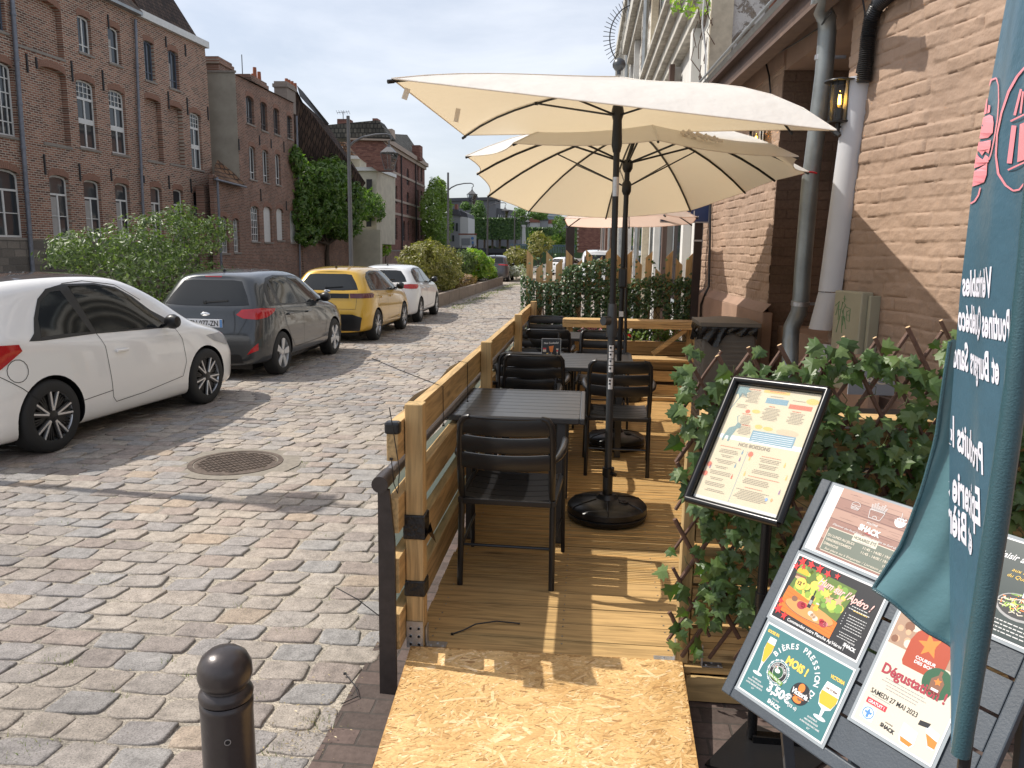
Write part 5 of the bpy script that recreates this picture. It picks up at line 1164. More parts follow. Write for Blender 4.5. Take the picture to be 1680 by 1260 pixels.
for z in (.40, .58): MB().box((-.28, 9.48, z), (1.2, 9.505, z+.165)).build('front_plank', WX, pb_, bevel=.003)
m = MB(); m.box((-.28, 9.507, .2), (1.2, 9.80, .72)); m.build('soil_box', simple('soil', (.05, .035, .025), .95), pb_)
def flowers(x, y, z, n, leafm, red, label, name='flowering_plant', s=.035, h=.16):
    r = root(name, label, 'plant', (x, y, z)); rg = random.Random(int(x*100+y)); m = MB(); f = MB(); st = MB()
    for i in range(n):
        a = rg.uniform(0, 6.28); d = rg.uniform(0, .12); p = V((x+d*math.cos(a)*1.4, y+d*math.sin(a)*.6, z+rg.uniform(0, h))); ivy_leaf(m, p, V((rg.gauss(0, .6), -1, rg.gauss(.6, .5))), V((rg.gauss(0, 1), 0, rg.gauss(0, 1))), s*rg.uniform(.6, 1.2), rg)
    for i in range(12): st.tube([(x+rg.gauss(0, .03), y, z-.01), (x+rg.gauss(0, .09), y, z+h*.8)], .003, 4)
    m.build('leaves', leafm, r, fix=False); st.build('stems', MC['stem_green'], r)
    for k in range(red):
        c_ = V((x+rg.uniform(-.12, .12), y-.06, z+h*rg.uniform(.5, 1.1)))
        for j in range(9): ivy_leaf(f, c_, V((rg.gauss(0, .8), -1, rg.gauss(0, .8))), V((rg.gauss(0, 1), 0, rg.gauss(0, 1))), .035, rg)
    if red: f.build('blossom', leafmat('red_petals', (.55, .01, .02), (.7, .02, .03), (.75, .05, .06), .2), r, fix=False)
GL = leafmat('bright_leaves', (.06, .13, .02), (.11, .20, .03), (.22, .30, .06), .3)
flowers(.93, 9.6, .74, 150, GL, 1, 'green plant with a red blossom right of the parasol poles under the bar shelf')
flowers(.62, 9.55, .70, 50, GL, 1, 'small red flower low in the planter just right of the poles')
flowers(.05, 9.6, .74, 110, leafmat('purple_leaves', (.14, .03, .05), (.3, .10, .12), (.42, .26, .24), .25), 0, 'purple leaved plant in the planter left of the parasol poles')
# waste bin
bi = root('waste_bin', 'grey plastic outdoor bin with a black liner hanging out under the lid', 'bin', (1.22, 6.95, DZ))
BG = simple('bin_grey', (0.17, 0.155, 0.135), .55, var=.1, bmp=.05); bx0, bx1, by0, by1 = .99, 1.44, 6.75, 7.25
m = MB(); m.box((bx0, by0, DZ+.003), (bx1, by1, 1.14)); m.build('body', BG, bi, bevel=.02)
m = MB()
for k in range(20): m.box((bx0+.16, by0-.006, .25+k*.042), (bx1-.03, by0-.0005, .25+k*.042+.02)); m.box((bx0-.006, by0+.05, .25+k*.042), (bx0-.0005, by1-.05, .25+k*.042+.02))
m.build('louvre', BG, bi, bevel=.002)
m = MB(); m.grid(lambda u, v_: V((bx0-.03+u*(bx1-bx0+.06), by0-.04+v_*(by1-by0+.08), 1.225+.035*math.sin(v_*3.1)*math.sin(u*3.1)+.0)), 10, 8); m.add([p-V((0, 0, .045)) for p in m.v], [f for f in m.f]); m.build('lid', BG, bi, True)
m = MB()
m.box((bx0-.03, by0-.04, 1.19), (bx1+.03, by1+.04, 1.228)); m.build('lid_rim', BG, bi, bevel=.006)
m = MB(); rg = random.Random(6)
def liner(u, v_):
    per = [(bx0-.012, by1), (bx0-.012, by0-.014), (bx1+.012, by0-.014)]; L1 = by1-by0; L2 = bx1-bx0; d = u*(L1+L2)
    p = V((bx0-.02, by1-d, 0)) if d < L1 else V((bx0-.02+(d-L1)*1.05, by0-.03, 0))
    w_ = .10+.05*math.sin(u*13)+.03*math.sin(u*31); z = 1.19-v_*w_; o = .018*math.sin(u*70+v_*5)*v_
    return V((p.x-(o+.01 if d < L1 else 0), p.y-(0 if d < L1 else o+.012), z))
m.grid(liner, 90, 8); m.build('liner', simple('bin_liner', (.012, .012, .013), .18, bmp=.8, bscale=30), bi, True)

# ================================================================== BROWN WALL ON THE RIGHT
PB = brick('painted_brick', [(0.36, 0.235, 0.165), (0.43, 0.285, 0.20), (0.39, 0.255, 0.18)], (0.37, 0.245, 0.17), bw=.235, bh=.082, mort=.008, axes='xy', bmp=1.0, dist=.014, blotch=.28, uneven=.022, rough=.75)
PBD = brick('dark_painted_brick', [(0.15, 0.10, 0.07), (0.19, 0.125, 0.09), (0.17, 0.11, 0.08)], (0.155, 0.10, 0.072), bw=.235, bh=.082, mort=.006, bmp=.7, blotch=.4, uneven=.015)  # wall brick in a darker tone, for the recess back and far jamb
PLN = simple('painted_render', (0.30, 0.195, 0.14), .8, var=.2, scale=3, bmp=.35, bscale=18)
A_FAR = R(-3.03); dF = V((math.sin(A_FAR), math.cos(A_FAR), 0)); A_N = R(-16.3); dN = V((math.sin(A_N), math.cos(A_N), 0)); W0 = V((1.70, 5.3, 0))
def frame(o, d):   # local x against d, local y up, local z out of the wall towards the street (x minus)
    x = -d; z = x.cross(V((0, 0, 1))); 
    return Matrix(((x.x, 0, z.x, o.x), (x.y, 0, z.y, o.y), (x.z, 1, z.z, o.z), (0, 0, 0, 1)))
MF = frame(W0, dF); MN = frame(W0, dN)     # local x = distance towards the camera from Y 5.3
def wf(u, v_, off=0): n = V((MF[0][2], MF[1][2], 0)); return atp(u, v_, W0+n*off, n)
def wn(u, v_, off=0): n = V((MN[0][2], MN[1][2], 0)); return atp(u, v_, W0+n*off, n)
bw_ = root('brown_brick_building', 'brown painted brick building with a dark recess along the right of the terrace', 'building', W0)
def wpanel(M, s0, s1, z0, z1, name='wall', mat=PB, d=.3, z_=0, sub=False):
    m = MB(); m.box((s0, z0, z_-d), (s1, z1, z_)); return m.build(name, mat, bw_, M=M)
# undulating surface so that every painted brick catches the sun
def rough_wall(M, s0, s1, z0, z1, name='wall'):
    m = MB(); nu, nv = max(2, int((s1-s0)/.0125)), max(2, int((z1-z0)/.0092)); rg = random.Random(int(s0*10))
    bh_, bw2 = .082, .235; offs = {}
    def fn(u, v_):
        s = s0+(s1-s0)*u; z = z0+(z1-z0)*v_
        zz = z+.010*noise.noise(V((s*3, z*2, 5))); ss = s+.008*noise.noise(V((s*3, z*3, 9)))
        row = math.floor(zz/bh_); c_ = math.floor((ss+(row % 2)*bw2/2)/bw2)
        k = (row, c_)
        if k not in offs: offs[k] = (rg.gauss(0, .0045), rg.gauss(0, .04), rg.gauss(0, .012))
        o, tz, ts = offs[k]; fz = zz/bh_-row; fs_ = (ss+(row % 2)*bw2/2)/bw2-c_
        dz_ = min(fz, 1-fz)*bh_; ds = min(fs_, 1-fs_)*bw2; e = min(dz_/.009, ds/.012, 1)
        h = (o*.7+.008+(fz-.5)*tz*bh_+(fs_-.5)*ts*bw2)*(e*e*(3-2*e))-.005
        h += .004*noise.noise(V((s*22, z*22, 1)))+.0025*noise.noise(V((s*60, z*60, 4)))+.012*noise.noise(V((s*1.5, z*1.5, 7)))
        return V((s, z, h-.004))
    m.grid(fn, nu, nv); mat = simple('painted_masonry', (0.345, 0.238, 0.17), .72, var=.22, scale=2.2, bmp=.35, bscale=70)
    o = m.build(name, mat, bw_, True, M=M, ang=60, fix=False); return o
def sN(p): return (MN.inverted() @ p).x
def sF(p): return (MF.inverted() @ p).x
RJ = 7.12    # far jamb of the recess (Y)
sj = -(RJ-5.3)/math.cos(A_FAR); sn = -.32     # recess from sj to sn on the far panel
rough_wall(MN, 0.0, 3.4, .9, 4.1); wpanel(MN, 0, 6, -.1, .95, 'wall_base', PLN, .3, .02); wpanel(MN, 0.0, 6, .9, 5.2, 'wall_core', PLN, .3, -.05)
wpanel(MN, 3.55, 6, .9, 5.2, 'wall', PB, .3, .0)
rough_wall(MF, -4.98, sj, 1.30, 3.40); wpanel(MF, -5.0, sj, -.1, 3.5, 'wall_core', PLN, .3, -.05)
rough_wall(MF, sn, 0.0, .9, 3.45); wpanel(MF, sn, 0.0, -.1, 3.5, 'wall_core', PLN, .3, -.05)
m = MB(); m.box((-5.0, -.1, -.02), (sj+.10, 1.30, .07)); m.add([(-5.0, 1.3002, .07), (sj+.1, 1.3002, .07), (sj+.1, 1.375, .0), (-5, 1.375, .0)], [(0, 1, 2, 3)]); m.build('plinth', PLN, bw_, M=MF, bevel=.01)
m = MB(); m.box((sn-.02, -.1, -.02), (0.6, 1.2, .06)); m.build('plinth', PLN, bw_, M=MF, bevel=.03)
zl = 3.36
m = MB(); m.box((sj-.02, zl, -.55), (sn+.02, 3.60, -.01)); m.build('lintel', PLN, bw_, M=MF)
m = MB(); m.box((-5.0, 3.40, -.05), (sj, 3.6, .012)); m.box((sn, 3.40, -.05), (.2, 3.6, .012)); m.build('frieze', PLN, bw_, M=MF)
# recess: jambs, back, sill
RB = simple('recess_masonry', (0.30, 0.19, 0.135), .8, var=.2, bmp=.4, bscale=25)
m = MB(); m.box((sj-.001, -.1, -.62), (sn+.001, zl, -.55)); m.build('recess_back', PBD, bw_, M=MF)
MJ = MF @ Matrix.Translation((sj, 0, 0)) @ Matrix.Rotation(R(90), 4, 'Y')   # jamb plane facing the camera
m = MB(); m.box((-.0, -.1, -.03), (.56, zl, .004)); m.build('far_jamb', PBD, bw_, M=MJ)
m = MB(); m.box((sn, -.1, -.6), (sn+.03, zl, -.06)); m.build('near_jamb', PB, bw_, M=MF)
m = MB(); m.box((sj+.005, -.1, -.54), (sn-.005, 1.18, -.1)); m.build('recess_sill', PLN, bw_, M=MF)
m = MB(); m.lathe([(.0001, 0), (.16, 0), (.19, .02), (.19, .10), (.0001, .11)], (sj+.55, 2.98, -.5), 24, axis=(0, 0, 1)); m.build('round_vent', simple('teal_vent', (.03, .09, .10), .5), bw_, True, M=MF)
# eave: gutter edge, brown fascia, soffit, roof
EE = .05
EV = simple('brown_fascia', (0.07, 0.042, 0.03), .6, var=.45, scale=5, bmp=.3, bscale=30)
m = MB(); m.box((-5.0, 3.595, -.02), (EE, 3.63, .30)); m.build('soffit', EV, bw_, M=MF)
m = MB(); m.box((-5.0, 3.42, .20), (EE, 3.594, .235)); m.build('fascia', EV, bw_, M=MF)
m = MB(); m.tube([(-5.0, 3.70, .33), (EE, 3.70, .33)], .012, 8)
m.grid(lambda u, v_: V((-5+(5+EE)*u, 3.67-.035*math.sin(v_*3.14), .245+.075*v_)), 2, 8); m.build('gutter', simple('zinc', (.34, .36, .37), .45, .6, var=.25, scale=6, bmp=.1), bw_, True, M=MF)
m = MB(); m.box((-5.0, 3.39, .18), (EE, 3.418, .30)); m.build('fascia_moulding', simple('worn_fascia', (0.12, 0.075, 0.052), .6, var=.4, scale=9), bw_, M=MF)
m = MB(); m.add([(-5, 3.72, .26), (EE, 3.72, .26), (EE, 5.4, -2.8), (-5, 5.4, -2.8)], [(0, 1, 2, 3)]); m.build('roof', simple('roof_tile_dark', (.09, .06, .05), .8), bw_, M=MF)
m = MB(); m.box((0, 3.5, -2.6), (6, 4.4, -.3)); m.build('upper_mass', PLN, bw_, M=MN)
def cable(pts, r_, name, label, cat='cable', mat=BLK, grp=None):
    m = MB(); m.tube(pts, r_, 8); return tag(m.build(name, mat, smooth=True), label, cat, grp)
cable([wf(1363, 20, .17), wf(1345, 45, .16), wf(1310, 68, .15), wf(1262, 95, .13), wf(1235, 120, .1), wf(1215, 135, .05)], .007, 'eave_cable', 'thin black cable clipped along the underside of the brown eave')
cable([wf(1268, 88, .13), wf(1256, 100, .06), wf(1262, 125, .03), wf(1264, 150, .02), wf(1258, 190, .02)], .008, 'drop_cable', 'black cable dropping from the eave down the brown wall')
# downpipe
ZN = simple('zinc_pipe', (0.27, 0.295, 0.30), .42, .55, var=.3, scale=5, bmp=.12, bscale=30)
dp = root('downpipe', 'weathered grey zinc downpipe with bends in front of the dark recess', 'downpipe', (1.6, 5.6, 0))
pts = [wf(1372, -110, .40), wf(1352, -20, .3), wf(1345, 8, .22), wf(1356, 30, .13), wf(1357, 55, .11), wf(1352, 120, .105), wf(1329, 300, .105), wf(1318, 430, .105), wf(1314, 490, .105), wf(1311, 512, .11), wf(1299, 536, .13), wf(1297, 560, .15), wf(1296, 620, .15), wf(1294, 760, .15)]
m = MB(); m.tube(pts, .060, 18); m.build('pipe', ZN, dp, True, ang=70)
for (u, v_) in ((1353, 94), (1313, 498), (1356, 30)):
    c_ = wf(u, v_, .107); m = MB(); m.lathe([(.061, -.018), (.066, -.015), (.066, .015), (.061, .018)], c_, 20, axis=(pts[5]-pts[8])); m.box(c_+V((.055, -.01, -.01)), c_+V((.14, .01, .01))) if v_ != 30 else None; m.build('clamp', STEEL, dp, True)
c_ = wf(1329, 284, .107); m = MB()
for k in (-.006, .006): m.tube([c_+V((.066*math.cos(R(a)), .066*math.sin(R(a)), k)) for a in range(0, 361, 20)], .005, 6)
tag(m.build('red_strap', MC['red_cord'], smooth=True), 'red strap tying the parasol tip to the zinc downpipe', 'strap')
# grey-white plastic cable cover, crumpled at the bottom
cv = root('cable_cover', 'tall light grey half round plastic cable cover split and buckled near its bottom', 'cable cover', (1.66, 5.4, 1))
cvm = simple('grey_pvc', (0.50, 0.51, 0.54), .30, var=.08, scale=4)
def cover(c0, c1, r0, r1, name, twist=0, squash=1.0):
    m = MB()
    def fn(u, v_):
        c = c0.lerp(c1, v_); a = R(-10+200*u+twist*v_); rr = r0+(r1-r0)*v_
        return MN @ (V((c.x-rr*math.cos(a)*-1, c.y, c.z+rr*math.sin(a)*squash+.004)))
    vs = MB(); vs.grid(fn, 20, 14); o = vs.build(name, cvm, cv, True, ang=70); return o
iN = MN.inverted(); pc = lambda u, v_: iN @ wn(u, v_)
t0 = pc(1413, 128); t1 = pc(1381, 440); t2_ = pc(1366, 478); t3 = pc(1350, 540); t4 = pc(1350, 562); t5 = pc(1345, 640)
for nm, a_, b_, ra, rb, tw, sq in (('upper_shell', t0, t2_, .083, .088, 0, 1), ('buckled_shell', t2_+V((-.01, -.006, .0)), t3, .095, .105, 10, .8), ('lower_shell', t4+V((.02, 0, 0)), t5, .10, .11, -8, .7)): cover(V((a_.x, a_.y, 0)), V((b_.x, b_.y, 0)), ra, rb, nm, tw, sq)
m = MB(); q = [V((t0.x+.083*math.cos(R(a)), t0.y, .004+.083*math.sin(R(a)))) for a in range(0, 181, 12)]; m.add([MN @ p for p in q], [tuple(range(len(q)))]); m.build('top_cap', cvm, cv)
cd = root('corrugated_conduit', 'black corrugated conduit rising from the grey cable cover', 'conduit', t0)
m = MB(); pp = [wn(1417, 135, .045), wn(1421, 95, .045), wn(1424, 60, .05), wn(1429, 30, .055), wn(1440, 8, .055), wn(1462, -12, .05), wn(1500, -30, .05)]
dense = []; 
for a_, b_ in zip(pp[:-1], pp[1:]):
    k = max(2, int((b_-a_).length/.006)); dense += [a_.lerp(b_, i/k) for i in range(k)]
m.tube(dense, [(.046 if i % 2 else .040) for i in range(len(dense))], 14); m.build('hose', BLK, cd, True, ang=80)
cable([wn(1405, 120, .02), wn(1418, 60, .02), wn(1419, 20, .02), wn(1414, -10, .02)], .006, 'thin_cable', 'thin black cable beside the corrugated conduit')
# wall lanterns
def lantern(c, label, s=1.0, lit=True):
    r = root('wall_lantern', label, 'wall lamp', c, 'black wall lanterns with glass cylinders'); G = V(c)
    m = MB(); m.lathe([(.0001, .135*s), (.02*s, .134*s), (.088*s, .118*s), (.090*s, .112*s), (.055*s, .110*s)], c, 28); m.build('lamp_hood', BLK, r, True)
    m = MB(); m.lathe([(.0001, -.115*s), (.060*s, -.115*s), (.062*s, -.104*s), (.0001, -.10*s)], c, 28); m.lathe([(.02*s, -.10*s), (.024*s, -.1*s), (.024*s, -.035*s), (.0001, -.035*s)], c, 16); m.build('base', BLK, r, True)
    m = MB()
    for k in range(5): a = R(k*72+20); x, y = .053*s*math.cos(a), .053*s*math.sin(a); m.tube([(c[0]+x, c[1]+y, c[2]-.105*s), (c[0]+x, c[1]+y, c[2]+.112*s)], .003*s, 6)
    m.build('cage', BLK, r, True)
    m = MB(); m.lathe([(.050*s, -.10*s), (.050*s, .11*s)], c, 28); m.build('glass', clear('lantern_glass', (.80, .78, .74)), r, True)
    m = MB(); m.lathe([(.0001, .065*s), (.012*s, .06*s), (.017*s, .04*s), (.021*s, .012*s), (.018*s, -.01*s), (.011*s, -.03*s), (.0001, -.032*s)], c, 18); m.build('bulb', clear('bulb_glass', (.95, .9, .75)), r, True)
    em, nt, b = newmat('filament') if 'filament' not in MC else (MC['filament'], None, None)
    if nt: b.inputs['Emission Color'].default_value = (1, .62, .12, 1); b.inputs['Emission Strength'].default_value = 14; b.inputs['Base Color'].default_value = (1, .7, .2, 1); MC['filament'] = em
    m = MB()
    for k in range(4): a = R(k*90); m.tube([(c[0]+.006*s*math.cos(a), c[1]+.006*s*math.sin(a), c[2]-.012*s), (c[0]+.004*s*math.cos(a), c[1]+.004*s*math.sin(a), c[2]+.042*s)], .0034*s, 6)
    m.build('filament', em if lit else MC['label_white'], r)
    nx = V((MN[0][2], MN[1][2], 0)); m = MB(); m.tube([G+V((0, 0, -.115*s)), G+V((0, 0, -.185*s))], .012*s, 10); m.tube([G+V((0, 0, -.135*s)), G-nx*.13*s+V((0, 0, -.135*s))], .006*s, 8); m.tube([G+V((0, 0, -.165*s)), G-nx*.13*s+V((0, 0, -.165*s))], .006*s, 8); m.build('bracket', BLK, r, True)
lantern(wn(1377, 168, .11), 'lit black wall lantern between the downpipe and the grey cable cover', 1.12)
lantern(wf(1240, 232, .11), 'black wall lantern partly hidden behind the parasol canopy left of the recess', 1.1)
# small name plate beside the far lantern
n2 = root('name_plate', 'small white enamel name plate with black letters beside the far lantern', 'sign', wf(1252, 228, .03)); m = MB(); q = iF = MF.inverted() @ wf(1253, 222); m.box((q.x-.05, q.y-.10, .02), (q.x+.08, q.y+.07, .028)); m.build('plate', MC['label_white'], n2, M=MF)
vs, fs = text2d("RVL", .05, .01); m = MB(); m.add([(q.x-.035+x, q.y-.02+y, .0285) for x, y in vs], fs); m.build('lettering', BK, n2, M=MF, fix=False)
# electricity box with graffiti
eb = root('meter_box', 'beige electricity meter box scribbled with green graffiti under the cable cover', 'meter box', wn(1415, 520))
q = pc(1395, 476); q2 = pc(1437, 560); m = MB(); m.box((q.x-.0, .95, .03), (q2.x-.02, q.y, .11)); m.build('cabinet', simple('beige_plastic', (.33, .31, .225), .5, var=.1, scale=6, bmp=.05), eb, M=MN, bevel=.008)
m = MB(); m.box((q2.x-.015, 1.0, .0), (q2.x+.012, q.y-.02, .07)); m.build('side_box', MC['beige_plastic'], eb, M=MN, bevel=.004)
gr = MB(); gx, gy = q.x+.0, q.y
ink_pts = [[(.01, -.10), (.05, -.07), (.02, -.16)], [(.03, -.12), (.07, -.12)], [(.045, -.07), (.05, -.19)], [(.06, -.19), (.085, -.07), (.12, -.09), (.09, -.13), (.13, -.21)], [(.10, -.12), (.105, -.22)], [(.085, -.05), (.12, -.05)], [(.10, -.03), (.105, -.07)], [(.07, -.16), (.04, -.27)], [(.12, -.1), (.17, -.11), (.17, -.19), (.135, -.18), (.135, -.13), (.16, -.12)], [(.14, -.15), (.165, -.15)], [(.09, -.16), (.10, -.27)], [(.115, -.16), (.14, -.24)]]
for pl in ink_pts: gr.tube([V((gx+a+.01, gy+b, .1112)) for a, b in pl], .0022, 4)
gr.build('graffiti', simple('green_ink', (.10, .22, .09), .6), eb, M=MN)
# blue street plate and slim dark post at the far corner of the brown wall
sg = root('street_sign', 'dark blue sign plate with white letters at the far end of the brown wall', 'sign', aty(1140, 350, 9.95))
c_ = aty(1135, 350, 9.9); x0_, x1_, z0_, z1_ = aty(1085, 350, 9.9).x, aty(1163, 350, 9.9).x, aty(1150, 364, 9.9).z, aty(1150, 300, 9.9).z
m = MB(); m.box((x0_, 9.90, z0_), (x1_, 9.93, z1_)); m.build('plate', simple('sign_blue', (.02, .045, .14), .35), sg, bevel=.01)
m = MB(); m.box((x0_-.012, 9.905, z0_-.014), (x1_+.012, 9.926, z1_+.014)); m.build('border', simple('sign_border', (.38, .40, .44), .4), sg, bevel=.01)
vs, fs = text2d("R.S.V.L.", .11, .01, None, 'RIGHT'); m = MB(); tl = aty(1147, 356, 9.88); m.add([(tl.x+x, 9.897, tl.z+y) for x, y in vs], fs); m.build('lettering', WH, sg, fix=False)
pl_ = root('dark_post', 'slim black steel post rising from the bar shelf corner in front of the white facade', 'post', (aty(1143, 460, 9.9).x, 9.9, 0))
xp = aty(1143, 450, 9.95).x; m = MB(); m.box((xp-.05, 9.95, 0), (xp+.045, 10.02, z0_+.3)); m.build('shaft', simple('rust_black', (.03, .018, .015), .6, var=.4), pl_); m = MB(); m.box((xp-.055, 9.945, aty(1143, 396, 9.9).z), (xp+.05, 10.025, aty(1143, 396, 9.9).z+.02)); m.build('band', STEEL, pl_)
cable([wf(1166, 330, .03), wf(1163, 470, .03), wf(1157, 482, .07), wf(1150, 500, .09), wf(1146, 620, .09)], .014, 'wall_cable', 'black cable running down the far corner of the brown wall')
# objects half seen behind the trellis
tb = root('side_table', 'black side table with small stickers standing behind the ivy trellis', 'table', (1.55, 3.9, 0)); a_ = aty(1420, 612, 3.75)
m = MB(); m.box((1.15, 3.6, .004), (2.3, 4.0, 1.0)); m.box((1.10, 3.55, 1.0), (2.35, 4.05, 1.03)); m.build('cabinet', simple('matt_black', (.02, .022, .025), .5), tb)
m = MB(); q = aty(1432, 612, 3.54); m.box(q-V((.10, 0, .10)), q+V((.10, .008, .03))); m.build('sticker', flatmat('sticker_grey', (.25, .27, .30)), tb)
vs, fs = text2d("ERG", .045, .02, .12, 'CENTER'); m = MB(); m.add([(q.x+x, q.y-.001, q.z-.05+y) for x, y in vs], fs); m.build('lettering', CRE, tb, fix=False)
for k, (u, v_, s) in enumerate(((1437, 782, .060), (1440, 803, .072))):
    c_ = aty(u, v_, 3.12); st = MB(); st.lathe([(.0002, s*.45), (s*.6, s*.38), (s, 0), (s*.7, -s*.33), (.0002, -s*.42)], c_, 28); tag(st.build('polished_stone', simple('polished_black', (.012, .012, .013), .12, spec=.8), smooth=True), ('smaller upper', 'larger lower')[k]+' shiny black pebble of the pair stacked behind the trellis', 'stone', 'shiny black pebbles')
m = MB(); c_ = aty(1440, 822, 3.12); m.box((c_.x-.10, 3.05, .008), (c_.x+.10, 3.2, c_.z+.012)); tag(m.build('pebble_plinth', MC['matt_black']), 'black block under the shiny pebbles behind the trellis', 'plinth')
# ================================================================== CARS
def paint(name, col, metal=0.0, rough=.32):
    if name in MC: return MC[name]
    m, nt, b = newmat(name); b.inputs['Base Color'].default_value = (*col, 1); b.inputs['Metallic'].default_value = metal; b.inputs['Roughness'].default_value = rough; b.inputs['Coat Weight'].default_value = 1; b.inputs['Coat Roughness'].default_value = .03; MC[name] = m; return m
CGL = paint('car_glass', (.008, .010, .011), 0, .05); CGL.node_tree.nodes['Principled BSDF'].inputs['Coat Weight'].default_value = 0; TYRE = simple('tyre_rubber', (.018, .018, .018), .75, bmp=.1); CBLK = simple('car_black_trim', (.01, .01, .011), .35, var=.1)
TAIL = glassy('tail_light', (.42, .01, .015), .08); CHR = simple('chrome', (.75, .75, .77), .12, 1.0, var=.05); ALU = simple('alloy', (.62, .62, .63), .28, .85, var=.05); SEAM = simple('panel_gap', (.006, .006, .007), .7)
PLT = simple('plate_white', (.62, .63, .66), .4, var=.03); CLR = glassy('clear_lens', (.35, .35, .36), .08)
def car(name, label, wheel_r, wheel_f, P, pm, level=2, plate=None, roofmat=None, grp='parked cars along the canal side'):
    """wheel_r / wheel_f: ground points of the right hand wheels' outer faces; P: shape numbers"""
    a_, b_ = V((wheel_r[0], wheel_r[1], 0)), V((wheel_f[0], wheel_f[1], 0)); wb = (b_-a_).length; d = (b_-a_).normalized(); yaw = math.atan2(-d.x, d.y)
    W = P['W']; ro = P['ro']; L = P['L']; right = V((d.y, -d.x, 0)); O = a_-right*(W/2)-d*ro    # local origin: rear bumper centre
    r = root(name, label, 'car', O, grp, yaw); M = ROOTM[r.name]
    H = P['H']; ys = P['y']; n = len(P['ribs'])
    # ribs: (y low, y belt, y top, z belt, z top, half width low, belt, roof)
    vs = []; NL = 12
    for (yl, yb, yt, zb, zt, wl, wbt, wr) in P['ribs']:
        zs = P.get('sill', .20)
        row = [(0.0, yl, zs), (wl*.8, yl, zs), (wl*.985, yl-.0, zs+.045), (wl*1.0, yl, .36), (wl*1.012, yl*.75+yb*.25-(.03 if yl < .1 else 0), .55), (wl*.99, yl*.35+yb*.65, zb*.55+.36), (wbt, yb, zb-.05), (wbt*.965, yb, zb)]
        for t in (.33, .70): row.append((wbt*.965+(wr-wbt*.965)*t, yb+(yt-yb)*t, zb+(zt-zb)*(t*.96)))
        row.append((wr, yt, zt-.030)); row.append((wr*.62, yt, zt)); row.append((0, yt, zt+.012))
        row[5] = (row[5][0], row[5][1], zb*.80); NL = len(row)
        vs.append(row)
    fs = []; pts = []; idx = {}
    def gi(i, j, s):
        key = (i, j, s if j not in (0, NL-1) else 0)
        if key not in idx: x, y, z = vs[i][j]; idx[key] = len(pts); pts.append((x*(s if j not in (0, NL-1) else 1), y, z))
        return idx[key]
    for i in range(n-1):
        for j in range(NL-1):
            for s in (1, -1):
                q = (gi(i, j, s), gi(i+1, j, s), gi(i+1, j+1, s), gi(i, j+1, s)); fs.append(q if s < 0 else q[::-1])
    for i in (0, n-1):
        for j in range(1, NL-2):
            q = (gi(i, j, -1), gi(i, j, 1), gi(i, j+1, 1), gi(i, j+1, -1)); fs.append(q if i else q[::-1])
        fs.append((gi(i, 0, 1), gi(i, 1, 1), gi(i, 1, -1))); fs.append((gi(i, NL-2, 1), gi(i, NL-1, 1), gi(i, NL-2, -1)))
    me = bpy.data.meshes.new('b'); me.from_pydata(pts, [], fs); bm = bmesh.new(); bm.from_mesh(me); bmesh.ops.remove_doubles(bm, verts=bm.verts, dist=1e-4); bmesh.ops.recalc_face_normals(bm, faces=bm.faces); bm.to_mesh(me); bm.free()
    tmp = bpy.data.objects.new('tmp', me); COL.objects.link(tmp); md = tmp.modifiers.new('s', 'SUBSURF'); md.levels = level; md.render_levels = level
    cut = MB(); wr_ = P['wr']; ar = wr_*1.13
    for y in (ro, ro+wb):
        for s in (1, -1): cut.lathe([(.0005, -.17), (ar, -.17), (ar, .10), (.0005, .10)], (s*(W/2-.02), y, wr_-.005), 36, axis=(s, 0, 0))
    cme = cut.mesh('cut'); bmc = bmesh.new(); bmc.from_mesh(cme); bmesh.ops.remove_doubles(bmc, verts=bmc.verts, dist=2e-3); bmesh.ops.recalc_face_normals(bmc, faces=bmc.faces); bmc.to_mesh(cme); bmc.free()
    cme.materials.append(pm); cme.materials.append(CBLK)
    for p in cme.polygons: p.material_index = 1
    me.materials.append(pm); me.materials.append(CBLK)
    co = bpy.data.objects.new('cut', cme); COL.objects.link(co); bo_ = tmp.modifiers.new('c', 'BOOLEAN'); bo_.object = co; bo_.operation = 'DIFFERENCE'; bo_.solver = 'EXACT'
    dg = bpy.context.evaluated_depsgraph_get(); dg.update(); body = bpy.data.meshes.new_from_object(tmp.evaluated_get(dg))
    tmp.modifiers.remove(bo_); dg.update(); shell = bpy.data.meshes.new_from_object(tmp.evaluated_get(dg))
    bvh = BVHTree.FromPolygons([v.co.copy() for v in shell.vertices], [tuple(p.vertices) for p in shell.polygons])
    bpy.data.objects.remove(tmp); bpy.data.objects.remove(co)
    body.shade_smooth(); body.set_sharp_from_angle(angle=R(38)); bo2 = bpy.data.objects.new('body', body); COL.objects.link(bo2); bo2.parent = r; body.name = 'body'
    def hit(p, dr):
        h = bvh.ray_cast(V(p)-V(dr)*3, V(dr)); return h
    def patch(mb, poly, dr, off=.004, res=.05, mi=0):
        """poly: outline seen along dr; side view (y,z) for dr +-x, rear view (x,z) for dr +y"""
        DG = .3 < abs(dr[0]) < .9; to3 = (lambda a, b: V((0, a, b))) if abs(dr[0]) > .9 else (lambda a, b: V((-dr[0]*a, dr[1]*a, b))) if DG else ((lambda a, b: V((a, 0, b))) if abs(dr[2]) < .5 else (lambda a, b: V((a, b, 0))))
        den = []
        for i in range(len(poly)):
            p, q = V(poly[i]), V(poly[(i+1) % len(poly)]); k = max(1, int((q-p).length/res)); den += [p.lerp(q, t/k) for t in range(k)]
        x0 = min(p.x for p in den); x1 = max(p.x for p in den); y0 = min(p.y for p in den); y1 = max(p.y for p in den)
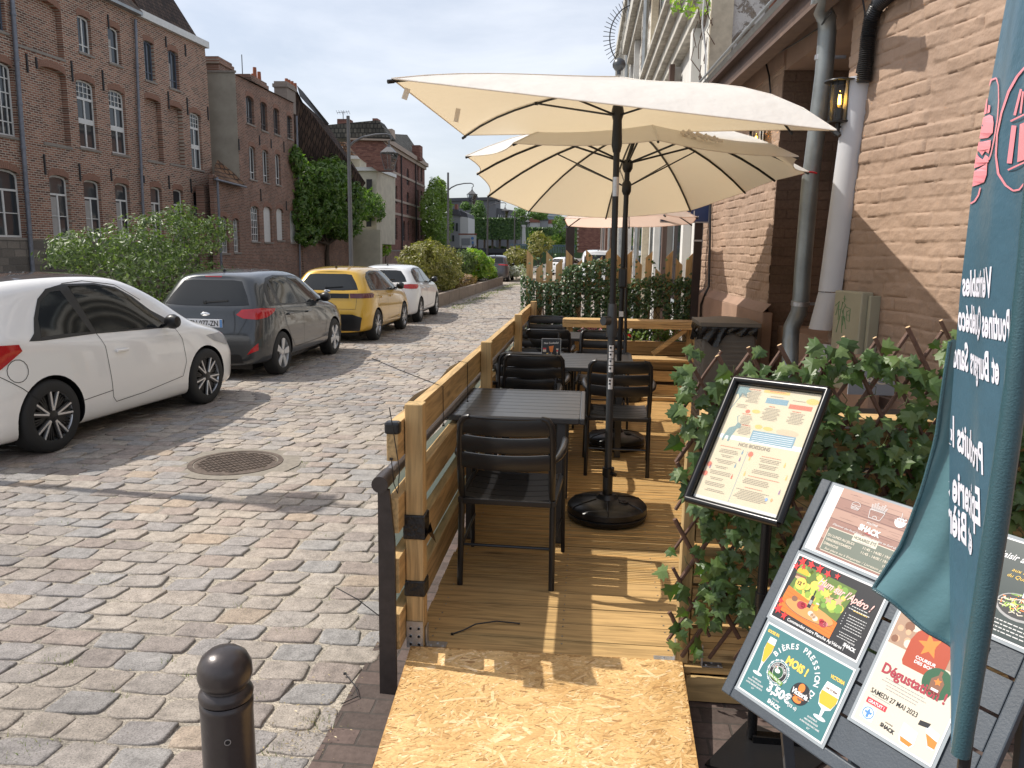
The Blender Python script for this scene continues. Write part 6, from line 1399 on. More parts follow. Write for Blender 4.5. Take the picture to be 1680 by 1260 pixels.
        def inside(x, y):
            c = False
            for i in range(len(den)):
                a1, b1 = den[i], den[i-1]
                if (a1.y > y) != (b1.y > y) and x < (b1.x-a1.x)*(y-a1.y)/(b1.y-a1.y)+a1.x: c = not c
            return c
        ins = []; k = 0; xx = x0
        while xx < x1:
            yy = y0
            while yy < y1:
                if inside(xx, yy) and min((p-V((xx, yy))).length for p in den) > res*.35: ins.append(V((xx, yy)))
                yy += res
            xx += res
        m_ = len(den); out = delaunay_2d_cdt(den+ins, [(i, (i+1) % m_) for i in range(m_)], [list(range(m_))], 1, 1e-5)
        V2, _, F2 = out[0], out[1], out[2]; o = len(mb.v); ok = []
        for p in V2:
            h = hit(to3(p.x, p.y), dr)
            if h[0] is None: ok.append(False); mb.v.append(V((0, 0, 0)))
            else: ok.append(True); mb.v.append(h[0]+h[1]*off)
        for f in F2:
            if all(ok[i] for i in f): mb.f.append(tuple(o+i for i in f)); mb.m.append(mi)
    def strip(mb, line, dr, wd=.006, off=.0025):
        P2 = []
        for i in range(len(line)-1):
            p, q = V(line[i]), V(line[i+1]); k = max(1, int((q-p).length/.05)); P2 += [p.lerp(q, t/k) for t in range(k)]
        P2.append(V(line[-1])); prev = None
        for i, p in enumerate(P2):
            t = (P2[min(i+1, len(P2)-1)]-P2[max(i-1, 0)]).normalized(); nn = V((-t.y, t.x))*wd/2; row = []
            for sg in (-1, 1):
                q = p+nn*sg; h = hit((0, q.x, q.y) if abs(dr[0]) > .9 else (q.x, 0, q.y), dr); row.append(h[0]+h[1]*off if h[0] is not None else None)
            if prev and all(x is not None for x in prev+row):
                mb.add([prev[0], prev[1], row[1], row[0]], [(0, 1, 2, 3)])
            prev = row
    mk = lambda mb, nm, mt, **k: mb.build(nm, mt, r, M=M, **k)
    def pb(nm, mt, items, off=.004, res=.05, smooth=True):
        mb = MB(); [patch(mb, po, dr, off, res) for po, dr in items]; o = mb.build(nm, mt, r, M=M, fix=False, smooth=smooth, ang=60); return o
    LFT, RGT, FW_ = (1, 0, 0), (-1, 0, 0), (0, 1, 0)     # ray directions: from left, from right, from behind
    for g in P['side_glass']: pb('side_window', CGL, [(g, RGT)]); pb('side_window', CGL, [(g, LFT)])
    if 'trim' in P: 
        for g in P['trim']: pb('window_trim', CBLK, [(g, RGT)], off=.003); pb('window_trim', CBLK, [(g, LFT)], off=.003)
    pb('rear_window', CGL, [(P['rear_glass'], FW_)])
    pb('windscreen', CGL, [([(-.60, P['ws'][1]), (.60, P['ws'][1]), (.52, P['ws'][0]), (-.52, P['ws'][0])], (0, 0, -1))])
    for s in (1, -1):
        if 'tail' in P: pb('tail_light', P.get('tailmat', TAIL), [(P['tail'], (-s*.7071, .7071, 0))], off=.008, res=.03)
        if 'head_side' in P: pb('headlight', CLR, [(P['head_side'], RGT if s > 0 else LFT)], off=.006, res=.03)
    for nm, po, mt in P.get('rear_parts', []): pb(nm, mt, [(po, FW_)], off=.006, res=.04)
    for nm, po, mt in P.get('side_parts', []): pb(nm, mt, [(po, RGT), (po, LFT)], off=.005, res=.04)
    mb = MB()
    for ln in P['seams']: strip(mb, ln, RGT); strip(mb, ln, LFT)
    for ln in P.get('rear_seams', []): strip(mb, ln, FW_)
    mk(mb, 'panel_gap', SEAM, fix=False)
    if roofmat: pb('roof_panel', roofmat, [(P['roofpoly'], (0, 0, -1))], off=.004, res=.09)
    for (y, z) in P['handles']:
        for s in (1, -1):
            h = hit((0, y, z), (-s, 0, 0)); 
            if h[0] is None: continue
            c_ = h[0]; mb = MB(); mb.box((c_.x+s*.004 if s > 0 else c_.x-.034, y-.085, z-.014), (c_.x+.034 if s > 0 else c_.x-.004, y+.085, z+.014)); mk(mb, 'door_handle', pm, bevel=.008)
    my, mz = P['mirror']
    for s in (1, -1):
        h = hit((0, my, mz), (-s, 0, 0)); c_ = h[0]; mb = MB(); q = V((c_.x+s*.13, my-.02, mz+.05)); mb.lathe([(.0005, -.075), (.05, -.07), (.075, -.03), (.078, .03), (.055, .075), (.0005, .085)], q, 16, axis=(s, -.15, .05)); 
        for i in range(len(mb.v)): v_ = mb.v[i]; mb.v[i] = V((v_.x, q.y+(v_.y-q.y)*.8, v_.z))
        mk(mb, 'wing_mirror', CBLK, smooth=True); mb = MB(); mb.bar(c_-V((s*.02, 0, 0)), q-V((0, 0, .03)), .05, .03); mk(mb, 'mirror_arm', CBLK, bevel=.006)
    # wheels
    for y in (ro, ro+wb):
        for s in (1, -1):
            cx = s*(W/2-.012); c_ = (cx, y, wr_)
            mb = MB(); mb.lathe([(wr_*.66, -.0), (wr_*.72, .004), (wr_*.9, .006), (wr_*.975, -.012), (wr_, -.035), (wr_, -.165), (wr_*.97, -.19), (wr_*.66, -.19)], c_, 48, axis=(s, 0, 0)); wh = mk(mb, 'wheel', TYRE, smooth=True, ang=50)
            mb = MB(); mb.lathe([(wr_*.70, .002), (wr_*.715, -.005), (wr_*.67, -.03), (wr_*.66, -.16)], c_, 48, axis=(s, 0, 0)); o = mb.build('rim', P.get('rimmat', ALU), wh, True, M=M)
            mb = MB(); mb.lathe([(.0005, -.075), (wr_*.665, -.075)], c_, 32, axis=(s, 0, 0)); mb.build('brake_shadow', CBLK, wh, True, M=M)
            sp = MB(); sb = MB(); hub = V(c_)+V((s*-.012, 0, 0)); st_ = P['spokes']; ph = y*2
            for k in range(5):
                a0 = 2*math.pi*k/5+ph
                for da in ((-.20, .20) if st_ == 'double' else ((-.11, .11) if st_ == 'wide' else (0,))):
                    e1 = V((0, math.cos(a0+da*.35), math.sin(a0+da*.35)))*wr_*.15+hub; e2 = V((0, math.cos(a0+da), math.sin(a0+da)))*wr_*.69+hub+V((s*.004, 0, 0))
                    sp.bar(e1, e2, .019 if st_ != 'wide' else .055, .020, (s, 0, 0))
                    if st_ == 'double': sb.bar(e1-V((s*.012, 0, 0)), e2-V((s*.014, 0, 0)), .05, .02, (s, 0, 0))
                if st_ == 'double':
                    for q_ in (.5, .63, .76): e1 = V((0, math.cos(a0+q_), math.sin(a0+q_)))*wr_*.15+hub-V((s*.02, 0, 0)); e2 = V((0, math.cos(a0+q_), math.sin(a0+q_)))*wr_*.67+hub-V((s*.02, 0, 0)); sb.bar(e1, e2, .014, .012, (s, 0, 0))
            sp.build('spoke', P.get('spokemat', ALU), wh, M=M, bevel=.004)
            if sb.v: sb.build('inner_spoke', CBLK, wh, M=M)
            mb = MB(); mb.lathe([(.0005, .004), (.026, .003), (wr_*.17, -.006), (wr_*.2, -.03)], V(c_)-V((s*.004, 0, 0)), 20, axis=(s, 0, 0)); mb.build('hub_cap', P.get('hubmat', ALU), wh, True, M=M)
    # rear plate, wiper, aerial, underside
    if plate:
        z = plate[1]; h = hit((0, 0, z), FW_); c_ = h[0]; mb = MB(); mb.box((-.26, c_.y-.016, z-.055), (.26, c_.y-.002, z+.055)); pl = mk(mb, 'number_plate', PLT, bevel=.004)
        if plate[0]: v2, f2 = text2d(plate[0], .105, .02, .40, 'CENTER'); mb = MB(); mb.add([(x, c_.y-.0175, z-.036+y) for x, y in v2], f2); mb.build('characters', CBLK, pl, M=M, fix=False)
        mb = MB()
        for x in (-.258, .222): mb.box((x, c_.y-.0172, z-.053), (x+.036, c_.y-.0165, z+.053))
        mb.build('blue_band', BLU, pl, M=M)
    if P.get('wiper'):
        z = P['wiper']; a1 = hit((-.02, 0, z), FW_)[0]; b1 = hit((.30, 0, z+.025), FW_)[0]
        mb = MB(); mb.bar(a1-V((0, .015, 0)), b1-V((0, .012, 0)), .012, .02); mb.lathe([(.0005, -.03), (.025, -.025), (.025, .0)], a1, 12, axis=(0, 1, 0)); mk(mb, 'wiper', CBLK, smooth=True)
    if P.get('aerial'):
        y, z = P['aerial']; h = bvh.ray_cast(V((0, y, 3)), V((0, 0, -1)))[0]; mb = MB(); mb.tube([h, h+V((0, -.02, .03))], [.03, .012], 10); mb.tube([h+V((0, -.015, .02)), h+V((0, -.015-z*.5, z))], .004, 6); mk(mb, 'aerial', CBLK, smooth=True)
    if P.get('logo'):
        z = P['logo']; h = hit((0, 0, z), FW_)[0]; mb = MB(); mb.lathe([(.0005, .012), (.045, .010), (.058, .0)], (0, 0, 0), 20, axis=(0, -1, 0)); mb.v = [V((v_.x*1.15, v_.y+h.y, v_.z*.5+z)) for v_ in mb.v]; mk(mb, 'emblem', P.get('logomat', CHR), smooth=True)
    mb = MB(); mb.box((-W/2+.28, .25, .13), (W/2-.28, L-.3, .34)); mk(mb, 'underbody', CBLK)
    return r
def hatch(L, W, H, kind='five'):
    """rib table of a small hatchback, lengths as fractions of a 4 m car"""
    k = L/4.0; w = W/2
    rb = [(.04, .13, .44, .98, H-.095, w*.64, w*.64, w*.44), (.09, .18, .46, .985, H-.08, w*.85, w*.82, w*.555), (.26, .33, .58, .99, H-.055, w*.965, w*.935, w*.615), (.55, .60, .85, .985, H-.03, w*.995, w*.975, w*.65), (1.1, 1.1, 1.22, .965, H-.01, w*.99, w*.97, w*.67), (1.65, 1.65, 1.65, .945, H-.012, w*.985, w*.965, w*.67),
          (2.15, 2.15, 2.08, .93, H-.04, w*.985, w*.965, w*.655), (2.55, 2.62, 2.42, .92, H-.145, w*.985, w*.96, w*.64), (2.85, 2.95, 2.80, .915, H-.33, w*.985, w*.95, w*.66), (3.10, 3.13, 3.06, .90, 1.00, w*.985, w*.945, w*.70), (3.45, 3.45, 3.42, .845, .945, w*.975, w*.93, w*.66), (3.72, 3.72, 3.70, .77, .865, w*.92, w*.87, w*.58), (3.90, 3.88, 3.86, .68, .76, w*.80, w*.74, w*.50), (3.99, 3.96, 3.94, .60, .66, w*.60, w*.56, w*.40)]
    return [tuple([q*k if i < 3 else q for i, q in enumerate(x)]) for x in rb]
# white three door coupe
L = 3.86; W = 1.74; H = 1.55; rb = hatch(L, W, H)
rb[1] = (.06, .14, .24, 1.04, H-.10, W/2*.86, W/2*.84, W/2*.57); rb[0] = (.00, .08, .22, 1.03, H-.11, W/2*.64, W/2*.64, W/2*.45); rb[2] = (.22, .28, .36, 1.07, H-.07, W/2*.965, W/2*.945, W/2*.62); rb[3] = (.53, .56, .70, 1.05, H-.03, W/2*.995, W/2*.975, W/2*.655)
DKR = paint('dark_roof', (.03, .026, .024), .1, .3)
P = dict(L=L, W=W, H=H, ro=.72, y=None, ribs=rb, wr=.325, sill=.14, ws=(2.12, 2.86),
    side_glass=[[(.70, 1.02), (.98, 1.02), (1.22, 1.01), (1.30, 1.005), (1.15, 1.395), (1.03, 1.385), (.88, 1.31), (.76, 1.17)], [(1.37, 1.0), (1.37, 1.0), (2.32, .965), (2.40, .975), (2.26, 1.12), (2.08, 1.27), (1.88, 1.375), (1.62, 1.425), (1.27, 1.43)]],
    trim=[[(.55, 1.0), (.70, .99), (1.35, .985), (2.40, .945), (2.62, .93), (2.56, .99), (2.28, 1.14), (2.09, 1.29), (1.89, 1.395), (1.62, 1.445), (1.22, 1.45), (1.0, 1.415), (.86, 1.335), (.72, 1.18), (.64, 1.06)]],
    rear_glass=[(-.54, 1.08), (.54, 1.08), (.47, 1.36), (-.47, 1.36)], tail=[(.42, .76), (.6, .74), (.76, .80), (.92, .93), (.90, .985), (.6, 1.0), (.44, .98)],
    seams=[[(1.36, .99), (1.42, .86), (1.44, .60), (1.46, .36), (1.50, .31), (1.9, .33), (2.55, .40), (2.62, .55), (2.60, .80), (2.52, .94)], [(.22, .76), (.42, .62), (.56, .50)], [(1.36, .99), (1.22, 1.455), (1.5, 1.47), (1.9, 1.42), (2.2, 1.25)], [(1.05, .40), (1.46, .43)]]+[[(.40+.095*math.cos(R(a)), .77+.095*math.sin(R(a))) for a in range(0, 361, 24)]],
    handles=[(1.62, .80)], mirror=(2.36, .97), spokes='double', spokemat=ALU, rimmat=ALU, hubmat=CBLK, head_side=[(3.05, .80), (3.40, .80), (3.60, .68), (3.50, .64), (3.2, .72)], logo=.88,
    roofpoly=[(-.46, .30), (.46, .30), (.50, 1.0), (.50, 1.7), (.47, 2.02), (-.47, 2.02), (-.50, 1.7), (-.50, 1.0)])
car('white_coupe', 'white three door hatchback with dark roof and black two tone wheels nearest on the left', (-4.62, 6.17), (-4.37, 8.45), P, paint('white_paint', (.82, .81, .79)), roofmat=DKR)
# side skirt is part of the shell; dark grey five door
def five(L, W, H, **kw):
    d = dict(L=L, W=W, H=H, ro=.70, y=None, ribs=hatch(L, W, H), wr=.315, ws=(2.22, 2.96),
        side_glass=[[(.52, 1.03), (.70, 1.025), (.74, 1.31), (.66, 1.26), (.56, 1.12)], [(.80, 1.02), (1.48, .99), (1.42, H-.115), (1.05, H-.105), (.82, H-.15)], [(1.56, .985), (2.42, .955), (2.22, 1.16), (1.98, H-.16), (1.75, H-.125), (1.50, H-.115)]],
        trim=[[(.46, 1.01), (.70, 1.00), (1.5, .97), (2.5, .935), (2.62, .945), (2.3, 1.165), (2.0, H-.135), (1.75, H-.105), (1.05, H-.085), (.78, H-.12), (.60, 1.27), (.48, 1.1)]],
        rear_glass=[(-.60, 1.03), (-.3, 1.015), (.3, 1.015), (.60, 1.03), (.54, 1.15), (.42, H-.16), (.3, H-.145), (-.3, H-.145), (-.42, H-.16), (-.54, 1.15)],
        seams=[[(1.52, .98), (1.55, .75), (1.52, .36), (2.45, .38), (2.55, .6), (2.56, .93)], [(1.50, .36), (1.16, .36), (1.02, .50), (.86, .72), (.79, 1.0)]], rear_seams=[[(-.50, 1.0), (-.52, .60), (.52, .60), (.50, 1.0)]],
        handles=[(1.02, .86), (1.78, .84)], mirror=(2.42, .98), spokes='wide', aerial=(.75, .14), wiper=1.06)
    d.update(kw); return d
P = five(3.80, 1.73, 1.50, tail=[(.40, .90), (.47, .97), (.70, .985), (.97, .965), (.92, .92), (.78, .86), (.62, .835), (.47, .85)], logo=.90,
    rear_parts=[('reflector', [(.60, .36), (.74, .42), (.74, .52), (.66, .44)], TAIL), ('brake_light', [(-.12, 1.395), (.12, 1.395), (.12, 1.41), (-.12, 1.41)], TAIL), ('bumper_insert', [(-.55, .24), (.55, .24), (.5, .36), (-.5, .36)], CBLK)],
    rear_seams=[[(-.55, 1.0), (-.60, .86), (-.48, .63), (.48, .63), (.60, .86), (.55, 1.0)]], spokemat=simple('silver_trim', (.62, .63, .64), .35, .4), rimmat=simple('silver_trim2', (.55, .56, .57), .35, .4))
car('grey_hatchback', 'dark grey five door hatchback behind the white coupe with silver wheel covers', (-4.36, 10.67), (-4.35, 12.94), P, paint('graphite_paint', (.032, .036, .040), .35, .3), plate=('EN-077-ZN', .78))
P = five(3.90, 1.74, 1.47, tail=[(.42, .868), (.90, .87), (.95, .93), (.88, .965), (.42, .957)], tailmat=glassy('smoked_tail', (.10, .008, .012), .06),
    rear_parts=[('dark_band', [(-.44, .865), (.44, .865), (.44, .955), (-.44, .955)], CBLK), ('bumper_insert', [(-.66, .24), (.66, .24), (.70, .50), (.52, .56), (-.52, .56), (-.70, .50)], CBLK)], spokes='double', logo=1.0, rear_seams=[[(-.6, 1.0), (-.58, .66), (.58, .66), (.6, 1.0)]])
car('yellow_hatchback', 'golden yellow five door hatchback third in the row of parked cars', (-4.20, 15.18), (-4.21, 17.46), P, paint('yellow_paint', (.58, .34, .025), .25, .28))
P = five(3.95, 1.76, 1.45, tail=[(.36, .89), (.6, .86), (.84, .86), (.95, .93), (.9, .965), (.6, .975), (.38, .955)],
    rear_parts=[('reflector', [(.42, .40), (.66, .42), (.66, .45), (.42, .43)], TAIL), ('bumper_insert', [(-.6, .24), (.6, .24), (.5, .36), (-.5, .36)], CBLK)], logo=.92, spokes='double')
car('white_hatchback', 'white five door hatchback fourth in the row beside the round shrub', (-4.24, 19.39), (-4.30, 21.75), P, paint('pearl_white', (.66, .67, .69)), level=2)
P = five(4.0, 1.76, 1.46, tail=[(.40, .88), (.85, .86), (.9, .96), (.42, .96)])
car('white_hatchback', 'white hatchback mostly hidden by the planter shrubs beside the dark far car', (-5.30, 40.0), (-5.30, 42.4), P, MC['pearl_white'], level=1)
P = five(4.2, 1.80, 1.60, tail=[(.30, 1.0), (.85, .96), (.9, 1.04), (.32, 1.06)], rear_glass=[(-.56, 1.12), (.56, 1.12), (.48, 1.45), (-.48, 1.45)])
car('dark_crossover', 'dark grey crossover car farthest in the row past the planter', (-4.85, 47.3), (-4.85, 49.9), P, paint('dark_grey_paint', (.07, .065, .07), .4, .3), level=1)
P = five(4.0, 1.76, 1.46)
car('white_saloon', 'small white car parked across the far street end beyond the picket fence', (-1.6, 62.0), (-0.2, 64.2), P, MC['pearl_white'], level=1, grp='vehicles beyond the picket fence')
P = five(4.6, 1.9, 1.95, side_glass=[[(1.2, 1.15), (2.0, 1.12), (1.95, 1.7), (1.2, 1.7)], [(2.1, 1.12), (2.9, 1.1), (2.5, 1.6), (2.1, 1.7)]], trim=[], rear_glass=[(-.62, 1.15), (.62, 1.15), (.58, 1.72), (-.58, 1.72)])
car('white_van', 'white van parked just behind the ivy covered picket fence', (1.30, 34), (1.30, 37), P, MC['pearl_white'], level=1, grp='vehicles beyond the picket fence')

# ================================================================== FOLIAGE
def crown(lf, rg, c, rad, n, s, squash=1.0, drop=0.0, hollow=.55):
    """leaf clumps through a lumpy volume"""
    c = V(c)
    for i in range(n):
        d = V((rg.gauss(0, 1), rg.gauss(0, 1), rg.gauss(0, 1))).normalized(); rr = (hollow+(1-hollow)*rg.random()**.6)
        lump = 1+.30*noise.noise(d*1.9+c*.37)+.16*noise.noise(d*5+c)
        p = c+V((d.x*rad[0], d.y*rad[1], d.z*rad[2]))*rr*lump
        if noise.noise(p*(2.4/max(.4, rad[0]**.5))) < -.12: continue
        nn = (d+V((rg.gauss(0, .6), rg.gauss(0, .6), rg.gauss(.35, .6)))).normalized(); t = nn.orthogonal().normalized(); a = rg.uniform(0, 6.28); u = t*math.cos(a)+nn.cross(t)*math.sin(a); w_ = nn.cross(u); k = s*rg.uniform(.6, 1.3)
        lf.add([p-u*k, p+w_*k*.42+nn*k*.12, p+u*k, p-w_*k*.42+nn*k*.12], [(0, 1, 2, 3)])
def limb(m, a, b, r0, r1, rg, n=6, wob=.06):
    a, b = V(a), V(b); L_ = (b-a).length; pts = [a.lerp(b, i/n)+V((rg.gauss(0, wob), rg.gauss(0, wob), 0))*L_*.3*math.sin(i/n*3.14) for i in range(n+1)]; m.tube(pts, [r0+(r1-r0)*i/n for i in range(n+1)], 8); return pts
BARK = simple('bark', (.10, .075, .055), .9, var=.4, scale=12, bmp=.5, bscale=30)
def tree(name, label, cat, base_, trunk_h, clumps, n, s, mat, seed, r0=.18, grp=None, trunk=True):
    r = root(name, label, cat, base_, grp); rg = random.Random(seed); b = V(base_)
    if trunk:
        t = MB(); top = b+V((0, 0, trunk_h)); limb(t, b-V((0, 0, .1)), top, r0, r0*.6, rg); t.build('trunk', BARK, r, True); t = MB()
        for c, rad, _ in clumps: limb(t, top-V((0, 0, trunk_h*.15)), V(c), r0*.5, r0*.12, rg)
        t.build('limbs', BARK, r, True)
    lf = MB(); tot = sum(w for _, _, w in clumps)
    for c, rad, w in clumps: crown(lf, rg, c, rad, int(n*w/tot), s)
    lf.build('crown', mat, r, fix=False); return r
LF1 = leafmat('sunny_leaves', (.045, .075, .022), (.085, .125, .035), (.19, .24, .10), .25); LF2 = leafmat('vine_leaves', (.055, .11, .02), (.10, .17, .035), (.20, .27, .08), .36); LF3 = leafmat('birch_leaves', (.10, .16, .03), (.17, .24, .05), (.26, .33, .10), .35)
LF4 = leafmat('golden_shrub', (.12, .12, .03), (.20, .19, .055), (.33, .29, .10), .25); LF5 = leafmat('bright_shrub', (.12, .22, .03), (.22, .36, .05), (.42, .46, .08), .3); LF6 = leafmat('hedge_leaves', (.025, .06, .012), (.045, .10, .02), (.10, .17, .04), .2); LF7 = leafmat('dry_shrub', (.16, .09, .04), (.24, .15, .07), (.3, .22, .1), .2); LF8 = leafmat('far_tree', (.05, .10, .02), (.09, .16, .035), (.15, .23, .06), .3)
def px(u, v_, x): p = atx(u, v_, x); return (p.x, p.y, p.z)
# loose shrub behind the first two cars
Xs = -7.0; c = [(px(205, 415, Xs), (.75, 1.1, .42), 1.0), (px(150, 410, Xs), (.5, .8, .30), .5), (px(265, 392, Xs-.2), (.7, .9, .48), 1.1), (px(330, 385, Xs-.3), (.45, .8, .38), .6), (px(235, 440, Xs), (1.0, 1.8, .45), 1.1), (px(270, 455, Xs+.2), (.7, 1.2, .35), .6), (px(297, 352, Xs-.3), (.25, .35, .22), .18), (px(355, 372, Xs-.3), (.3, .5, .2), .16), (px(120, 425, Xs), (.3, .5, .18), .2), (px(240, 470, Xs+.2), (.8, 1.5, .4), .6)]
tree('loose_shrub', 'loose silvery green shrub between the white coupe and the brick warehouse', 'shrub', (-7.0, 11.8, -.05), .5, c, 12500, .042, LF1, 41, .07)
# planter border with shrubs
STN = simple('planter_concrete', (.23, .185, .15), .9, var=.25, scale=6, bmp=.4, bscale=25)
pw = root('street_planter', 'long low concrete planter bed edging the street past the white hatchback', 'planter', (-5.2, 24.2, 0)); m = MB()
for k in range(9): y = 24.3+k*2.1; MB().box((-4.95, y, -.02), (-4.80, y+2.06, .42)).build('kerb_block', STN, pw, bevel=.015)
MB().box((-6.6, 24.32, -.02), (-4.951, 24.45, .42)).build('kerb_block', STN, pw, bevel=.01); MB().box((-6.6, 24.46, 0), (-4.951, 43.1, .34)).build('soil_bed', MC['soil'], pw)
def shrub(name, label, c, n, s, mat, seed, stem=.3): return tree(name, label, 'shrub', (c[0][0][0], c[0][0][1], .3), stem, c, n, s, mat, seed, .05, 'shrubs in the street planter')
shrub('round_shrub', 'big rounded olive green shrub just behind the fourth parked car', [(px(706, 450, -5.9), (1.15, 1.5, .75), 1), (px(690, 425, -5.9), (.8, 1.1, .6), .6), (px(722, 432, -5.8), (.9, 1.2, .7), .7), (px(702, 412, -5.9), (.6, .9, .42), .4), (px(740, 455, -5.6), (.5, 1., .5), .4)], 16000, .075, LF4, 51)
shrub('bright_shrub', 'bright yellow green broad leaved shrub in the middle of the planter', [(px(785, 436, -5.6), (.75, 1.5, .65), 1), (px(800, 448, -5.5), (.5, 1.5, .5), .5), (px(778, 422, -5.6), (.5, 1., .4), .4)], 5200, .14, LF5, 52)
shrub('dry_shrub', 'small brownish dry plant low at the planter edge', [(px(768, 462, -5.2), (.35, .9, .32), 1), (px(748, 468, -5.2), (.3, .7, .25), .6)], 1600, .08, LF7, 53)
shrub('olive_shrub', 'grey green plant between the round shrub and the bright one', [(px(760, 432, -5.9), (.6, 1.2, .6), 1)], 3000, .09, LF1, 55)
shrub('far_round_shrub', 'small rounded shrub beyond the dark crossover at the street bend', [(px(848, 426, -4.9), (1.0, 2.2, .75), 1)], 3500, .14, LF4, 54)
shrub('silver_shrub', 'pale silver plant at the foot of the far rounded shrub', [(px(848, 446, -4.6), (.8, 1.6, .4), 1)], 900, .10, leafmat('silver_leaves', (.3, .33, .28), (.4, .42, .36), (.5, .5, .45), .2), 56)
# potted conifer seen over the picket fence
tree('potted_shrub', 'spiky olive green plant seen over the left pickets of the far fence', 'shrub', (-.75, 12.5, 0), 1.5, [(tuple(aty(885, 398, 12.5)), (.22, .22, .18), 1), (tuple(aty(880, 412, 12.5)), (.14, .14, .12), .4)], 1500, .03, LF4, 57, .025)

# ================================================================== STREET LAMPS
LM = simple('lamp_post_grey', (.12, .12, .125), .4, .4, var=.1)
def make_lamp():
    r = root('street_lamp', 'x', 'street lamp'); H_ = 5.35
    m = MB(); m.tube([(0, 0, 0), (0, 0, 1.1), (0, 0, 1.12), (0, 0, H_)], [.085, .08, .062, .045], 14); m.build('pole', LM, r, True)
    m = MB(); m.tube([(0, 0, 4.55), (.15, 0, 4.68), (.40, 0, 4.80), (.75, 0, 4.87), (1.05, 0, 4.88), (1.16, 0, 4.84), (1.18, 0, 4.74), (1.12, 0, 4.70)], [.035, .03, .028, .026, .024, .022, .018, .012], 8); m.build('arm', LM, r, True)
    c_ = V((1.12, 0, 4.15)); m = MB(); m.tube([c_+V((0, 0, .42)), c_+V((0, 0, .56))], .02, 8); m.lathe([(.0005, .45), (.05, .44), (.06, .40), (.12, .36), (.26, .25), (.27, .235), (.24, .23), (.0005, .23)], c_, 4); m.build('lantern_roof', LM, r, False)
    m = MB()
    for k in range(4):
        a = R(90*k); t = V((math.cos(a), math.sin(a), 0)); m.tube([c_+t*.245+V((0, 0, .235)), c_+t*.13+V((0, 0, -.20))], .011, 6); b = V((math.cos(a+R(90)), math.sin(a+R(90)), 0)); m.tube([c_+t*.13+V((0, 0, -.20)), c_+b*.13+V((0, 0, -.20))], .012, 6); m.tube([c_+t*.245+V((0, 0, .235)), c_+b*.245+V((0, 0, .235))], .012, 6)
    m.build('lantern_cage', LM, r, True)
    m = MB(); q = [c_+V((math.cos(R(90*k)), math.sin(R(90*k)), 0))*w_+V((0, 0, z)) for z, w_ in ((.232, .238), (-.198, .125)) for k in range(4)]; m.add(q, [(k, (k+1) % 4, (k+1) % 4+4, k+4) for k in range(4)]); m.build('lantern_glass', clear('lamp_glass', (.85, .87, .88)), r)
    return r
lp0 = make_lamp()
for k, (x, y, lab) in enumerate(((-6.6, 21.1, 'tall grey lamp post with a hanging lantern behind the yellow car, nearest in view'), (-6.6, 36.0, 'grey lamp post with a hanging lantern in front of the birch tree'), (-6.6, 50.0, 'third lamp post with a lantern, in front of the clipped hedge'), (-6.6, 68.0, 'fourth and smallest lamp post at the far end of the canal quay'), (-6.6, 5.45, 'lamp post just outside the left of the view beside the white coupe'))):
    o = lp0 if k == 0 else copy_tree(lp0); o.location = (x, y, 0); o['label'] = lab; o['category'] = 'street lamp'; o['group'] = 'lantern lamp posts along the canal quay'
# ================================================================== BUILDINGS
def planeM(p, vx=None, az=None, flip=False):
    if az is None: d = ray(vx, 415+(vx-968)*.014); az = math.atan2(d.x, d.y)
    x = V((math.sin(az), math.cos(az), 0)); x = -x if flip else x; z = x.cross(V((0, 0, 1)))
    return Matrix(((x.x, 0, z.x, p[0]), (x.y, 0, z.y, p[1]), (0, 1, 0, p[2]), (0, 0, 0, 1)))
def onM(M, u, v_, off=0.0):
    n = V((M[0][2], M[1][2], 0)); o = V((M[0][3], M[1][3], M[2][3])); return M.inverted() @ atp(u, v_, o+n*off, n)
def arch(s0, s1, z0, z1, rise, n=8):
    if rise <= 0: return [(s0, z0), (s1, z0), (s1, z1), (s0, z1)]
    c = (s0+s1)/2; h = (s1-s0)/2; P = [(s0, z0), (s1, z0)]
    for i in range(n+1): a = math.pi*i/n; x = math.cos(a); P.append((c+h*x, z1-rise+rise*math.sin(a)**(.8 if rise < h*.8 else 1)))
    return P
def facade(r, M, outer, holes, mat, depth=.25, name='wall', inner=None):
    loops = [[V((x, y, 0)) for x, y in outer]]+[[V((x, y, 0)) for x, y in h] for h in holes]
    tri = tessellate_polygon(loops); flat = [p for l in loops for p in l]; m = MB(); m.add(flat, [tuple(t) for t in tri])
    for h in loops:
        k = len(h)
        for i in range(k):
            a_, b_ = h[i], h[(i+1) % k]; m.add([a_, b_, b_-V((0, 0, depth)), a_-V((0, 0, depth))], [(0, 1, 2, 3)])
    return m.build(name, mat, r, M=M, fix=False)
GW = glassy('window_glass', (.035, .04, .045), .04, .7); FRW = simple('white_window_paint', (.62, .62, .60), .5, var=.1); FRB = simple('blue_grey_paint', (.08, .10, .14), .5, var=.15); FRD = simple('dark_window_paint', (.10, .085, .08), .6); CUR = simple('curtain', (.36, .34, .32), .9, var=.15, scale=3)
STO = simple('window_stone', (.25, .22, .19), .9, var=.2, bmp=.3); LNT = simple('voussoir_brick', (.27, .145, .10), .9, var=.35, scale=25, bmp=.4, bscale=30); IRN = simple('wrought_iron', (.02, .02, .022), .6)
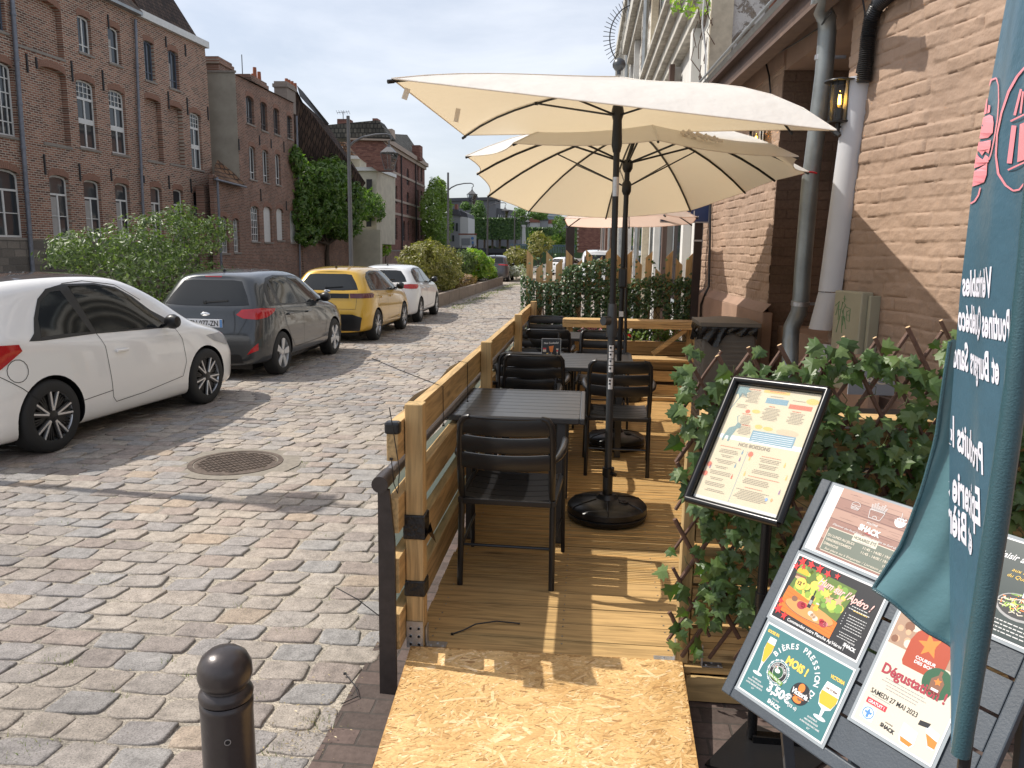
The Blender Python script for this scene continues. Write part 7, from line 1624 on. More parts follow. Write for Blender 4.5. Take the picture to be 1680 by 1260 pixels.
def window(r, M, s0, s1, z0, z1, rise=.12, depth=.16, style='tall', fm=FRW, arches=True, sill=True, fw=.07, lit=0, fname='window'):
    """frame, glazing bars and pane set back in an opening"""
    f = MB(); D = -depth; w = s1-s0; h = z1-z0
    P = arch(s0+.005, s1-.005, z0+.005, z1-.005, rise); Q = arch(s0+fw, s1-fw, z0+fw, z1-fw, max(0, rise*.9))
    k = len(P); f.add([(x, y, D) for x, y in P]+[(x, y, D) for x, y in Q], [(i, (i+1) % k, (i+1) % k+k, i+k) for i in range(k)])
    f.add([(x, y, D-.03) for x, y in Q]+[(x, y, D) for x, y in Q], [(i, (i+1) % k, (i+1) % k+k, i+k) for i in range(k)])
    bw = .035; c = (s0+s1)/2
    def hb(z, t=bw): f.box((s0+fw, z-t, D-.03), (s1-fw, z+t, D+.012))
    def vb(x, za, zb, t=bw): f.box((x-t, za, D-.03), (x+t, zb, D+.009))
    if style == 'tall': zt = z0+h*.70; hb(zt); vb(c, z0+fw, zt-bw); hb(z0+h*.36, .015)
    elif style == 'georgian':
        z_a, z_b = z0+h*.73, z0+h*.40; hb(z_a, .05); hb(z_b, .10); vb(c, z0+fw, z_b-.1); vb(c, z_b+.1, z_a-.05)
        for x in (.28, .5, .72): vb(s0+w*x, z_a+.05, z1-fw-.02, .014)
        for z in (.33, .66): hb(z_a+(z1-z_a)*z, .014)
    elif style == 'grid':
        for x in (.25, .5, .75): vb(s0+w*x, z0+fw, z1-fw-rise*.3, .018)
        for z in (.2, .4, .6, .8): hb(z0+h*z, .018)
    elif style == 'casement': vb(c, z0+fw, z1-fw-.01, .03); hb(z0+h*.22, .02)
    elif style == 'single': hb(z0+h*.45, .02)
    elif style == 'shutter':
        f = MB(); f.add([(x, y, D) for x, y in P], [tuple(range(k))]); 
        for i in range(int(h/.06)): f.box((s0+.02, z0+.03+i*.06, D+.001), (s1-.02, z0+.06+i*.06, D+.008))
    o = f.build(fname, fm, r, M=M, fix=False)
    if style != 'shutter':
        g = MB(); g.add([(x, y, D-.025) for x, y in Q], [tuple(range(k))]); g.build('pane', GW, o, M=M, fix=False)
        if lit: g = MB(); g.add([(s0+fw, z0+fw, D-.018), (c-.03, z0+fw, D-.018), (c-.03, z0+h*.66, D-.018), (s0+fw, z0+h*.66, D-.018)], [(0, 1, 2, 3)]); g.build('curtain', CUR, o, M=M, fix=False)
    if sill: m = MB(); m.box((s0-.06, z0-.09, -depth), (s1+.06, z0-.001, .05)); m.build('sill', STO, o, M=M)
    if arches:
        m = MB(); t = .24; O_ = arch(s0-.02, s1+.02, z0, z1+t, rise+.02)[2:]; I_ = arch(s0, s1, z0, z1+.004, rise)[2:]; n = len(I_)
        for i in range(n-1): 
            a1, a2, b1, b2 = I_[i], I_[i+1], O_[i], O_[i+1]; kk = 3
            for q in range(kk):
                l = lambda A, B, t_: (A[0]+(B[0]-A[0])*t_, A[1]+(B[1]-A[1])*t_)
                p1, p2 = l(a1, a2, (q+.06)/kk), l(a1, a2, (q+.94)/kk); q1, q2 = l(b1, b2, (q+.06)/kk), l(b1, b2, (q+.94)/kk); m.add([(*p1, .014), (*p2, .014), (*q2, .014), (*q1, .014), (*p1, .0), (*p2, 0), (*q2, 0), (*q1, 0)], [(0, 1, 2, 3), (0, 4, 5, 1), (1, 5, 6, 2), (2, 6, 7, 3), (3, 7, 4, 0)])
        m.build('brick_arch', LNT, o, M=M, fix=False)
    return o
# ---- the long red brick warehouse on the left
BR1 = brick('warehouse_brick', [(.12, .060, .046), (.25, .112, .075), (.335, .150, .098), (.41, .215, .145)], (.50, .43, .35), bw=.24, bh=.082, mort=.017, bmp=.9, blotch=.22)
SB = brick('stone_base', [(.13, .115, .10), (.19, .165, .14), (.25, .215, .18)], (.16, .145, .125), bw=.55, bh=.28, mort=.02, bmp=.9, blotch=.3, uneven=.04)
WM = planeM((-19.93, 27.67, 0), vx=1060)
wh_ = root('brick_warehouse', 'long dark red brick warehouse with arched windows filling the upper left', 'building', (-19.93, 27.67, 0))
def rectpx(M, xl, xr, yt, yb):
    xm, ym = (xl+xr)/2, (yt+yb)/2; a_ = onM(M, xl, ym).x; b_ = onM(M, xr, ym).x; zt = onM(M, xm, yt).y; zb = onM(M, xm, yb).y; return a_, b_, zb, zt
wins = [(128, 148, 27, 87, 'casement', FRW, 0), (178, 196, 45, 104, 'single', FRW, 1), (237, 252, 68, 132, 'casement', FRB, 0), (277, 292, 84, 145, 'casement', FRB, 1),
        (128, 157, 133, 243, 'georgian', FRW, 0), (181, 206, 149, 252, 'georgian', FRW, 0), (313, 330, 186, 277, 'georgian', FRW, 0), (-12, 22, 102, 221, 'grid', FRW, 0),
        (-16, 34, 277, 389, 'tall', FRW, 0), (84, 114, 288, 392, 'tall', FRW, 1), (140, 166, 296, 394, 'tall', FRW, 1), (191, 213, 301, 394, 'tall', FRW, 1), (249, 266, 307, 395, 'tall', FRW, 1), (286, 301, 311, 395, 'tall', FRW, 1), (319, 332, 314, 395, 'tall', FRW, 1), (-14, 5, -20, 48, 'casement', FRB, 0)]
holes = []; WR = []
for w_ in wins:
    a_, b_, z0, z1 = rectpx(WM, *w_[:4]); b_ += .06; rise = (b_-a_)*.16; holes.append(arch(a_, b_, z0, z1, rise)); WR.append((a_, b_, z0, z1, rise))
blind = [(68, 112, 113, 236), (25, 101, -6, 83), (240, 266, 163, 264), (277, 301, 175, 269)]
for q in blind:
    a_, b_, z0, z1 = rectpx(WM, *q); holes.append(arch(a_, b_, z0, z1, (b_-a_)*.14))
sE = onM(WM, 349, 300).x; zG = 11.5; zb_ = 2.02
s_left = -14.0
facade(wh_, WM, [(s_left, zb_), (sE, zb_), (sE, 10.2), (sE-.10, zG), (s_left, zG)], holes, BR1, .22)
m = MB(); m.box((s_left, -2.2, -.2), (sE, zb_-.001, .04)); m.build('stone_base', SB, wh_, M=WM)
m = MB(); m.box((s_left, zb_-.5, -.55), (sE-.15, zG, -.23)); m.build('blind_infill', BR1, wh_, M=WM)
for (w_, q) in zip(wins, WR): window(wh_, WM, *q[:4], rise=q[4], style=w_[4], fm=w_[5], lit=w_[6], depth=.13)
for q in blind:
    a_, b_, z0, z1 = rectpx(WM, *q); m = MB(); t = .24; rise = (b_-a_)*.14; O_ = arch(a_, b_, z0, z1+t, rise)[2:]; I_ = arch(a_, b_, z0, z1, rise)[2:]
    for i in range(len(I_)-1):
        for k in range(4):
            l = lambda A, B, t_: (A[0]+(B[0]-A[0])*t_, A[1]+(B[1]-A[1])*t_)
            p1, p2, q1, q2 = l(I_[i], I_[i+1], (k+.05)/4), l(I_[i], I_[i+1], (k+.95)/4), l(O_[i], O_[i+1], (k+.05)/4), l(O_[i], O_[i+1], (k+.95)/4); m.add([(*p1, .012), (*p2, .012), (*q2, .012), (*q1, .012)], [(0, 1, 2, 3)])
    m.build('brick_arch', LNT, wh_, M=WM, fix=False); m = MB(); m.box((a_-.05, z0-.1, -.2), (b_+.05, z0, .03)); m.build('blind_sill', STO, wh_, M=WM)
ME = WM @ Matrix.Translation((sE-.0, 0, 0)) @ Matrix.Rotation(R(-90), 4, 'Y')
m = MB(); m.box((-11.5, -2.2, -11), (-.3, zG, 0)); 
m = MB(); m.box((s_left, -2, -12), (sE-.02, zG-.05, -.56)); m.build('building_mass', BR1, wh_, M=WM)
# roof: left part low eave, right part steep tiled roof behind white fascia
RT = brick('roof_tiles', [(.055, .04, .035), (.09, .06, .05), (.12, .08, .06)], (.03, .025, .02), bw=.22, bh=.20, mort=.02, bmp=1.0, dist=.03)
s1_ = onM(WM, 225, 27).x; s2_ = onM(WM, 338, 78).x
m = MB(); m.box((s1_, zG-.02, -.1), (s2_, zG+.28, .18)); m.build('white_fascia', FRW, wh_, M=WM)
m = MB(); m.box((s_left, zG-.0, -.1), (s1_-.02, zG+.12, .30)); m.build('gutter', MC['zinc'], wh_, M=WM)
zr = 16.6; m = MB(); sg_ = onM(WM, 268, -8).x
m.add([(s_left, zG+.12, .3), (s1_, zG+.12, .3), (s1_, zG+5.5, -5), (s_left, zG+5.5, -5)], [(0, 1, 2, 3)]); m.build('roof', RT, wh_, M=WM, fix=False)
e1 = onM(WM, 314, 62, -.1); g1 = onM(WM, 262, -3, -1.5)
m = MB(); m.add([(s1_, zG+.28, .14), (s2_-1.0, zG+.28, .14), (g1.x, zG+3.6, -1.9), (s1_, zG+3.6, -1.9)], [(0, 1, 2, 3)]); m.add([(s2_-1.0, zG+.28, .14), (s2_-1.0, zG+.28, -9), (g1.x, zG+3.6, -9), (g1.x, zG+3.6, -1.9)], [(0, 1, 2, 3)]); m.build('steep_roof', RT, wh_, M=WM, fix=False)
for (u0_, v0_, u1_, v1_, rr) in ((20, 0, 52, 430, .075), (222, 32, 235, 372, .06)):
    a_ = onM(WM, u0_, v0_, .12); b_ = onM(WM, u1_, v1_, .12); m = MB(); m.tube([(a_.x, a_.y, .12), ((a_.x+b_.x)/2, (a_.y+b_.y)/2, .12), (b_.x, b_.y-1.2, .12)], rr, 10)
    for k in range(6): t = k/6+.05; c_ = V((a_.x, a_.y, .12)).lerp(V((b_.x, b_.y, .12)), t); m.lathe([(rr, -.05), (rr*1.25, -.05), (rr*1.25, .05), (rr, .05)], c_, 10, axis=(0, 1, 0))
    m.build('rain_pipe', simple('pipe_blue_grey', (.17, .18, .21), .45, .3, var=.3), wh_, True, M=WM)
for (u, y0, y1) in ((42, 88, 118), (58, 94, 112), (116, 100, 133), (167, 115, 148), (71, 253, 286), (129, 268, 297), (181, 277, 297), (275, 150, 178), (306, 160, 188), (340, 175, 197), (276, 288, 310), (312, 293, 316), (176, 24, 46), (271, 60, 77), (303, 73, 92), (235, 288, 300)):
    p = onM(WM, u, y0); q = onM(WM, u, y1); m = MB(); m.box((p.x-.03, q.y, .001), (p.x+.03, p.y, .05)); m.build('wall_anchor', IRN, wh_, M=WM)
m = MB(); a_ = onM(WM, 83, 425, .1)
for s in (-1, 1): m.tube([(a_.x, a_.y-.35, .1), (a_.x, a_.y, .1), (a_.x+s*.12, a_.y+.16, .14), (a_.x+s*.30, a_.y+.26, .2)], .035, 8)
m.build('iron_fork', IRN, wh_, True, M=WM)
# ---- second brick house with its grey rendered side
HM = planeM((-18.35, 39.9, 0), az=R(-1.7)); BR2 = brick('house_brick', [(.16, .085, .065), (.265, .13, .09), (.35, .18, .125)], (.40, .33, .27), bw=.23, bh=.08, mort=.014, bmp=.7, blotch=.4)
h2 = root('brick_house', 'narrow brick house with grey rendered side wall and chimneys beyond the warehouse', 'building', (-18.35, 39.9, 0))
w2 = [(404, 416, 158, 203, 'casement', FRD), (428, 438, 168, 214, 'casement', FRD), (449, 458, 178, 220, 'casement', FRD), (471, 479, 190, 227, 'casement', FRD), (409, 419, 240, 294, 'casement', FRW), (431, 440, 246, 299, 'casement', FRW), (452, 460, 253, 303, 'casement', FRW),
      (412, 425, 338, 396, 'grid', FRW), (433, 446, 339, 397, 'shutter', FRW), (454, 465, 342, 394, 'shutter', FRW), (476, 487, 345, 398, 'shutter', FRW)]
hs = []; WR = []
for w_ in w2: a_, b_, z0, z1 = rectpx(HM, *w_[:4]); b_ += .05; rise = (b_-a_)*.2; hs.append(arch(a_, b_, z0, z1, rise)); WR.append((a_, b_, z0, z1, rise))
sR = onM(HM, 482, 200).x; sR2 = onM(HM, 495, 420).x; zT = 10.55
facade(h2, HM, [(0, -2), (sR2, -2), (sR2, 6.0), (sR, 8.2), (sR, zT+.15), (0, zT)], hs, BR2, .2)
for w_, q in zip(w2, WR): window(h2, HM, *q[:4], rise=q[4], style=w_[4], fm=w_[5], depth=.12, fw=.05, fname='shutter' if w_[4] == 'shutter' else 'window')
m = MB(); m.box((.03, -2, -9), (sR-.02, zT-.05, -.6)); m.build('building_mass', BR2, h2, M=HM)
GRN_ = simple('grey_render', (.34, .31, .255), .9, var=.22, scale=1.2, bmp=.2, bscale=12)
m = MB(); m.box((-.03, -2, -1.9), (.0, zT+.1, -.02)); m.build('rendered_side', GRN_, h2, M=HM)
m = MB(); m.box((-.08, zT+.1, -2.0), (.03, zT+.2, .03)); m.build('coping', STO, h2, M=HM)
m = MB(); m.add([(0, zT, .12), (sR, zT+.15, .12), (sR, zT+.7, -5), (0, zT+.7, -5)], [(0, 1, 2, 3)]); m.build('roof', RT, h2, M=HM, fix=False)
for (u, y0, y1) in ((391, 228, 246), (425, 222, 238), (444, 228, 243), (465, 232, 250), (427, 310, 330), (469, 330, 345)): p = onM(HM, u, y0); q = onM(HM, u, y1); m = MB(); m.box((p.x-.03, q.y, .001), (p.x+.03, p.y, .05)); m.build('wall_anchor', IRN, h2, M=HM)
a_ = onM(HM, 486, 190, .1); b_ = onM(HM, 494, 450, .1); m = MB(); m.tube([(a_.x, a_.y, .12), (a_.x, 6, .12), (b_.x-.3, b_.y-1, .12)], .06, 8); m.build('rain_pipe', MC['pipe_blue_grey'], h2, True, M=HM)
def chimney(par, M, u0, u1, v0, off, w_=.9, pots=(), mat=BR2, zb=None):
    a_ = onM(M, u0, v0, off); b_ = onM(M, u1, v0, off); m = MB(); z0 = zT-.3 if zb is None else zb; m.box((a_.x, z0, off-w_), (b_.x, a_.y, off)); m.box((a_.x-.08, a_.y-.35, off-w_-.08), (b_.x+.08, a_.y-.15, off+.08)); c = m.build('chimney', mat, par, M=M)
    for (u, h_) in pots: p = onM(M, u, v0, off-w_/2); q = MB(); q.lathe([(.12, 0), (.10, h_), (.075, h_)], (p.x, a_.y-.02, off-w_/2), 10, axis=(0, 1, 0)); q.build('pot', simple('terracotta', (.30, .10, .05), .8, var=.2), c, True, M=M)
chimney(h2, HM, 358, 380, 92, -.9, 1.0); chimney(h2, HM, 410, 437, 121, -.1, .9, ((418, .75), (425, .65), (415, .35))); chimney(h2, HM, 470, 484, 133, -.3, .8, ((470, .4), (474, .42), (479, .45), (484, .45)), simple('chimney_render', (.24, .20, .17), .9))
a_ = onM(HM, 398, 124, -1); m = MB(); m.tube([(a_.x, a_.y-.3, -1), (a_.x, a_.y+1.1, -1)], .025, 5); m.build('mast', IRN, h2, M=HM)
# lean-to with orange tile roof between the two
lt_ = root('tiled_annex', 'low brick annex with an orange tile roof wedged between warehouse and house', 'building', (-18.3, 38.6, 0)); LMx = planeM((-18.15, 38.4, 0), az=R(0))
q = [rectpx(LMx, 362, 375, 355, 415), rectpx(LMx, 383, 393, 358, 414)]; hs = [arch(a, b, z0, z1, (b-a)*.3) for a, b, z0, z1 in q]
aS, bS = onM(LMx, 352, 350).x, onM(LMx, 402, 350).x; zA = onM(LMx, 380, 303).y
facade(lt_, LMx, [(aS, -2), (bS, -2), (bS, zA-.1), (aS, zA+.35)], hs, BR2, .2)
for a, b, z0, z1 in q: window(lt_, LMx, a, b, z0, z1, rise=(b-a)*.3, style='grid', depth=.12, fw=.05)
m = MB(); m.box((aS+.02, -2, -.9), (bS-.05, zA-.2, -.5)); m.build('building_mass', BR2, lt_, M=LMx)
OT = brick('orange_tiles', [(.20, .10, .055), (.32, .19, .11), (.26, .15, .09), (.14, .09, .06)], (.07, .05, .04), bw=.22, bh=.24, mort=.03, bmp=1.0, dist=.05)
m = MB(); m.add([LMx.inverted() @ p for p in (atx(352, 293, -17.9), atx(403, 306, -17.9), atx(400, 299, -18.34), atx(384, 284, -18.4), atx(357, 262, -19.0), atx(352, 272, -19))], [(0, 1, 2, 3, 4, 5)]); m.build('roof', OT, lt_, M=LMx, fix=False)
m = MB(); m.tube([LMx.inverted() @ atx(353, 294, -17.85), LMx.inverted() @ atx(404, 307, -17.85)], .05, 8); m.tube([(aS+.05, zA+.2, .2), (aS+.05, -1.5, .2)], .06, 8); m.build('gutter', MC['pipe_blue_grey'], lt_, True, M=LMx)
# ---- big tiled roof behind, low canal wall, vine tree
bh = root('tiled_roof_house', 'house with a tall brown tiled roof slope behind the second brick house', 'building', (-21, 52, 0))
m = MB(); f = lambda u, v_, y: tuple(aty(u, v_, y)); m.add([f(483, 140, 50), f(497, 168, 51), f(536, 203, 54), f(600, 300, 56), (-22, 56, -1.7), (-26, 50, -1.7), f(470, 240, 50)], [(0, 1, 2, 3, 4, 5, 6)]); m.build('roof', RT, bh, fix=False)
m = MB(); m.add([f(487, 140, 49.8), f(497, 150, 50.8), f(540, 203, 53.8), f(536, 207, 53.8), f(492, 158, 50.2)], [(0, 1, 2, 3, 4)]); m.build('verge', simple('lead_dark', (.04, .04, .045), .6), bh, fix=False)
cwl = root('canal_wall', 'low weathered brick wall along the far canal bank under the vine', 'wall', (-18.7, 50, 0)); CWM = planeM((-18.6, 48.0, 0), az=R(-1.9))
def seg(s0, s1, z, mat=BR2, cap=True):
    m = MB(); m.box((s0, -2, -.4), (s1, z, 0)); m.build('wall_section', mat, cwl, M=CWM)
    if cap: m = MB(); m.box((s0, z+.001, -.45), (s1, z+.12, .06)); m.build('coping', STO, cwl, M=CWM)
sA = onM(CWM, 497, 400).x; sB = onM(CWM, 577, 400).x; sC = onM(CWM, 627, 410).x; zt1 = onM(CWM, 540, 375).y; zt2 = onM(CWM, 600, 406).y
seg(sA, sB, zt1); seg(sB+.01, sC, zt2, brick('dark_bank_brick', [(.05, .035, .03), (.09, .06, .05)], (.07, .055, .045), bmp=.5), False); seg(sC+.01, sC+14, zt2-.3)
vt = [(px(500, 300, -18.3), (.7, 1.3, 1.6), .5), (px(496, 345, -18.3), (.6, 1.2, 1.4), .5), (px(487, 262, -18.3), (.4, .8, .8), .2), (px(530, 300, -18.0), (1.6, 2.4, 1.6), 1.2), (px(560, 330, -17.8), (1.9, 2.6, 1.7), 1.6), (px(595, 335, -17.6), (1.5, 2.4, 1.3), 1.0), (px(545, 280, -18.0), (1.2, 1.8, 1.0), .7), (px(560, 370, -17.6), (1.4, 2.2, 1.0), .9), (px(525, 345, -18.0), (1.3, 2.0, 1.5), 1.0), (px(616, 350, -17.4), (.7, 1.5, .7), .3), (px(505, 385, -18.2), (.8, 1.4, .7), .4)]
tree('wall_tree', 'broad green tree spilling over the canal wall beside the brick house', 'tree', (-18.6, 54, 0), 2.5, vt, 26000, .17, LF2, 61, .2)
tree('young_tree', 'small bright sapling against the far brick building beside the low wall', 'tree', tuple(px(633, 432, -18.0)), 1.0, [(px(632, 405, -18), (.5, 1.2, .8), 1)], 900, .12, LF5, 62, .05)
# ---- white rendered house and the tall brick mill
wh2 = root('white_house', 'cream rendered house with a balcony attic in front of the brick mill', 'building', (-20, 62, 0)); WHT = simple('cream_render', (.50, .46, .36), .85, var=.2, scale=1.5, bmp=.1); Mx = planeM((-19.3, 60, 0), az=R(90))
def xz(mat):
    n = mat.name+'_xz'
    if n not in MC:
        c = mat.copy(); c.name = n; t = c.node_tree; sp = [q for q in t.nodes if q.type == 'SEPXYZ']
        if sp: cb = [q for q in t.nodes if q.type == 'COMBXYZ'][0]; t.links.new(sp[0].outputs['Z'], cb.inputs[1])
        MC[n] = c
    return MC[n]
def face_y(r, name, mat, y, pxs, th=.4):
    mat = xz(mat) if any(q.type == 'TEX_BRICK' for q in mat.node_tree.nodes) else mat
    m = MB(); m.prism([aty(u, v_, y) for u, v_ in pxs], (0, th, 0)); return m.build(name, mat, r)
face_y(wh2, 'side_wall', WHT, 62, [(572, 278), (618, 278), (618, 400), (580, 400), (580, 500), (572, 500)], 6)
face_y(wh2, 'rear_wall', WHT, 66, [(530, 255), (590, 258), (590, 420), (530, 420)], 2)
face_y(wh2, 'cornice', FRW, 61.8, [(570, 274), (620, 274), (620, 280), (570, 280)], 6); face_y(wh2, 'cornice', FRW, 65.8, [(526, 252), (592, 256), (592, 261), (526, 258)], 2)
face_y(wh2, 'roof', OT, 67, [(528, 232), (562, 231), (582, 256), (526, 252)], 1.5); face_y(wh2, 'dormer', FRW, 66.6, [(541, 240), (560, 240), (560, 255), (541, 255)], .4); face_y(wh2, 'balustrade', FRW, 65.5, [(537, 250), (565, 251), (565, 256), (537, 256)], .1)
for (a, b, c_, d_) in ((601, 610, 294, 316), (601, 609, 328, 372), (583, 590, 384, 400)): face_y(wh2, 'window', GW, 61.7, [(a, c_), (b, c_), (b, d_), (a, d_)], .1)
for (a, b, c_, d_) in ((604, 617, 388, 402),): face_y(wh2, 'garage_door', FRW, 61.7, [(a, c_), (b, c_), (b, d_), (a, d_)], .1)
face_y(wh2, 'lower_wall', WHT, 61, [(577, 375), (624, 377), (624, 440), (577, 440)], .6)
ml = root('brick_mill', 'tall red brick mill with pale string courses and a grey tiled roof', 'building', (-20.3, 75, 0)); BM = planeM((-20.3, 62.5, 0), az=R(-1.7)); BR3 = brick('mill_brick', [(.17, .075, .06), (.25, .115, .088), (.31, .15, .112)], (.19, .12, .10), bw=.3, bh=.11, mort=.012, bmp=.5, blotch=.25)
s0_ = onM(BM, 619, 330).x; s9 = onM(BM, 697, 330).x; zc = onM(BM, 660, 252).y
w3 = []
for (a, b) in ((641, 645), (648, 652), (684.5, 687), (690, 693)):
    for yt, yb in ((257+(a-640)*.36, 283+(a-640)*.30), (303+(a-640)*.2, 333+(a-640)*.14), (357+(a-640)*.06, 393)): w3.append((a, b, yt, yb, .1))
for (a, b) in ((661, 665), (669, 672), (676, 678)): w3.append((a, b, 362, 395, .5))
w3 += [(667, 671.5, 276, 304, .5), (667, 671.5, 315, 352, .5), (646, 651, 412, 428, .2)]
hs = []; WR = []
for a, b, yt, yb, rr in w3: q = rectpx(BM, a, b, yt, yb); hs.append(arch(*q, (q[1]-q[0])*rr)); WR.append((q, (q[1]-q[0])*rr))
facade(ml, BM, [(s0_, -2), (s9, -2), (s9, zc), (s0_, zc)], hs, BR3, .25)
for q, rr in WR: window(ml, BM, *q, rise=rr, style='casement', fm=FRD, depth=.12, fw=.08, arches=False, sill=False)
m = MB(); m.box((s0_+.1, -2, -10), (s9-.1, zc-.1, -.5)); m.build('building_mass', BR3, ml, M=BM)
m = MB(); m.box((s0_-.1, zc, -.4), (s9+.3, zc+.45, .45)); m.box((s0_-.1, zc-.35, -.4), (s9+.2, zc-.001, .2)); m.build('cornice', simple('pale_stone', (.38, .30, .24), .85, var=.15), ml, M=BM)
for yv in (330, 287, 352): z = onM(BM, 655, yv).y; m = MB(); m.box((s0_, z-.12, .0), (s9, z+.12, .07)); m.build('string_course', MC['pale_stone'], ml, M=BM)
for u in (636, 657.5, 681): q = onM(BM, u, 330).x; m = MB(); m.tube([(q, zc, .12), (q, -1, .12)], .09, 6); m.build('rain_pipe', IRN, ml, True, M=BM)
ST_ = brick('slate_tiles', [(.10, .095, .08), (.14, .13, .11), (.18, .165, .135)], (.05, .05, .045), bw=.3, bh=.35, mort=.04, bmp=.8, dist=.04)
m = MB(); rA, rB = onM(BM, 641, 222, -4), onM(BM, 668, 221, -4); m.add([(s0_, zc+.45, .3), (s9, zc+.45, .3), rB, rA], [(0, 1, 2, 3)]); m.add([(s9, zc+.45, .3), (s9, zc+.45, -8.5), rB], [(0, 1, 2)]); m.build('roof', ST_, ml, M=BM, fix=False)
face_y(ml, 'gable_wall', BR3, 61.5, [(573, 226), (622, 228), (640, 246), (640, 280), (618, 280), (590, 260), (573, 240)], 1.0); face_y(ml, 'roof', ST_, 61.4, [(536, 205), (620, 197), (640, 226), (540, 227)], 2); face_y(ml, 'cornice', MC['pale_stone'], 61.2, [(570, 226), (640, 228), (640, 231), (570, 229)], .3)
face_y(ml, 'chimney', BR3, 62, [(553, 195), (573, 195), (573, 208), (553, 208)], 1); face_y(ml, 'chimney', BR3, 62, [(611, 194), (619, 194), (619, 200), (611, 200)], 1); face_y(ml, 'chimney', BR3, 93, [(676, 238), (689, 238), (689, 262), (676, 262)], 1.5); face_y(ml, 'dormer', MC['pale_stone'], 66, [(632, 212), (643, 211), (644, 226), (632, 226)], 1)
an = MB(); p = aty(563, 190, 62); an.tube([p-V((0, 0, .3)), p+V((0, 0, .35))], .03, 5); an.tube([p+V((-.5, 0, .25)), p+V((.5, 0, .3))], .02, 4)
for k in range(6): q = p+V((-.5+k*.2, 0, .27)); an.tube([q+V((0, -.2, .12)), q-V((0, -.2, .12))], .012, 4)
an.build('antenna', IRN, ml)

# ================================================================== FAR BACKGROUND (100-200 m off)
tree('birch_tree', 'tall drooping birch beyond the brick mill', 'tree', (px(713, 420, -19)[0], px(713, 420, -19)[1], -1), 5, [(px(715, 325, -19), (1.3, 2.5, 2.2), 1), (px(706, 350, -19), (1.2, 2.5, 3.0), 1), (px(728, 355, -19), (1.1, 2.4, 3.2), 1), (px(715, 385, -19), (1.6, 2.8, 2.6), 1), (px(722, 305, -19), (.7, 1.4, .9), .3)], 15000, .20, LF3, 71, .18)
Yb = 120
hd = root('clipped_hedge', 'large clipped box hedge of lime trees across the canal end', 'hedge', tuple(aty(805, 410, Yb))); lf = MB(); rg = random.Random(5)
def boxhedge(lf, a, b, y0, y1, n, s):
    A = aty(a[0], a[1], y0); B = aty(b[0], b[1], y0)
    for i in range(n):
        f = rg.random(); x = rg.uniform(A.x, B.x); z = rg.uniform(B.z, A.z); y = y0+rg.uniform(0, .5)
        if f < .25: z = A.z-rg.uniform(0, .3); y = rg.uniform(y0, y1)
        elif f < .35: x = A.x+rg.uniform(0, .3); y = rg.uniform(y0, y1)
        nn = V((rg.gauss(0, .5), -1 if f > .25 else 0, rg.gauss(.4, .5) if f > .25 else 1)); nn.normalize(); t = nn.orthogonal().normalized(); u = t*math.cos(i)+nn.cross(t)*math.sin(i); w_ = nn.cross(u); k = s*rg.uniform(.6, 1.3); p = V((x, y, z)); lf.add([p-u*k, p+w_*k*.6, p+u*k, p-w_*k*.6], [(0, 1, 2, 3)])
boxhedge(lf, (766, 358), (803, 392), Yb+.2, Yb+6, 6500, .24); boxhedge(lf, (804, 358), (852, 392), Yb+.8, Yb+8, 7500, .24); lf.build('foliage', LF6, hd, fix=False)
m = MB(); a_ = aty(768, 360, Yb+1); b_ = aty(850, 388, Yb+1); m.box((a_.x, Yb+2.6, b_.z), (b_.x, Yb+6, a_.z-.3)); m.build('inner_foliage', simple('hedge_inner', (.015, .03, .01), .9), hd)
m = MB()
for u in (772, 783, 795, 808, 820, 833, 845): a_ = aty(u, 392, Yb+2); m.tube([(a_.x, Yb+2, a_.z+.3), (a_.x, Yb+2, -.5)], .18, 6)
m.build('trunks', BARK, hd)
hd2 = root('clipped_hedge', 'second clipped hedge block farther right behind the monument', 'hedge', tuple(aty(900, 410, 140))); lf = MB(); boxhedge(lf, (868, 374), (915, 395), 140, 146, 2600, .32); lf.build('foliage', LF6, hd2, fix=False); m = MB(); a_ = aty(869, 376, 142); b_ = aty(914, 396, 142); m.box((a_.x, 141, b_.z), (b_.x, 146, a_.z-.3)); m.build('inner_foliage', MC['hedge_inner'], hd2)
def block(name, label, y, polys, cat='building'):
    r = root(name, label, cat, tuple(aty(polys[0][1][0][0], polys[0][1][0][1], y)))
    for nm, pts, mat, dy, th in polys: face_y(r, nm, mat, y+dy, pts, th)
    return r
CON = simple('concrete_panel', (.13, .13, .14), .8); LWH = simple('pale_facade', (.50, .50, .49), .8, var=.1); LGY = simple('grey_facade', (.24, .25, .26), .8); RDR = simple('red_roof', (.24, .10, .07), .85, var=.2); SLT = simple('slate_roof', (.07, .07, .08), .7)
r = block('office_block', 'long dark modern office block on the skyline behind the clipped hedge', 180, [('wall', [(735, 327), (813, 325), (813, 420), (735, 420)], CON, 0, 10), ('wall', [(813, 341), (849, 346), (849, 420), (813, 420)], CON, 2, 10), ('parapet', [(733, 325), (815, 323), (815, 328), (733, 330)], SLT, -.5, 8), ('stair_tower', [(770, 318), (775, 316), (780, 320), (780, 326), (768, 326)], LGY, 3, 4)])
for k in range(9): a = 817+k*3.5; face_y(r, 'window', LWH, 181.8, [(a, 352+k*.4), (a+1.6, 352+k*.4), (a+1.6, 358+k*.4), (a, 358+k*.4)], .1)
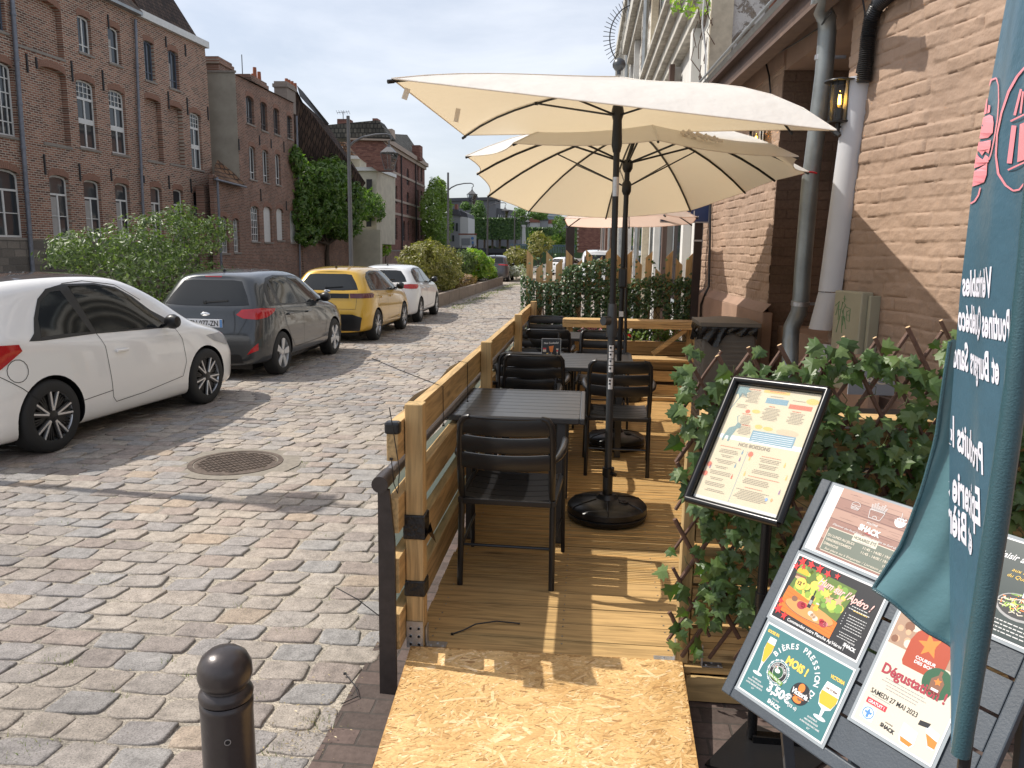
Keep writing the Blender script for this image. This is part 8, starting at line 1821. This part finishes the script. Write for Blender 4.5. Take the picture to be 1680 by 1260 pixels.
block('pale_townhouse', 'pale town house front left of the clipped hedge under the office block', 105, [('wall', [(738, 350), (755, 353), (755, 412), (738, 410)], LGY, 0, 6), ('wall', [(755, 355), (768, 357), (768, 410), (755, 410)], LWH, 0, 6), ('roof', [(738, 342), (752, 344), (757, 355), (738, 351)], SLT, -.2, 6), ('roof', [(755, 345), (766, 350), (768, 358), (755, 356)], SLT, .2, 6), ('window', [(742, 365), (745, 365), (745, 378), (742, 378)], GW, -.1, .1), ('window', [(748, 366), (751, 366), (751, 379), (748, 379)], GW, -.1, .1), ('window', [(742, 386), (745, 386), (745, 396), (742, 396)], GW, -.1, .1), ('chimney', [(746, 335), (750, 335), (750, 345), (746, 345)], RDR, .3, 1)])
r = block('billboard', 'white and blue information billboard beside the town house', 100, [('panel', [(754, 386), (781, 386), (781, 403), (754, 403)], LWH, 0, .2), ('picture', [(757, 391), (771, 391), (771, 402), (757, 402)], LGY, -.05, .04), ('red_band', [(752, 383), (782, 383), (782, 385.5), (752, 385.5)], RDR, 0, .2), ('round_mark', [(775+2.4*math.cos(R(a)), 391+2.4*math.sin(R(a))) for a in range(0, 360, 40)], BLU, -.06, .04), ('post', [(756, 403), (757, 403), (757, 412), (756, 412)], IRN, 0, .2), ('post', [(779, 403), (780, 403), (780, 412), (779, 412)], IRN, 0, .2)], 'billboard')
face_y(r, 'small_mark', BLU, 99.9, [(774, 396), (777, 396), (777, 400), (774, 400)], .04)
br = root('canal_bridge', 'low dark bridge parapet crossing at the end of the canal', 'bridge', tuple(aty(800, 410, 92))); face_y(br, 'parapet', simple('dark_parapet', (.045, .05, .055), .7), 92, [(735, 406), (872, 409), (872, 416), (735, 414)], .6); face_y(br, 'deck', MC['dark_parapet'], 92.7, [(735, 413), (872, 415), (872, 425), (735, 424)], 5)
rl = root('blue_railing', 'blue grey metal railing along the far quay behind the shrubs', 'railing', tuple(aty(900, 405, 95)))
face_y(rl, 'top_rail', simple('rail_blue', (.12, .20, .26), .5), 95, [(838, 400), (945, 403), (945, 405), (838, 402)], .1); m = MB()
for k in range(40): a_ = aty(838+k*2.7, 401, 95); m.box((a_.x-.03, 95, a_.z-1.0), (a_.x+.03, 95.06, a_.z))
m.build('baluster', MC['rail_blue'], rl)
mo = root('stone_monument', 'slim pale stone monument column before the far trees', 'monument', tuple(aty(859, 405, 110))); face_y(mo, 'column', LWH, 110, [(857, 372), (861, 372), (862, 403), (856, 403)], .8); face_y(mo, 'cap', LWH, 109.9, [(855.5, 369), (862.5, 369), (861.5, 372.5), (856.5, 372.5)], 1)
tree('far_tree', 'round tree above the hedge in front of the office block', 'tree', tuple(aty(783, 400, 150)), 6, [(tuple(aty(784, 343, 150)), (1.3, 1.6, 1.6), 1), (tuple(aty(781, 356, 150)), (1.7, 1.6, 1.7), 1), (tuple(aty(789, 352, 150)), (1.3, 1.5, 1.6), .7)], 4500, .2, LF8, 81, .2, 'distant trees at the end of the street')
tree('far_tree', 'small pale green tree left of the round one above the hedge', 'tree', tuple(aty(764, 400, 150)), 6, [(tuple(aty(764, 338, 150)), (1.1, 1.1, .8), 1)], 1200, .2, LF8, 82, .15, 'distant trees at the end of the street')
for k, (cs, lab, mt) in enumerate((([((861, 349), (2.6, 3, 1.6)), ((852, 352), (1.5, 2, 1.2))], 'dark tree cluster on the skyline left of the hillside houses', LF8), ([((885, 352), (2.0, 3, 1.2))], 'low tree crown among the hillside roofs', LF8), ([((922, 375), (2.4, 3, 2.6)), ((917, 365), (1.6, 2, 1.6)), ((930, 388), (2, 2, 1.6))], 'tall dark tree left of the far umbrella', LF8), ([((880, 388), (1.8, 2, 1.2)), ((887, 395), (1.5, 2, 1))], 'small bright tree before the second hedge', LF5), ([((906, 396), (1.9, 2, 1.1)), ((914, 392), (1.4, 2, 1.2))], 'bushy light green tree behind the blue railing', LF5), ([((930, 400), (1.8, 2, 1.6)), ((945, 398), (1.6, 2, 1.8))], 'light green tree just left of the dark post behind the far parasol', LF8), ([((825, 408), (1.4, 1, .5)), ((806, 407), (1., 1, .5))], 'low pale bushes before the hedge trunks', LF1))):
    y = 125; c_ = [(tuple(aty(*p, y)), tuple(q*.72 for q in rr), 1) for p, rr in cs]; tree('far_tree', lab, 'tree', (c_[0][0][0], y, -.5), max(1, c_[0][0][2]*.5), c_, 2600, .17, mt, 90+k, .08, 'distant trees at the end of the street')
hl = root('hillside_house', 'row of small pale houses with red roofs on the hillside', 'house', tuple(aty(900, 380, 190)))
for k, (a, b, c_, d_) in enumerate(((868, 885, 364, 376), (884, 899, 361, 374), (897, 914, 366, 378), (912, 930, 362, 376))):
    face_y(hl, 'wall', (LWH, LGY)[k % 2], 190+k, [(a, c_), (b, c_), (b, d_+4), (a, d_+4)], 5); face_y(hl, 'roof', (RDR, SLT, RDR, SLT)[k], 189.8+k, [(a-1, c_+1), (a+2, c_-6), (b-2, c_-6), (b+1, c_+1)], 5)
block('glass_tower', 'blue grey apartment slab on the hilltop right of the office block', 230, [('wall', [(887, 347), (918, 349), (918, 362), (887, 360)], simple('glass_front', (.20, .27, .32), .4), 0, 6), ('balcony_band', [(887, 352), (918, 354), (918, 355.5), (887, 353.5)], LWH, -.3, .2)])
hill = MB(); hill.prism([aty(u, v_, 260) for u, v_ in ((700, 380), (760, 362), (850, 358), (900, 356), (930, 362), (1010, 376), (1060, 384), (1060, 440), (700, 440))], (0, 60, 0)); tag(hill.build('hills', simple('wooded_hill', (.06, .10, .04), .95, var=.5, scale=.2)), kind='structure')

# ================================================================== RIGHT SIDE STREET FRONT
WP = simple('peeling_white_render', (.62, .61, .58), .85, var=.18, scale=1.4, bmp=.3, bscale=9)
def peel_mat():
    m, nt, b = newmat('peeling_masonry'); l = nt.links.new; co = coords(nt)
    n1 = N(nt, 'ShaderNodeTexNoise', Scale=2.6, Detail=10, Roughness=.72, Distortion=.8); l(co, n1.inputs['Vector'])
    rp = ramp(nt, [(.38, (.16, .125, .095)), (.45, (.33, .28, .22)), (.485, (.25, .23, .205)), (.50, (.66, .64, .60)), (.7, (.74, .73, .70))]); l(n1.outputs['Fac'], rp.inputs['Fac']); l(rp.outputs['Color'], b.inputs['Base Color']); b.inputs['Roughness'].default_value = .9
    n2 = N(nt, 'ShaderNodeTexNoise', Scale=18, Detail=8, Roughness=.7); l(co, n2.inputs['Vector']); ad = N(nt, 'ShaderNodeMath', _operation='MULTIPLY_ADD'); l(n1.outputs['Fac'], ad.inputs[0]); ad.inputs[1].default_value = 2; l(n2.outputs['Fac'], ad.inputs[2]); bump(nt, b, ad.outputs[0], .8, .03); return m
PEEL = peel_mat()
FM = planeM((1.42, 10.3, 0), vx=955, flip=True)      # local x runs towards the camera, z faces the street
def fpx(u, v_, off=0): return onM(FM, u, v_, off)
b1 = root('white_house', 'flaking white rendered house with heavy cornices beyond the brown building', 'building', (1.42, 10.3, 0))
def fbox(r, name, s0, s1, z0, z1, d0, d1, mat, **k): m = MB(); m.box((s0, z0, d0), (s1, z1, d1)); return m.build(name, mat, r, M=FM, **k)
sB1 = -8.0
fbox(b1, 'wall', sB1, .0, 0, 6.0, -6, 0, WP); fbox(b1, 'base_course', sB1, -.01, 0, .5, .001, .06, simple('grey_base', (.22, .21, .2), .9))
fbox(b1, 'upper_wall', sB1, .0, 6.0, 10.5, -6, -.02, PEEL)
# side gable seen above the brown roof, with its quoin
m = MB(); m.box((1.38, 10.10, 3.2), (8.5, 10.28, 10.5)); m.build('gable_wall', PEEL, b1); m = MB(); m.box((1.36, 10.03, 3.0), (1.62, 10.095, 10.4)); m.build('quoin', simple('cream_stone', (.55, .48, .36), .85, var=.3, scale=7, bmp=.6, bscale=20), b1)
m = MB(); m.tube([(2.05, 10.02, 3.2), (2.15, 10.02, 9)], .05, 8); m.build('rust_pipe', simple('rusty_pipe', (.20, .08, .05), .8, var=.5, scale=9), b1, True)
for (z, pr, hh) in ((5.25, .34, .16), (5.05, .24, .19), (4.86, .14, .18), (5.42, .42, .07), (7.9, .3, .3), (8.3, .42, .15)): fbox(b1, 'cornice', sB1, -.35, z, z+hh-.002, .001, pr, simple('cornice_stone', (.52, .50, .45), .85, var=.5, scale=6, bmp=.4))
for k in range(7):
    s = -1.6-k*.95; o = MB(); 
for k, s in enumerate((-1.9, -4.1, -6.3)):
    o = fbox(b1, 'window_frame', s-.6, s+.6, 1.0, 3.6, .001, .07, simple('blue_grey_frame', (.30, .34, .36), .6)); m = MB(); m.box((s-.48, 1.1, .071), (s+.48, 3.5, .075)); m.build('pane', GW, o, M=FM)
    fbox(b1, 'pilaster', s+.75, s+1.0, 0, 4.8, .001, .12, WP); o = fbox(b1, 'window_frame', s-.5, s+.5, 6.0, 7.7, .001, .07, MC['blue_grey_frame']); m = MB(); m.box((s-.4, 6.1, .071), (s+.4, 7.6, .075)); m.build('pane', GW, o, M=FM)
fbox(b1, 'timber_post', -3.1, -2.9, 0, 4.8, .125, .2, simple('brown_timber', (.10, .06, .045), .7))
vn = MB(); rg = random.Random(3)
for k in range(26): p = V((1.27+rg.gauss(0, .05), 10.0, 5.0-rg.uniform(-.5, 1.3))); vn.tube([p, p+V((rg.gauss(0, .03), 0, -.15)), p+V((rg.gauss(0, .05), 0, -.30))], .006, 4)
vn.build('dry_vine', simple('dry_stems', (.10, .05, .03), .9), b1); lf = MB(); crown(lf, rg, tuple(aty(1142, 6, 10.2)), (.38, .3, .14), 200, .04); lf.build('roof_weeds', LF5, b1, fix=False)
tk = [("second", -8.0, -17.0, 8.3, .0, PEEL), ("third", -17.0, -27.0, 10.2, -.05, WP), ("fourth", -27, -36, 9.0, .0, simple('dull_brick', (.20, .115, .085), .9, var=.3, scale=3)), ("fifth", -36, -50, 10.5, .05, simple('brown_render', (.26, .15, .11), .9, var=.3)), ("last", -50, -62, 8.5, -.6, brick('end_brick', [(.2, .09, .06), (.28, .13, .09)], (.25, .2, .16), bmp=.4))]
labs = ['grey peeling town house second beyond the white one', 'tall shabby white town house with bracketed cornice third along the right', 'dull brick town house glimpsed under the farthest parasol', 'brown rendered town house far down the right hand side', 'last brick house with pale quoins closing the right side of the street']
for (nm, sa, sb, h_, off, mt), lab in zip(tk, labs):
    r = root('town_house', lab, 'building', FM @ V((sa, 0, 0)), 'town houses along the right side of the street')
    fbox(r, 'wall', sb+.01, sa-.01, 0, h_, -6, off, mt); fbox(r, 'cornice', sb+.02, sa-.02, h_, h_+.35, -5, off+.38, MC['cornice_stone']); fbox(r, 'cornice', sb+.02, sa-.02, h_-.3, h_-.002, off+.001, off+.22, MC['cornice_stone'])
    n = max(2, int((sa-sb)/2.4)); g = (sa-sb)/n
    for k in range(n):
        c_ = sb+g*(k+.5)
        for z0, z1 in ((.9, 3.0), (4.1, 6.1)) + (((6.9, 8.3),) if h_ > 9.5 else ()):
            o = fbox(r, 'window_frame', c_-.55, c_+.55, z0, z1, off+.001, off+.09, (MC['blue_grey_frame'], FRW)[k % 2]); m = MB(); m.box((c_-.43, z0+.1, off+.091), (c_+.43, z1-.1, off+.095)); m.build('pane', GW, o, M=FM)
        fbox(r, 'pilaster', c_+g/2-.12, c_+g/2+.06, 0, h_-.32, off+.001, off+.15, (FRW, mt, MC['cream_stone'])[k % 3]); fbox(r, 'sill', c_-.65, c_+.65, 3.85, 4.0, off+.001, off+.2, MC['cornice_stone'])
    m = MB(); m.tube([(sa-.3, h_, off+.25), (sa-.3, 0.1, off+.25)], .06, 8); m.build('rain_pipe', MC['zinc'], r, True, M=FM)
    if nm == "third":
        for k in range(8): s = sb+.6+k*1.2; fbox(r, 'bracket', s, s+.2, h_-.75, h_-.301, off+.001, off+.32, MC['cornice_stone'])
for r, z1 in ((b1, 10.5),): fbox(r, 'cornice', sB1, .0, z1, z1+.3, -3, .4, MC['cornice_stone'])
# spiked anti-climb fan on the end of a party wall
c_ = aty(1040, 60, 27); sp = MB(); ptsf = [c_+V((0.98*math.cos(R(a))*.8, 0, 0.98*math.sin(R(a)))) for a in range(95, 236, 7)]; sp.tube(ptsf, .02, 5)
for p in ptsf: d = (p-c_).normalized(); sp.tube([p-d*.16, p+d*.22], .012, 4)
tag(sp.build('spiked_fan', IRN), 'half round fan of iron spikes on the roof edge above the parasols', 'spikes')
cable([aty(1155, 0, 9.9), aty(1152, 40, 9.9), aty(1158, 90, 9.9), aty(1156, 140, 9.9)], .010, 'hanging_wire', 'loose pale wire hanging down the flaking white house front', mat=LGR)

dp2 = aty(935, 400, 10.9); m = MB(); m.box((dp2.x-.06, 10.9, 0), (dp2.x+.06, 11.0, aty(935, 366, 10.9).z)); tag(m.build('dark_post', MC['rust_black'], bevel=.01), 'thick black square post just behind the left part of the picket fence', 'post')

eh = root('corner_house', 'brick corner house with pale quoins closing the street behind the dark post', 'house', tuple(aty(955, 410, 85))); face_y(eh, 'wall', BR3, 85, [(947, 372), (985, 366), (985, 416), (947, 414)], 8)
for k in range(6): face_y(eh, 'quoin', MC['pale_stone'], 84.9, [(946.5, 374+k*6.4), (950-k % 2*1.2, 374+k*6.4), (950-k % 2*1.2, 377.5+k*6.4), (946.5, 377.5+k*6.4)], .2)
pe = root('person', 'person in a dark jacket standing on the bridge beside the billboard', 'person', tuple(aty(776, 414, 93.5)))
def figure(par, base_, mat):
    bx = V(base_); J = [(0, 0, .95), (0, 0, 1.2), (0, 0, 1.42), (0, 0, 1.52), (0, -.01, 1.64), (.18, 0, 1.40), (.23, .02, 1.12), (.20, -.1, .90), (-.18, 0, 1.40), (-.23, .02, 1.12), (-.2, -.1, .9), (.10, 0, .88), (.11, 0, .48), (.11, 0, .05), (.11, -.12, .03), (-.1, 0, .88), (-.11, .03, .48), (-.12, .05, .05), (-.12, -.07, .03)]
    E = [(0, 1), (1, 2), (2, 3), (3, 4), (2, 5), (5, 6), (6, 7), (2, 8), (8, 9), (9, 10), (0, 11), (11, 12), (12, 13), (13, 14), (0, 15), (15, 16), (16, 17), (17, 18)]; RR = [.15, .14, .15, .06, .10, .07, .05, .04, .07, .05, .04, .09, .065, .05, .04, .09, .065, .05, .04]
    me = bpy.data.meshes.new('body'); me.from_pydata([bx+V(j) for j in J], E, []); o = bpy.data.objects.new('tmp', me); COL.objects.link(o); md = o.modifiers.new('s', 'SKIN'); 
    for i, r_ in enumerate(RR): me.skin_vertices[0].data[i].radius = (r_, r_)
    me.skin_vertices[0].data[0].use_root = True; o.modifiers.new('u', 'SUBSURF').levels = 1; dg = bpy.context.evaluated_depsgraph_get(); dg.update(); m2 = bpy.data.meshes.new_from_object(o.evaluated_get(dg)); bpy.data.objects.remove(o)
    m = MB(); m.add([v.co.copy() for v in m2.vertices], [tuple(p.vertices) for p in m2.polygons]); m.build('body', mat, par, True)
    h = MB(); h.lathe([(.0005, 1.77), (.08, 1.74), (.11, 1.66), (.09, 1.60)], bx+V((0, .02, 0)), 12); h.build('hair', IRN, par, True)
ft = aty(776, 401, 93.5); figure(pe, (ft.x, 93.5, ft.z-1.74), simple('dark_clothes', (.03, .03, .035), .8))
